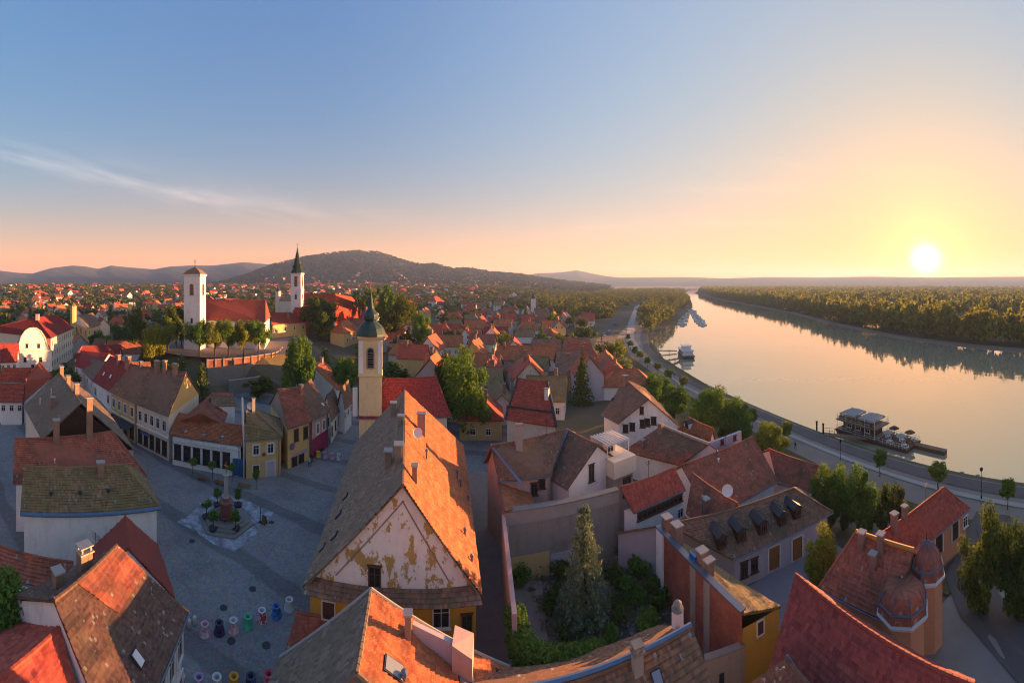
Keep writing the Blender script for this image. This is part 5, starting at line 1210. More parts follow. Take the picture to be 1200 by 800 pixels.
for x, y, w_, h_, r_, k, m, lb in (
    (826, 484, 42, 62, 82, 'full', LEAF, 'leafy riverside tree, left of the three in the dense clump'), (846, 484, 46, 66, 80, 'full', LEAF, 'leafy riverside tree, middle of the dense clump'), (866, 490, 34, 50, 79, 'full', LEAF, 'leafy riverside tree, right of the dense clump'),
    (763, 458, 34, 42, 98, 'full', LEAF, 'tall tree right behind the white gabled villa'), (790, 472, 38, 44, 92, 'full', LEAF, 'round tree between villa and dense riverside clump'),
    (904, 512, 42, 42, 71, 'full', LEAFY, 'pale flowering tree at the end of the broad roof'),
    (968, 573, 38, 58, 50, 'full', LEAF, 'bright green tree behind the dormer house, left of three'), (988, 571, 38, 58, 50, 'full', LEAF, 'bright green tree behind the dormer house, middle of three'), (1008, 575, 44, 64, 49, 'full', LEAF, 'bright green tree behind the dormer house, right of three'),
    (1047, 585, 40, 50, 49, 'full', LEAFD, 'tree with drooping branches beside the salmon house'), (962, 645, 36, 66, 37, 'tall', LEAFY, 'slender sparse tree in the paved courtyard'),
    (1154, 655, 62, 132, 36, 'full', LEAFD, 'tall dark tree at the right edge beyond the lane'), (1192, 668, 60, 116, 36, 'full', LEAFD, 'dark leafy tree cut by the right picture edge'),
    (684, 394, 30, 24, 180, 'wide', LEAFD, 'wide dark tree at the end of the riverside terrace row'), (651, 375, 20, 22, 240, 'round', LEAF, 'round tree among the far red roofs near the road'),
    (724, 414, 22, 34, 150, 'tall', LEAFY, 'slender sunlit tree beside the riverside road, farther'), (733, 434, 20, 32, 128, 'tall', LEAFY, 'slender sunlit tree beside the riverside road, nearer'), (772, 452, 30, 30, 108, 'full', LEAF, 'round tree beside the parking strip')):
    treepx(x, y, w_, h_, r_, k, m, lb)
for i, (x, y) in enumerate(((736, 396), (739, 404), (744, 412), (750, 417), (759, 424), (771, 431), (784, 440), (801, 449), (882, 490), (921, 507), (1031, 542), (1099, 558), (1181, 578))):
    p = at(x, y, -.6); tree(p, (2.8, 3.3, 3.0, 3.6)[i % 4] * (1.2 if x < 790 else 1.0), 5.0, 'ball', (LEAF, LEAFY)[i % 2], ('%s round clipped tree along the promenade, counted from the far end' % ['first', 'second', 'third', 'fourth', 'fifth', 'sixth', 'seventh', 'eighth', 'ninth', 'tenth', 'eleventh', 'twelfth', 'thirteenth'][i]), 'clipped promenade trees', True, 'clipped_tree')
# big leafy bush at the left edge, ivy hedge and garden shrubs
def bush(name, pts, rad, leaf, n, m, label, seed, kind=None):
    rs = np.random.default_rng(seed); c = np.array([[p.x, p.y, p.z] for p in pts]); o0 = Vector(c.mean(0)); o0.z = zg(o0.x, o0.y)
    me = quads_mesh(name, leaf_cloud(n, c - np.array(o0), np.array(rad), leaf, rs), m); o = link(name, me); o.location = o0; return tag(o, label, 'bush', kind=kind)
bush('leafy_bush', [atr(px, r_, z) for px, r_, z in ((2, 28.5, 1.5), (5, 28, 3), (4, 28.5, 4.5), (10, 28, 5.5), (14, 28, 6.6), (8, 28.6, 7.6), (-4, 28, 6), (18, 27.6, 5.0), (12, 27.5, 3.4))], [1.5, 1.6, 1.7, 1.7, 1.5, 1.2, 1.8, 1.3, 1.5], .17, 5200, LEAF, 'leafy green bush at the left edge beside the white gable', 3)
ivp = [at(x, y, z) for x, y, z in ((604, 722, 5.2), (607, 735, 4.8), (612, 748, 4.5), (618, 760, 4.5), (628, 768, 4.4), (640, 772, 4.4), (652, 773, 4.4), (664, 773, 4.3), (676, 771, 4.2), (688, 769, 4.0), (700, 766, 3.4), (610, 762, 3.6), (615, 775, 3.4), (630, 782, 3.3), (650, 784, 3.3), (670, 782, 3.0), (606, 748, 3.5))]
bush('ivy_hedge', ivp, [.95] * len(ivp), .11, 15000, LEAF, 'bright green ivy hedge along the near edge of the walled garden', 4)
rg = random.Random(11)
for i, (x, y, s) in enumerate(((625, 660, 1.2), (612, 678, 1.1), (648, 700, .7), (735, 655, 1.1), (750, 668, 1.1), (762, 690, .9), (775, 705, .9), (742, 700, 1.0), (720, 680, 1.0), (728, 720, .9), (760, 732, 1.0), (640, 720, .6), (660, 745, .6), (715, 745, .7), (655, 672, .9))):
    p = at(x, y, .5); bush('garden_shrub', [p + Vector((rg.uniform(-s, s) * .7, rg.uniform(-s, s) * .7, rg.uniform(.2, s))) for _ in range(5)], [s * .7] * 5, .14, int(900 * s), (LEAFD, LEAF, LEAFD)[i % 3],
         ['dark shrub at the foot of the yellow wall panel', 'dark shrub in the far left garden corner', 'small shrub left of the spruce', 'tall shrub beside the white studio wall', 'climbing shrub by the white studio corner', 'shrub below the brick firewall, farther', 'shrub below the brick firewall, nearer', 'low shrub right of the spruce, middle', 'low shrub right of the spruce, farther', 'low shrub right of the spruce, nearer', 'shrub in the right garden corner', 'tiny shrub on the bare earth left of the spruce', 'tiny shrub near the ivy hedge', 'small shrub in front of the spruce foot', 'shrub behind the spruce by the lilac panel'][i], 20 + i)
# rubble and dry stalks on the garden floor
rb = MB(); 
for _ in range(420):
    x, y = rg.uniform(1.5, 13), rg.uniform(24, 39); s = rg.uniform(.06, .26); rb.box((x, y, .06 + s * .3), (s * 1.4, s, s * .8), Vector((rg.uniform(-1, 1), rg.uniform(-1, 1), .2)))
tag(rb.build('garden_rubble', simple('rubble', (.34, .31, .29), .9, .5, 3)), 'pale rubble scattered on the garden floor', 'rubble', kind='stuff')
rs_ = np.random.default_rng(8); c_ = np.array([[rg.uniform(1.2, 13.2), rg.uniform(23.5, 39.5), .25] for _ in range(160)])
tag(link('garden_weeds', quads_mesh('garden_weeds', leaf_cloud(12000, c_, np.full(160, .5) * rs_.uniform(.4, 1.1, 160), .10, rs_), leafmat('weeds', (.07, .075, .03), (.15, .12, .07), .2))), 'tangled weeds covering the garden floor', 'weeds', kind='stuff')

# woods that read as one mass
def wood(name, spots, m, label, seed, hsc, q):
    rs = np.random.default_rng(seed); base = [crown_pts(100 + i, q, .30 if q < 80 else .16, ('round', 'tall', 'wide')[i % 3], 12) for i in range(6)]; out = []
    for x, y, w_, h_ in spots:
        b = base[rs.integers(0, 6)]; a = rs.random() * 6.28; ca, sa = math.cos(a), math.sin(a)
        v = np.empty_like(b); v[:, 0] = (b[:, 0] * ca - b[:, 1] * sa) * w_ / 2 + x; v[:, 1] = (b[:, 0] * sa + b[:, 1] * ca) * w_ / 2 + y; v[:, 2] = b[:, 2] * h_ / 2.3 + zg(x, y) - .14 * h_
        out.append(v)
    o = link(name, quads_mesh(name, np.concatenate(out), m)); return tag(o, label, 'wood', kind='stuff')
rw = random.Random(21); edge = []; deep = []
for y in np.arange(-140, 900, 3.4):
    x0 = interp(BANK_E, y) + 6
    for k in range(3): edge.append((x0 + 2 + k * 6 + rw.uniform(-2, 4), y + rw.uniform(-2, 2), rw.uniform(8, 13), rw.uniform(15, 22) + k * 1.5))
for _ in range(4600):
    y = rw.uniform(-260, 1700) if rw.random() < .75 else rw.uniform(1000, 3200); x0 = interp(BANK_E, y); x = x0 + 22 + (rw.random() ** 1.7) * 1500
    deep.append((x, y, rw.uniform(11, 17) * (1 + (x - x0) / 900), rw.uniform(19, 27)))
wood('island_forest', edge, FOREST, 'dense riverside trees along the far island shore', 1, 1, 150)
wood('island_forest', deep, FOREST, 'deep island forest stretching to the horizon under the sun', 2, 1, 46)
west = []
for _ in range(1500):
    y = rw.uniform(235, 1500); bw = interp(BANK_W, y); x = bw - 8 - rw.random() ** 1.3 * min(260, 40 + (y - 230) * .7)
    # keep the riverside road clear
    xr = interp([(235, 60), (265, 71), (355, 106), (440, 150), (560, 210), (3000, 900)], y); xp = interp([(221, 70), (294, 95), (469, 158), (590, 215), (3000, 900)], y)
    if y < 560 and min(abs(x - xr), abs(x - xp)) < 9: continue
    if y < 300 and x < xr: continue
    west.append((x, y, rw.uniform(9, 15), rw.uniform(11, 19)))
wood('riverside_wood', west, leafmat('leaves_wood', (.045, .065, .016), (.13, .12, .03), .35), 'wood on the near bank beyond the riverside road', 3, 1, 110)

# ------------------------------------------------------------------ the town beyond, house by house
FOOT = []
for o in list(bpy.data.objects):
    if o.get('category') in ('house', 'church', 'building', 'shed', 'wall'):
        xs, ys = [], []
        for ch in o.children:
            if ch.name.split('.')[0] in ('roof', 'wall', 'wall_face', 'gable_wall', 'tower'):
                for v in ch.data.vertices: xs.append(v.co.x + o.location.x + ch.location.x); ys.append(v.co.y + o.location.y + ch.location.y)
        if xs: FOOT.append((min(xs), max(xs), min(ys), max(ys)))
def is_free(x, y, r):
    for a, b, c, d in FOOT:
        if a - r < x < b + r and c - r < y < d + r: return False
    return True
BH = {}
def bh_parts(kind, rm, wm_):
    k = (kind, rm.name, wm_.name)
    if k in BH: return BH[k]
    L_, W_, e, rz = {'gable': (10, 8, 3.6, 7.6), 'hip': (11, 9, 4.2, 8.2), 'tall': (9, 8, 5.8, 10.0)}[kind]
    A, B, C, D = [Vector((x, y, e)) for x, y in ((-L_ / 2, -W_ / 2), (L_ / 2, -W_ / 2), (L_ / 2, W_ / 2), (-L_ / 2, W_ / 2))]
    i_ = 3.0 if kind == 'hip' else 0; E_, F_ = Vector((-L_ / 2 + i_, 0, rz)), Vector((L_ / 2 - i_, 0, rz))
    m = MB(); slope(m, [A, B, F_, E_], False); slope(m, [C, D, E_, F_], False)
    if i_: slope(m, [D, A, E_], False); slope(m, [B, C, F_], False)
    dz = Vector((0, 0, -.2)); pr = [A, B, C, D] if i_ else [A, B, F_, C, D, E_]
    for p, q in zip(pr, pr[1:] + pr[:1]): m.face([p + dz, q + dz, q, p])
    m.tube(E_, F_, .16)
    me = bpy.data.meshes.new('roof'); me.from_pydata(m.v, [], m.f); ul = me.uv_layers.new(name='UVMap'); fl = []
    for f, u in zip(m.f, m.uv):
        for j in range(len(f)): fl += (u[j] if u else (0, 0))
    ul.data.foreach_set('uv', fl); me.materials.append(rm)
    s = .4; a, b, c, d = [Vector((math.copysign(abs(p.x) - s, p.x), math.copysign(abs(p.y) - s, p.y), e - .1)) for p in (A, B, C, D)]
    w_ = MB(); lo = lambda p: Vector((p.x, p.y, -1.5)); gf = lambda x: Vector((x, 0, rz - .35))
    w_.face([lo(a), lo(b), b, a]); w_.face([lo(c), lo(d), d, c])
    if i_: w_.face([lo(b), lo(c), c, b]); w_.face([lo(d), lo(a), a, d])
    else: w_.face([lo(b), lo(c), c, gf(b.x), b]); w_.face([lo(d), lo(a), a, gf(a.x), d])
    wl = mesh_of(w_, 'wall', wm_)
    ch = MB().box((L_ * .22, .9, rz + .1), (.8, .7, 2.6)).box((L_ * .22, .9, rz + 1.46), (1.0, .9, .14)); chm = mesh_of(ch, 'chimney', BRICKO)
    wins = [(x, -W_ / 2 + s, z, -math.pi / 2) for x in (-L_ * .28, L_ * .05, L_ * .3) for z in ((1.7,) if e < 5 else (1.6, 4.4))] + [(L_ / 2 - s, y, z, 0) for y in (-1.5, 1.5) for z in ((1.8,) if kind == 'hip' else (1.8, e + .6))]
    BH[k] = (me, wl, chm, wins); return BH[k]
RN = {'roof_red': 'red', 'roof_deep_red': 'crimson', 'roof_orange': 'orange', 'roof_brick_red': 'brick-red', 'roof_brown': 'brown', 'roof_grey': 'grey', 'roof_mossy': 'mossy'}
WN = {'plaster_white': 'white', 'plaster_cream': 'cream', 'plaster_yellow': 'yellow', 'plaster_pink': 'pink', 'plaster_lilac': 'lilac'}
BACK = []
def back_house(x, y, ang, kind, rm, wm_, sc, detail=True):
    rf_, wl, chm, wins = bh_parts(kind, rm, wm_)
    o = thing('background_house', (x, y, zg(x, y)), '', 'house', 'houses of the town beyond the square'); o.rotation_euler = (0, 0, ang); o.scale = sc
    r_ = link('roof', rf_, o); link('wall', wl, o)
    if detail:
        link('chimney', chm, r_)
        for (wx, wy, wz, wa) in wins:
            fr_, pn = win_mesh(1.0, 1.3, 'w'); q = link('window', fr_, o); q.location = (wx, wy, wz); q.rotation_euler = (0, 0, wa - math.pi / 2 + math.pi * 0 if False else wa - math.pi / 2); link('pane', pn, q)
    BACK.append((o, x, y, rm, wm_, kind)); hw = 5.5 * max(sc[0], sc[1]); FOOT.append((x - hw * .8, x + hw * .8, y - hw * .8, y + hw * .8)); return o
rb_ = random.Random(33)
ROOFS = [RED, RED2, RED, RED, BRICKR, BRICKR, BROWN, ORANGE, ORANGE, ORANGE, MOSSY]; WALLS = [WHITE, WHITE, WHITE, CREAM, CREAM, YELLOW, PINK, LILAC]
def blocked(x, y):
    r_ = math.hypot(x, y)
    if math.hypot(x + 95, y - 104) < 41 or math.hypot(x + 106, y - 172) < 24: return True
    if x > 33 and y < 235: return True
    if y >= 200 and x > interp([(200, 36), (225, 46), (265, 58), (355, 92), (440, 130), (700, 180)], y): return True
    # the street going up left, the lane and the alley
    if y < 48 and x < -44: return abs(y - 36) < 6
    if -38 < x < -24 and y < 95: return True
    return False
n1 = 0
y = 76.0
while y < 430:
    st = 11.5 + max(0, y - 120) * .022; x = -95 + rb_.uniform(0, 5)
    while x < 110:
        xx, yy_ = x + rb_.uniform(-1.8, 1.8), y + rb_.uniform(-2, 2); dens = .86 if x > -45 else .42
        if y > 300: dens *= .62
        tree_gap = math.sin(x * .06 + 1) * math.sin(y * .045) > .62
        if rb_.random() < dens and not tree_gap and not blocked(xx, yy_) and is_free(xx, yy_, 4.2) and n1 < 185:
            sx = rb_.uniform(.85, 1.3); back_house(xx, yy_, rb_.choice((0, 0, math.pi / 2, math.pi / 2)) + rb_.uniform(-.22, .22) - .06 + math.pi * rb_.randrange(2), rb_.choice(('gable', 'gable', 'hip', 'tall')), rb_.choice(ROOFS), rb_.choice(WALLS), (sx, rb_.uniform(.85, 1.1), rb_.uniform(.85, 1.15))); n1 += 1
        x += st * 1.08
    y += st
n2 = 0; tries = 0
while n2 < 62 and tries < 4000:      # left of the hill
    tries += 1; a = rb_.uniform(-1.33, -.62); r_ = 105 + 330 * rb_.random() ** 1.2; x, yy_ = math.sin(a) * r_, math.cos(a) * r_
    if blocked(x, yy_) or not is_free(x, yy_, 5.5): continue
    back_house(x, yy_, rb_.uniform(0, 3.14), rb_.choice(('gable', 'gable', 'hip', 'tall')), rb_.choice(ROOFS), rb_.choice(WALLS), (rb_.uniform(.9, 1.4), 1, rb_.uniform(.9, 1.1))); n2 += 1
n3 = 0; tries = 0
while n3 < 52 and tries < 4000:      # far suburb
    tries += 1; a = rb_.uniform(-1.33, .05); r_ = 440 + 650 * rb_.random(); x, yy_ = math.sin(a) * r_, math.cos(a) * r_
    if not is_free(x, yy_, 12): continue
    s = rb_.uniform(1.0, 1.5); back_house(x, yy_, rb_.uniform(0, 3.14), rb_.choice(('gable', 'hip')), rb_.choice((RED, RED, ORANGE, BRICKR)), WHITE, (s, s, s), False); n3 += 1
ORD = 'first second third fourth fifth sixth seventh eighth ninth tenth eleventh twelfth thirteenth fourteenth fifteenth sixteenth seventeenth eighteenth nineteenth twentieth'.split()
def nth(i): return ORD[i] if i < 20 else '%dth' % (i + 1)
def zone(px, r_):
    col_ = ('at the left edge', 'left of the hill church', 'behind the hill church', 'behind the cathedral', 'behind the onion-spired church', 'behind the big round tree', 'behind the red-roofed house', 'near the riverside road')[sum(px > q for q in (90, 200, 330, 420, 520, 590, 660))]
    row = sum(r_ > q for q in (100, 125, 150, 180, 215, 260, 320, 400, 600)); return col_, row
ROWN = ['nearest row', 'second row', 'third row', 'fourth row', 'fifth row', 'sixth row', 'seventh row', 'eighth row', 'ninth row', 'farthest row']
cells = {}
for rec in BACK:
    o, x, yv = rec[:3]; px = CX + F * math.atan2(x, yv); cells.setdefault(zone(px, math.hypot(x, yv)), []).append((px, rec))
for (c_, r_), lst in cells.items():
    lst.sort(key=lambda q: q[0])
    for i, (px, rec) in enumerate(lst): rec[0]['label'] = '%s %s roof house, %s from left in the %s %s' % (WN[rec[4].name], RN[rec[3].name], nth(i), ROWN[r_], c_)
# white chapel tower far off among the trees
t = thing('white_chapel', atr(625, 330), 'small white chapel tower far off among the trees', 'church'); c = atr(625, 330)
MB().box(V3(c, 8), (4, 4, 18)).build('tower', WHITE, t); MB().lathe(V3(c, 17), [(2.6, 0), (1.6, 1.6), (.1, 4.5)], 8).build('spire', SLATE, t)
t = thing('grey_church', atr(326, 300), 'pale church with small grey spire behind the hill church', 'church'); c = atr(326, 300)
MB().box(V3(c, 11), (3.2, 3.2, 26)).build('tower', CREAM, t); MB().lathe(V3(c, 24), [(2.1, 0), (1.9, .6), (1.0, 1.6), (1.1, 2.4), (.1, 6)], 8).build('spire', SLATE, t); MB().box(V3(c + Vector((8, 3, 0)), 8), (15, 8, 17)).build('nave', CREAM, t)
q_ = c + Vector((8, 3, 0)); rf_ = MB(); e_ = [V3(q_ + Vector((sx * 7.8, sy * 4.4, 0)), 16.4) for sx, sy in ((-1, -1), (1, -1), (1, 1), (-1, 1))]; r0_, r1_ = V3(q_ - Vector((7.8, 0, 0)), 20.5), V3(q_ + Vector((7.8, 0, 0)), 20.5)
slope(rf_, [e_[0], e_[1], r1_, r0_], False); slope(rf_, [e_[2], e_[3], r0_, r1_], False); rf_.face([e_[0], r0_, e_[3]]); rf_.face([e_[1], e_[2], r1_]); rf_.build('roof', GREYM, t)

# trees between the houses
nt_ = 0; tries = 0; TOWN = []
while nt_ < 240 and tries < 9000:
    tries += 1; a = rb_.uniform(-1.33, .28); r_ = 88 + 330 * rb_.random() ** 1.25; x, yy_ = math.sin(a) * r_, math.cos(a) * r_
    if x > 36 and yy_ < 200: continue
    if x > interp([(0, 34), (200, 40), (265, 60), (355, 96), (440, 140), (900, 200)], yy_): continue
    hill = math.hypot(x + 95, yy_ - 104) < 37
    if hill or not is_free(x, yy_, 1.0) or (-36 < x < -25 and yy_ < 95): continue
    if a > -.55 and rb_.random() < .35: continue
    k = rb_.choice(('round', 'round', 'wide', 'tall', 'conifer')); w_ = rb_.uniform(5.5, 10) if k != 'conifer' else rb_.uniform(4, 6); h_ = rb_.uniform(5.5, 10) if k != 'conifer' else rb_.uniform(9, 14)
    o = tree(Vector((x, yy_, 0)), w_, h_, k, rb_.choice((LEAF, LEAFD, LEAFD, LEAFY)) if k != 'conifer' else LEAFD, '', 'trees between the houses', False, 'town_tree'); TOWN.append((o, x, yy_, k)); nt_ += 1
cells = {}
for rec in TOWN:
    o, x, yv, k = rec; px = CX + F * math.atan2(x, yv); cells.setdefault(zone(px, math.hypot(x, yv)), []).append((px, rec))
for (c_, r_), lst in cells.items():
    lst.sort(key=lambda q: q[0])
    for i, (px, rec) in enumerate(lst): rec[0]['label'] = '%s tree, %s from left in the %s %s' % ({'round': 'rounded', 'wide': 'broad', 'tall': 'upright', 'conifer': 'pointed evergreen'}[rec[3]], nth(i), ROWN[r_], c_)
# woods of the outskirts: one mass
sub = []
tries = 0
while len(sub) < 3600 and tries < 40000:
    tries += 1; a = rb_.uniform(-1.36, .30); r_ = 240 + 1150 * rb_.random() ** .9; x, yy_ = math.sin(a) * r_, math.cos(a) * r_
    if r_ < 420 and (not is_free(x, yy_, 3) or rb_.random() < (.62 if a > -.5 else .3)): continue
    if r_ >= 420 and not is_free(x, yy_, 9): continue
    if x > interp([(0, 34), (200, 40), (265, 52), (355, 84), (440, 120), (900, 200)], yy_): continue
    sub.append((x, yy_, rb_.uniform(7, 12) * (1 + r_ / 1500), rb_.uniform(7, 12)))
wood('outskirts_wood', sub, leafmat('leaves_outskirts', (.035, .052, .016), (.085, .085, .024), .3), 'wooded outskirts reaching to the foot of the hills', 5, 1, 48)
# hillside settlement and hill woods, far away: masses
def hill_z(px, r_):
    zc = H - 2300 * (interp(NEAR_HILL, px) - HY) / F; t_ = (r_ - 1250) / 1050; p = atr(px, r_); zb = zg(p.x, p.y) - 1.5; q = t_ * t_ * (3 - 2 * t_) * .55 + t_ * .45; z = zb + (zc - zb) * q
    nz = math.sin(px * .09 + r_ * .006 + 1.3) * math.sin(px * .043 - r_ * .004) + .5 * math.sin(px * .31 + r_ * .013); return z + .06 * nz * math.sin(math.pi * min(1, t_)) * (zc - zb)
m1, m2 = MB(), MB()
for _ in range(170):
    px = rb_.uniform(300, 640); r_ = 1265 + 300 * rb_.random() ** 1.4; p = atr(px, r_); z = hill_z(px, r_); s = rb_.uniform(5, 9); a = rb_.uniform(0, 3.1); u = Vector((math.cos(a), math.sin(a), 0)); v = Vector((-u.y, u.x, 0)); c = V3(p, z)
    m1.box(c + Vector((0, 0, s * .3)), (s * 1.3, s, s * .9), u)
    P = [c + u * sx * s * .75 + v * sy * s * .6 + Vector((0, 0, s * .74)) for sx, sy in ((-1, -1), (1, -1), (1, 1), (-1, 1))]; R0_, R1_ = c + Vector((0, 0, s * 1.25)) - u * s * .7, c + Vector((0, 0, s * 1.25)) + u * s * .7
    m2.face([P[0], P[1], R1_, R0_]); m2.face([P[2], P[3], R0_, R1_])
for _ in range(330):
    a = rb_.uniform(-1.33, -.02); r_ = 400 + 850 * rb_.random(); x, yy_ = math.sin(a) * r_, math.cos(a) * r_
    if not is_free(x, yy_, 10): continue
    z = zg(x, yy_); s = rb_.uniform(5.5, 8.5); a = rb_.uniform(0, 3.1); u = Vector((math.cos(a), math.sin(a), 0)); v = Vector((-u.y, u.x, 0)); c = Vector((x, yy_, z))
    m1.box(c + Vector((0, 0, s * .3)), (s * 1.3, s, s * .9), u)
    P = [c + u * sx * s * .75 + v * sy * s * .6 + Vector((0, 0, s * .74)) for sx, sy in ((-1, -1), (1, -1), (1, 1), (-1, 1))]; R0_, R1_ = c + Vector((0, 0, s * 1.25)) - u * s * .7, c + Vector((0, 0, s * 1.25)) + u * s * .7
    m2.face([P[0], P[1], R1_, R0_]); m2.face([P[2], P[3], R0_, R1_])
hs = m1.build('outskirts_houses', WHITE); tag(hs, 'tiny pale houses with red roofs dotted over the outskirts and wooded hill', 'houses', kind='stuff'); m2.build('roofs', RED, hs)
out = []; rs = np.random.default_rng(6); base = [crown_pts(200 + i, 26, .42, 'round', 8) * np.array([1, 1, .6]) for i in range(4)]
for _ in range(4200):
    px = rb_.uniform(228, 715); r_ = 1255 + 1050 * rb_.random() ** .8; p = atr(px, r_); z = hill_z(px, r_); b = base[rs.integers(0, 4)]; w_ = rb_.uniform(14, 24); out.append(b * np.array([w_ / 2, w_ / 2, w_ * .5]) + np.array([p.x, p.y, z - 2]))
tag(link('hill_woods', quads_mesh('hill_woods', np.concatenate(out), leafmat('leaves_hill', (.016, .024, .018), (.030, .035, .024), .3))), 'brownish woods covering the near hill', 'wood', kind='stuff')

# ------------------------------------------------------------------ things on the square
MONP = V3(at(265, 612, 0), .05)
t = thing('plague_column', MONP, 'slender stone memorial column with gilded cross on stepped hexagonal base', 'monument')
for i, (r_, z0, z1) in enumerate(((3.5, 0, .22), (2.9, .22, .44), (2.3, .44, .62))): MB().lathe(MONP, [(r_, z0), (r_, z1 - .04), (r_ - .04, z1)], 6, .52).build('step', STONE, t)
RMARB = simple('red_marble', (.30, .12, .085), .6, .4, 1.5)
MB().lathe(MONP, [(1.0, .62), (1.0, .9), (.8, 1.0), (.72, 2.3), (.95, 2.45), (.95, 2.65), (.5, 2.8), (.45, 3.1)], 8).build('pedestal', RMARB, t)
MB().lathe(MONP, [(.38, 3.1), (.30, 3.3), (.26, 5.6), (.34, 5.75), (.40, 5.95), (.2, 6.0)], 12).build('shaft', simple('pale_stone', (.48, .42, .38), .8, .3), t)
MB().box(MONP + Vector((0, 0, 6.75)), (.1, .1, 1.5)).box(MONP + Vector((0, 0, 7.05)), (.7, .1, .1)).build('cross', GOLD, t)
rl = MB()
for k in range(6):
    a0, a1 = .52 + k * math.pi / 3, .52 + (k + 1) * math.pi / 3; p, q = MONP + Vector((math.cos(a0) * 1.6, math.sin(a0) * 1.6, .6)), MONP + Vector((math.cos(a1) * 1.6, math.sin(a1) * 1.6, .6))
    for z in (.35, .8): rl.tube(p + Vector((0, 0, z)), q + Vector((0, 0, z)), .025, n=4)
    for j in range(7): c = p.lerp(q, j / 7); rl.tube(c, c + Vector((0, 0, .9)), .02, n=4)
rl.build('railing', IRON, t)
def pot_tree(px, py, label, h_=2.7, potted=True):
    p = V3(at(px, py, .05), .05); o = thing('potted_tree', p, label, 'tree', 'clipped ball trees on the square')
    if potted: MB().lathe(p, [(.42, 0), (.55, .5), (.6, .55), (.5, .55), (.48, .5)], 10).build('pot', SLATE, o)
    MB().tube(p + Vector((0, 0, .3)), p + Vector((0, 0, h_ - .9)), .05, .04, 6).build('trunk', TRUNK, o)
    rs = np.random.default_rng(int(px)); c = rs.normal(size=(14, 3)); c = c / np.linalg.norm(c, axis=1)[:, None] * .42; c[:, 2] += h_ - .75
    link('crown', quads_mesh('crown', leaf_cloud(900, c, np.full(14, .34), .085, rs), LEAF), o)
for px, py, lb in ((242, 609, 'potted ball tree left of the column'), (250, 623, 'potted ball tree at the front left of the column'), (276, 623, 'potted ball tree at the front right of the column'), (255, 595, 'potted ball tree behind the column, left'), (279, 595, 'potted ball tree behind the column, right')): pot_tree(px, py, lb)
for px, py, lb in ((226, 560, 'ball tree before the low white house, outermost'), (249, 564, 'ball tree before the low white house, middle'), (272, 566, 'ball tree beside the blue shop door'), (301, 576, 'ball tree before the small yellow house')): pot_tree(px, py, lb, 3.2, False)
def bench(px, py, ang, label):
    p = V3(at(px, py, .05), .05); o = thing('bench', p, label, 'bench', 'benches on the square'); u = Vector((math.cos(ang), math.sin(ang), 0))
    for k in (-.18, 0, .18): MB().box(p + Vector((-u.y, u.x, 0)) * k + Vector((0, 0, .46)), (2.0, .14, .05), u).build('slat', WOODO, o)
    for k in (-.75, .75): MB().box(p + u * k + Vector((0, 0, .21)), (.12, .5, .42), u).build('leg', STONE, o)
bench(237, 563, .35, 'wooden bench left of the column'); bench(259, 568, .35, 'wooden bench behind the column'); bench(286, 571, .3, 'wooden bench near the small yellow house')
p = V3(at(305, 612, .05), .05); t = thing('street_post', p, 'black post with small board right of the column', 'post'); MB().lathe(p, [(.2, 0), (.2, .1), (.06, .15), (.05, 1.9), (.09, 1.95)], 8).build('pole', IRON, t)
p = p + Vector((.55, .1, 0)); t = thing('menu_board', p, 'brown folding menu board beside the black post', 'sign')
for s in (-1, 1): MB().hexa([p + Vector((-.3, s * .25, 0)), p + Vector((.3, s * .25, 0)), p + Vector((.3, s * .22, 0)), p + Vector((-.3, s * .22, 0)), p + Vector((-.3, s * .04, 1.0)), p + Vector((.3, s * .04, 1.0)), p + Vector((.3, s * .01, 1.0)), p + Vector((-.3, s * .01, 1.0))]).build('panel', WOOD, t)
# hollow painted cones
def cone(px, py, c1, c2, label):
    p = V3(at(px, py, .05), .06); o = thing('painted_cone', p, label, 'cone', 'painted cones across the square')
    rs = random.Random(int(px * 7)); off = rs.uniform(0, 50)
    def b(N, Lk):
        n = noise(N, Lk, posn(N), 3.5, 3, .5); return pbsdf(N, Lk, ramp(N, Lk, n, [(.46, c1), (.52, c2)]), .5)
    m = mat('cone_paint', b)
    MB().lathe(p, [(.50, 0), (.50, .06), (.46, .11), (.33, .78), (.36, .82), (.36, .90)], 20, cap=False).build('shell', m, o, True)
    MB().lathe(p, [(.36, .90), (.21, .90), (.20, .78), (.17, .45)], 20, cap=False).build('rim', simple('cone_rim', tuple(min(.6, q * 1.05 + .02) for q in c1), .5, .1), o, True)
    MB().lathe(p, [(.17, .45), (.18, .47)], 20).build('hollow', IRON, o)
W8, PK, NV, GN, BL, MV, OR, RD = (.62, .60, .60), (.60, .32, .36), (.02, .025, .07), (.06, .42, .24), (.03, .12, .40), (.36, .28, .42), (.62, .28, .02), (.50, .06, .10)
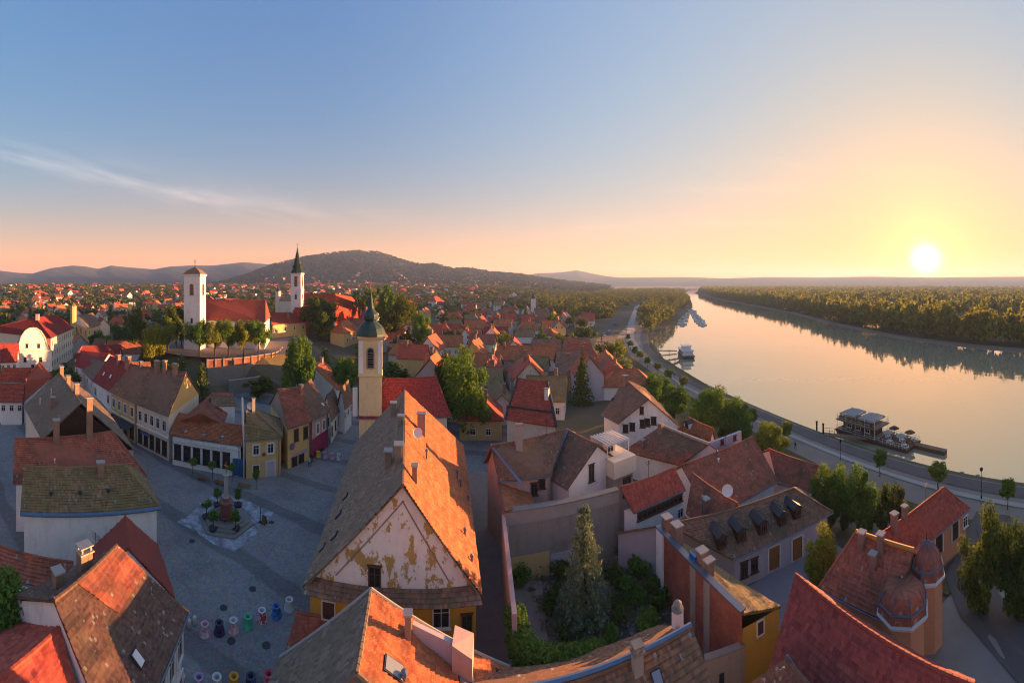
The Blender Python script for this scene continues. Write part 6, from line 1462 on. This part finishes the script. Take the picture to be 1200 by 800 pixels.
for px, py, a, b, lb in ((240, 743, PK, W8, 'pink and white painted cone, first of the upper row by the wall'), (257, 741.5, NV, (.05, .05, .1), 'navy painted cone, upper row, second from the wall'), (273.5, 738.5, W8, PK, 'pale cone with pink foot, upper row, left of the green one'), (290.5, 734, GN, (.1, .5, .3), 'green painted cone in the upper row'), (307, 726.5, W8, RD, 'white cone with pink stripes right of the green one'), (324, 721.5, BL, (.05, .2, .5), 'blue painted cone in the upper row'), (339, 713.5, W8, (.5, .6, .62), 'white cone at the upper row end beside the ochre house'),
                         (211, 806, W8, MV, 'white and purple cone, lower row, first by the wall'), (233, 807, MV, (.45, .38, .48), 'mauve cone in the lower row'), (254, 807, (.5, .52, .52), W8, 'pale grey cone in the lower row'), (274, 806, OR, (.7, .45, .05), 'orange cone with red rim in the lower row'), (294, 806, NV, BL, 'dark navy cone in the lower row'), (315, 803, RD, PK, 'crimson cone at the lower row end'),
                         (373, 535, (.65, .5, .02), (.6, .45, .03), 'yellow cone before the magenta archway'), (381, 536, MV, (.4, .32, .5), 'lilac cone right of the yellow one'), (389, 537, PK, MV, 'pink cone near the lane mouth'), (397, 538, W8, MV, 'pale lilac cone nearest the long roof')): cone(px, py, a, b, lb)
for i, (px, py) in enumerate(((221.5, 736), (228, 732))):
    p = V3(at(px, py, .05), .06); t = thing('white_bollard', p, ('small white bollard touching the wall of the spotted-roof house', 'small white bollard left of the pink cone')[i], 'bollard'); MB().lathe(p, [(.17, 0), (.15, .6), (.17, .68), (.1, .78), (.0, .8)], 10).build('body', WFRAME, t, True)
for i, (px, py) in enumerate(((225, 634), (318, 612), (262, 712), (296, 690), (312, 756), (271, 751))):
    p = V3(at(px, py, .05), .055); t = thing('manhole_cover', p, 'round iron cover in the paving, ' + ('left of the column', 'right of the column', 'above the green cone', 'in the middle of the square', 'between the two cone rows, right', 'between the two cone rows, left')[i], 'manhole cover'); MB().lathe(p, [(.36, 0), (.36, .012), (.30, .018)], 16).build('lid', simple('cast_iron', (.05, .05, .052), .6), t)
def wall_sign(h, px, py, r_, m, name, w_=0, hh=0):
    b = hit_wall(h, px, py)
    if not b: return
    x, n = b[1] + b[2] * .1, b[2]; e = Vector((-n.y, n.x, 0)); k = MB()
    if r_: k.tube(x - n * .04, x + n * .04, r_, n=18)
    else: k.box(x, (w_, .08, hh), e)
    k.build(name, m, h.root)
wall_sign(HS['pinka'], 342, 523, .55, simple('sign_violet', (.22, .14, .30), .5), 'round_sign'); wall_sign(HS['pinka'], 352, 530, 0, simple('sign_lilac', (.45, .38, .50), .5), 'shop_sign', 3.0, .5)
wall_sign(HS['pale yellow townhouse with brown roof, middle of the street row'], 141, 488, .6, simple('sign_orange', (.6, .28, .03), .5), 'round_sign'); wall_sign(HS['pale yellow townhouse with brown roof, middle of the street row'], 131, 488, 0, simple('sign_green', (.02, .25, .2), .5), 'shop_sign', .9, 1.1)
wall_sign(HS['cream townhouse with brown roof and tall yellow end gable'], 170, 508, 0, simple('sign_blue', (.10, .14, .35), .5), 'shop_sign', 2.4, .5); wall_sign(HS['yellowcorner'], 309, 532, .3, simple('sign_red', (.4, .08, .05), .5), 'round_sign')
for key in ('lowwhite', 'yellowcorner', 'pinka', 'pinkb'):
    hh_ = HS[key]; p = hh_.w[0][1]; q = hh_.w[0][0]; e = (V3(q, 0) - V3(p, 0)).normalized(); n = Vector((e.y, -e.x, 0)); n = n if n.y < 0 or n.x > .5 else -n
    c = V3(p, 0) + e * .25 + n * .12; MB().tube(V3(c, 0), V3(c, p.z - .2), .06, n=6).build('downpipe', ZINC, hh_.root)
# ------------------------------------------------------------------ people
SKIN = simple('skin', (.45, .26, .19), .6, .1); HAIR = simple('hair_brown', (.05, .03, .02), .6, .2)
def person(loc, ang, top, legs, label, stride=.22, arm=.25):
    J = {0: (0, 0, .95), 1: (0, .01, 1.18), 2: (0, 0, 1.42), 3: (0, .02, 1.52), 4: (0, .03, 1.62), 5: (0, .02, 1.74), 6: (-.19, 0, 1.40), 7: (-.26, -arm * .5, 1.14), 8: (-.25, arm * .2, .90), 9: (-.245, arm * .45, .82), 10: (.19, 0, 1.40), 11: (.26, arm * .5, 1.14), 12: (.25, arm * .9, .92), 13: (.245, arm * 1.2, .85),
         14: (-.1, 0, .9), 15: (-.11, stride * .7, .50), 16: (-.11, stride * .6, .09), 17: (-.11, stride * .6 + .17, .04), 18: (.1, 0, .9), 19: (.11, -stride * .2, .50), 20: (.11, -stride * 1.3, .12), 21: (.11, -stride * 1.3 + .15, .04)}
    Ed = [(0, 1), (1, 2), (2, 3), (3, 4), (4, 5), (2, 6), (6, 7), (7, 8), (8, 9), (2, 10), (10, 11), (11, 12), (12, 13), (0, 14), (14, 15), (15, 16), (16, 17), (0, 18), (18, 19), (19, 20), (20, 21)]
    Rd = {0: .15, 1: .135, 2: .14, 3: .055, 4: .095, 5: .075, 6: .07, 7: .048, 8: .035, 9: .04, 10: .07, 11: .048, 12: .035, 13: .04, 14: .1, 15: .065, 16: .045, 17: .045, 18: .1, 19: .065, 20: .045, 21: .045}
    me = bpy.data.meshes.new('person'); me.from_pydata([J[i] for i in range(22)], Ed, []); o = bpy.data.objects.new('tmp', me); COL.objects.link(o)
    o.modifiers.new('s', 'SKIN'); me.skin_vertices[0].data[0].use_root = True
    for i in range(22): me.skin_vertices[0].data[i].radius = (Rd[i], Rd[i])
    sb = o.modifiers.new('u', 'SUBSURF'); sb.levels = 1; sb.render_levels = 1
    dg = bpy.context.evaluated_depsgraph_get(); ne = bpy.data.meshes.new_from_object(o.evaluated_get(dg)); bpy.data.objects.remove(o)
    ne.materials.clear()
    for m in (SKIN, top, legs, IRON): ne.materials.append(m)
    for f in ne.polygons:
        c = f.center; f.use_smooth = True; f.material_index = 0 if c.z > 1.5 or (abs(c.x) > .2 and c.z < .93) else 1 if c.z > .93 else 2 if c.z > .1 else 3
    ne.name = 'person'; b = link('person', ne); b.location = loc; b.rotation_euler = (0, 0, ang); tag(b, label, 'person')
    hm = MB().lathe((0, .0, 1.66), [(.095, -.03), (.102, .03), (.09, .10), (.05, .14), (.01, .15)], 10); h_ = link('hair', mesh_of(hm, 'hair', HAIR), b)
CW, CDk, CB = simple('cloth_white', (.6, .6, .6), .9, .1), simple('cloth_dark', (.03, .03, .04), .9, .2), simple('cloth_blue', (.05, .09, .2), .9, .2)
person(V3(at(362.5, 547, .05), .05), 2.2, CW, CB, 'person in white top walking near the yellow row house'); person(V3(at(366, 543, .05), .05), 2.4, CDk, CDk, 'person in dark clothes walking near the yellow row house')
def onprom(px, py): p = at(px, py, -2.9); return V3(p, zg(p.x, p.y) + .06)
person(onprom(932, 527), 3.0, CDk, CB, 'person in dark jacket walking on the promenade left of the barge'); person(onprom(1000, 553), .2, CW, CDk, 'person in white top on the promenade below the barge')
def lamp_post(px, py, label):
    p = onprom(px, py); t = thing('street_lamp', p, label, 'street lamp', 'promenade street lamps'); MB().lathe(p, [(.14, 0), (.12, .4), (.05, .5), (.045, 4.2)], 8).build('pole', IRON, t); MB().lathe(p + Vector((0, 0, 4.2)), [(.05, 0), (.22, .1), (.26, .45), (.05, .62)], 8).build('lantern', IRON, t)
for px, py, lb in ((1150, 584, 'iron lamp post on the promenade near the right edge'), (985, 545, 'iron lamp post on the promenade below the barge'), (855, 492, 'iron lamp post beside the dense riverside clump'), (790, 455, 'iron lamp post at the promenade bend')): lamp_post(px, py, lb)
# ------------------------------------------------------------------ cars
def car(loc, ang, c, label):
    o = thing('parked_car', loc, label, 'car', 'cars in the streets'); o.rotation_euler = (0, 0, ang); m = simple('car_paint', c, .25, .05, 1, Metallic=.3)
    sec = [(-2.05, .35, .72, .72), (-1.95, .28, .92, .80), (-1.3, .25, .98, .86), (1.0, .25, .95, .86), (1.9, .28, .78, .80), (2.1, .35, .62, .68)]
    b = MB(); R_ = [[Vector((x, -w_, z0)), Vector((x, w_, z0)), Vector((x, w_ * .96, z1)), Vector((x, -w_ * .96, z1))] for x, z0, z1, w_ in sec]
    for p, q in zip(R_, R_[1:]):
        for k in range(4): b.face([p[k], p[(k + 1) % 4], q[(k + 1) % 4], q[k]])
    b.face(list(reversed(R_[0]))); b.face(R_[-1]); link('body', mesh_of(b, 'body', m), o)
    g = MB(); lo = [(-1.6, .8), (1.05, .78)]; g.hexa([Vector((-1.75, -.78, .95)), Vector((1.05, -.78, .93)), Vector((1.05, .78, .93)), Vector((-1.75, .78, .95)), Vector((-1.2, -.62, 1.42)), Vector((.3, -.62, 1.45)), Vector((.3, .62, 1.45)), Vector((-1.2, .62, 1.42))]); link('cabin_glass', mesh_of(g, 'cabin_glass', GLASS), o)
    r_ = MB().box((-.45, 0, 1.455), (1.5, 1.2, .05)); link('car_roof', mesh_of(r_, 'car_roof', m), o)
    for sx in (-1.3, 1.3):
        for sy in (-.78, .78): w_ = MB().tube((sx, sy - .1, .32), (sx, sy + .1, .32), .32, n=14); q = link('wheel', mesh_of(w_, 'wheel', IRON), o); link('rim', mesh_of(MB().tube((sx, sy - .11, .32), (sx, sy + .11, .32), .18, n=10), 'rim', ZINC), q)
    for sy in (-.6, .6): link('headlight', mesh_of(MB().box((2.02, sy, .6), (.1, .3, .14)), 'headlight', CERAM), o); link('tail_light', mesh_of(MB().box((-2.03, sy, .78), (.06, .28, .16)), 'tail_light', PLAINRED), o)
def gr(px, py, z): p = at(px, py, z); return V3(p, zg(p.x, p.y) + .11)
car(gr(714, 391, -1), 1.2, (.6, .6, .6), 'white car driving on the riverside road'); car(gr(75.5, 430, 0), 2.9, (.03, .03, .04), 'dark car parked in the street before the cream building'); car(gr(721, 384, -1.5), 1.1, (.05, .08, .16), 'dark blue car farther along the riverside road')
for i_, (x_, y_, c_, w_) in enumerate(((40.5, 132, (.5, .5, .52), 'silver'), (40.7, 139, (.04, .04, .05), 'black'), (42, 164, (.3, .03, .03), 'dark red'), (52, 214, (.55, .55, .55), 'white'), (40.3, 120, (.06, .1, .2), 'navy'))): car(Vector((x_, y_, zg(x_, y_) + .11)), 1.57, c_, '%s car parked on the inner side of the riverside road' % w_)
car(gr(741, 447, -1.5), 1.6, (.35, .03, .03), 'red car beside the parking strip tree'); car(gr(747, 455, -1.5), 1.6, (.5, .5, .52), 'silver car beside the parking strip tree')
# ------------------------------------------------------------------ floating restaurant
WZ = WATER_Z
t = thing('floating_restaurant', (70, 50, WZ), 'wooden floating restaurant with white tent roofs moored at the quay', 'barge')
HULL = simple('hull_red_brown', (.13, .055, .04), .7, .35, 1.5); DECK = simple('deck_boards', (.28, .17, .11), .8, .35, 3); TENT = mat('tent_canvas', lambda N, Lk: pbsdf(N, Lk, (.36, .33, .30), .8))
MB().hexa([(67.6, 48.6, WZ - .5), (72.4, 48.6, WZ - .5), (72.4, 59.4, WZ - .5), (67.6, 59.4, WZ - .5), (67.2, 48.2, WZ + .9), (72.8, 48.2, WZ + .9), (72.8, 60.2, WZ + .9), (67.2, 60.2, WZ + .9)]).build('hull', HULL, t)
MB().box((70, 54.2, WZ + .95), (5.4, 11.6, .1)).build('deck', DECK, t); MB().box((70.4, 54.4, WZ + 1.9), (3.6, 8.6, 1.8)).build('cabin', HULL, t); MB().box((70, 54.2, WZ + 3.2), (5.6, 11.4, .16)).build('upper_deck', DECK, t)
for k in range(3): put_window(t, Vector((68.58, 51.6 + k * 2.6, WZ + 2.1)), Vector((-1, 0, 0)), 1.4, 1.0, 'w')
for x in (67.4, 72.6):
    for y in (48.8, 51.5, 54.2, 56.9, 59.6): MB().tube((x, y, WZ + .9), (x, y, WZ + 5.0), .06).build('post', WFRAME, t)
for y in (51.5, 56.9):
    k = MB(); a = [Vector((67.6, y - 2.1, WZ + 4.8)), Vector((72.4, y - 2.1, WZ + 4.8)), Vector((72.4, y + 2.1, WZ + 4.8)), Vector((67.6, y + 2.1, WZ + 4.8))]; ap_ = Vector((70, y, WZ + 5.8))
    for i in range(4): m_ = (a[i] + a[(i + 1) % 4]) / 2 + Vector((0, 0, .12)); k.face([a[i], m_, ap_]); k.face([m_, a[(i + 1) % 4], ap_])
    for i in range(4): k.face([a[i], a[(i + 1) % 4], a[(i + 1) % 4] - Vector((0, 0, .35)), a[i] - Vector((0, 0, .35))])
    k.build('tent_roof', TENT, t)
for z in (1.5, 3.8):
    r_ = MB()
    for y0, y1 in ((48.6, 59.8),):
        for x in (67.3, 72.7):
            for q in (.35, .8): r_.tube((x, y0, WZ + z - .6 + q), (x, y1, WZ + z - .6 + q), .03, n=4)
    for y in (48.6, 59.8):
        for q in (.35, .8): r_.tube((67.3, y, WZ + z - .6 + q), (72.7, y, WZ + z - .6 + q), .03, n=4)
    r_.build('railing', WFRAME, t)
for i in range(4):
    for z in (1.0, 3.28): MB().lathe((67.9 + .1 * (i % 2), 50 + i * 2.7, WZ + z), [(.08, 0), (.06, .7), (.5, .72), (.5, .76), (.05, .78)], 8).build('table', WOOD, t)
for i in range(5):
    rs = np.random.default_rng(40 + i); c = rs.normal(size=(6, 3)) * .25 + np.array([67.6, 49.5 + i * 2.3, WZ + 3.9]); link('planter_shrub', quads_mesh('planter_shrub', leaf_cloud(260, c, np.full(6, .3), .1, rs) - np.array(t.location), LEAFD), t)
t = thing('terrace_pontoon', (70.5, 44.6, WZ), 'low restaurant terrace pontoon crowded with tables and parasols', 'pontoon')
MB().hexa([(67.8, 41, WZ - .4), (73, 41, WZ - .4), (73, 48, WZ - .4), (67.8, 48, WZ - .4), (67.4, 40.6, WZ + .7), (73.4, 40.6, WZ + .7), (73.4, 48.1, WZ + .7), (67.4, 48.1, WZ + .7)]).build('hull', HULL, t); MB().box((70.4, 44.4, WZ + .75), (5.6, 7.2, .1)).build('deck', DECK, t)
rp = random.Random(9)
for i in range(12):
    x, y = 68.2 + (i % 3) * 2.0, 41.6 + (i // 3) * 1.8; MB().lathe((x, y, WZ + .8), [(.25, 0), (.05, .05), (.05, .7), (.5, .72), (.5, .76)], 8).build('table', WOOD if i % 2 else WFRAME, t)
    for s in (-1, 1): MB().box((x, y + s * .62, WZ + 1.05), (.42, .4, .06)).box((x, y + s * .82, WZ + 1.3), (.42, .05, .5)).build('chair', HULL if i % 2 else WFRAME, t)
for x, y, m_ in ((69, 43, TENT), (71.8, 46.6, HULL), (71.6, 42.4, WOOD), (69.2, 46.4, TENT)): MB().tube((x, y, WZ + .8), (x, y, WZ + 3.2), .04).lathe((x, y, WZ + 2.7), [(1.2, 0), (.6, .35), (.03, .6)], 8, cap=False).build('parasol', m_, t)
for x in (67.6, 73.2):
    r_ = MB()
    for q in (.5, .95): r_.tube((x, 40.8, WZ + .7 + q), (x, 48, WZ + .7 + q), .03, n=4)
    for k in range(8): r_.tube((x, 40.8 + k, WZ + .7), (x, 40.8 + k, WZ + 1.7), .03, n=4)
    r_.build('railing', WFRAME, t)
t = thing('boom_pontoon', (71.2, 37.5, WZ), 'long brown floating boom beyond the terrace pontoon', 'pontoon'); MB().hexa([(70.4, 33.6, WZ - .3), (71.7, 33.6, WZ - .3), (71.9, 40.9, WZ - .3), (70.6, 40.9, WZ - .3), (70.4, 33.6, WZ + .75), (71.7, 33.6, WZ + .75), (71.9, 40.9, WZ + .75), (70.6, 40.9, WZ + .75)]).build('float', simple('rust', (.22, .10, .045), .8, .4, 2), t); MB().box((71.1, 37.2, WZ + .8), (1.4, 7.4, .08), Vector((1, -.02, 0))).build('walkway', DECK, t)
t = thing('gangway', (64, 55, -3.5), 'sloping gangway from the quay to the floating restaurant', 'gangway'); g0, g1 = Vector((60.8, 57.6, -2.75)), Vector((67.4, 51.0, WZ + 1.1)); u = (g1 - g0).normalized(); s_ = Vector((-u.y, u.x, 0)).normalized()
MB().hexa([g0 - s_ * .8 - Vector((0, 0, .2)), g1 - s_ * .8 - Vector((0, 0, .2)), g1 + s_ * .8 - Vector((0, 0, .2)), g0 + s_ * .8 - Vector((0, 0, .2)), g0 - s_ * .8, g1 - s_ * .8, g1 + s_ * .8, g0 + s_ * .8]).build('walkway', DECK, t)
for s in (-1, 1):
    k = MB(); k.tube(g0 + s_ * .75 * s + Vector((0, 0, 1)), g1 + s_ * .75 * s + Vector((0, 0, 1)), .035, n=5)
    for i in range(9): c = g0.lerp(g1, i / 8) + s_ * .75 * s; k.tube(c, c + Vector((0, 0, 1)), .025, n=4)
    k.build('handrail', IRON, t)
for i, y in enumerate((60.6, 58.6)): t = thing('mooring_post', (61.6, y, -4), ('dark mooring post at the quay, left of the gangway pair', 'dark mooring post beside the gangway')[i], 'post'); MB().tube((61.6, y, -6), (61.6, y, -1.2), .2, n=10).tube((61.6, y, -1.2), (61.6, y, -1.0), .26, n=10).build('pile', IRON, t)
# ------------------------------------------------------------------ landing stage boat and marina
bc = at(803, 417, WZ); t = thing('landing_stage', bc, 'white two-deck boat station at the end of its piers', 'boat'); u = Vector((.25, 1, 0)).normalized(); w_ = Vector((u.y, -u.x, 0))
def hullmb(c, L_, W_, z0, z1, u):
    v = Vector((u.y, -u.x, 0)); pr = [(-.5, .36), (-.42, .5), (.2, .5), (.4, .3), (.5, .02)]; lo = [c + u * a * L_ * .96 + v * b * W_ * .85 + Vector((0, 0, z0)) for a, b in pr] + [c + u * a * L_ * .96 - v * b * W_ * .85 + Vector((0, 0, z0)) for a, b in reversed(pr)]
    hi = [c + u * a * L_ + v * b * W_ + Vector((0, 0, z1)) for a, b in pr] + [c + u * a * L_ - v * b * W_ + Vector((0, 0, z1)) for a, b in reversed(pr)]
    m = MB(); n_ = len(lo)
    for i in range(n_): m.face([lo[i], lo[(i + 1) % n_], hi[(i + 1) % n_], hi[i]])
    m.face(hi); return m
hullmb(bc, 17, 6.4, -.5, 1.2, u).build('hull', simple('hull_dark', (.05, .06, .09), .5, .2), t); MB().box(bc + Vector((0, 0, 2.3)) - u * 1, (11, 4.8, 2.1), u).build('cabin', WFRAME, t); MB().box(bc + Vector((0, 0, 3.45)) - u * 1, (12.6, 5.8, .2), u).build('upper_deck', WFRAME, t); MB().box(bc + Vector((0, 0, 4.4)) - u * 2, (5, 3.6, 1.8), u).build('wheelhouse', WFRAME, t); MB().box(bc + Vector((0, 0, 5.5)) - u * 2, (6, 4.4, .15), u).build('wheelhouse_roof', CERAM, t)
for k in range(5): put_window(t, bc - u * (5 - k * 2) - w_ * 2.42 * -1 * (-1) + Vector((0, 0, 2.4)), -w_, 1.2, 1.0, 'b')
for i, (a, b) in enumerate((((763, 410), (793, 411)), ((779, 422), (796, 420)))):
    p, q = V3(at(*a, -3.2), -3.4), V3(at(*b, -4.2), -4.1); t = thing('pier', p, ('long narrow pier to the boat station', 'short narrow pier to the boat station')[i], 'pier'); u = (q - p).normalized(); s_ = Vector((-u.y, u.x, 0))
    MB().hexa([p - s_ - Vector((0, 0, .2)), q - s_ - Vector((0, 0, .2)), q + s_ - Vector((0, 0, .2)), p + s_ - Vector((0, 0, .2)), p - s_, q - s_, q + s_, p + s_]).build('walkway', DECK, t)
    for k in (.3, .7): c = p.lerp(q, k); MB().tube(c - Vector((0, 0, 3)), c + Vector((0, 0, .6)), .15).build('pile', IRON, t)
bp = thing('moored_boat', (0, 0, 0), '', 'boat', 'boats in the far marina')
for me_, nm in ((hullmb(Vector(), 9, 3.2, -.3, 1.1, Vector((0, 1, 0))), 'hull'), (MB().hexa([Vector(q) for q in ((-1.1, -2.6, 1.1), (1.1, -2.6, 1.1), (1.0, 1.8, 1.1), (-1.0, 1.8, 1.1), (-.9, -2.2, 2.3), (.9, -2.2, 2.3), (.8, .9, 2.3), (-.8, .9, 2.3))]), 'cabin'), (MB().hexa([Vector(q) for q in ((-1.12, -1.8, 1.6), (1.12, -1.8, 1.6), (1.04, 1.0, 1.6), (-1.04, 1.0, 1.6), (-1.02, -1.8, 2.05), (1.02, -1.8, 2.05), (.95, .8, 2.05), (-.95, .8, 2.05))]), 'cabin_window')):
    link(nm, mesh_of(me_, nm, WFRAME if nm != 'cabin_window' else GLASS), bp)
k = 0
for line, (a, b, n_) in (('left', ((799, 380), (806, 360), 6)), ('right', ((823, 381), (811, 365), 8))):
    for i in range(n_):
        p = at(a[0] + (b[0] - a[0]) * i / (n_ - 1), a[1] + (b[1] - a[1]) * i / (n_ - 1), WZ); o = bp if k == 0 else copy_tree(bp); o.location = p; o.rotation_euler = (0, 0, .9 + (i % 2) * 3.14 + random.uniform(-.15, .15)); s_ = random.uniform(.85, 1.3); o.scale = (s_, s_, s_)
        o['label'] = 'small white motor boat, %s from the near end of the %s marina row' % (ORD[i], line); k += 1
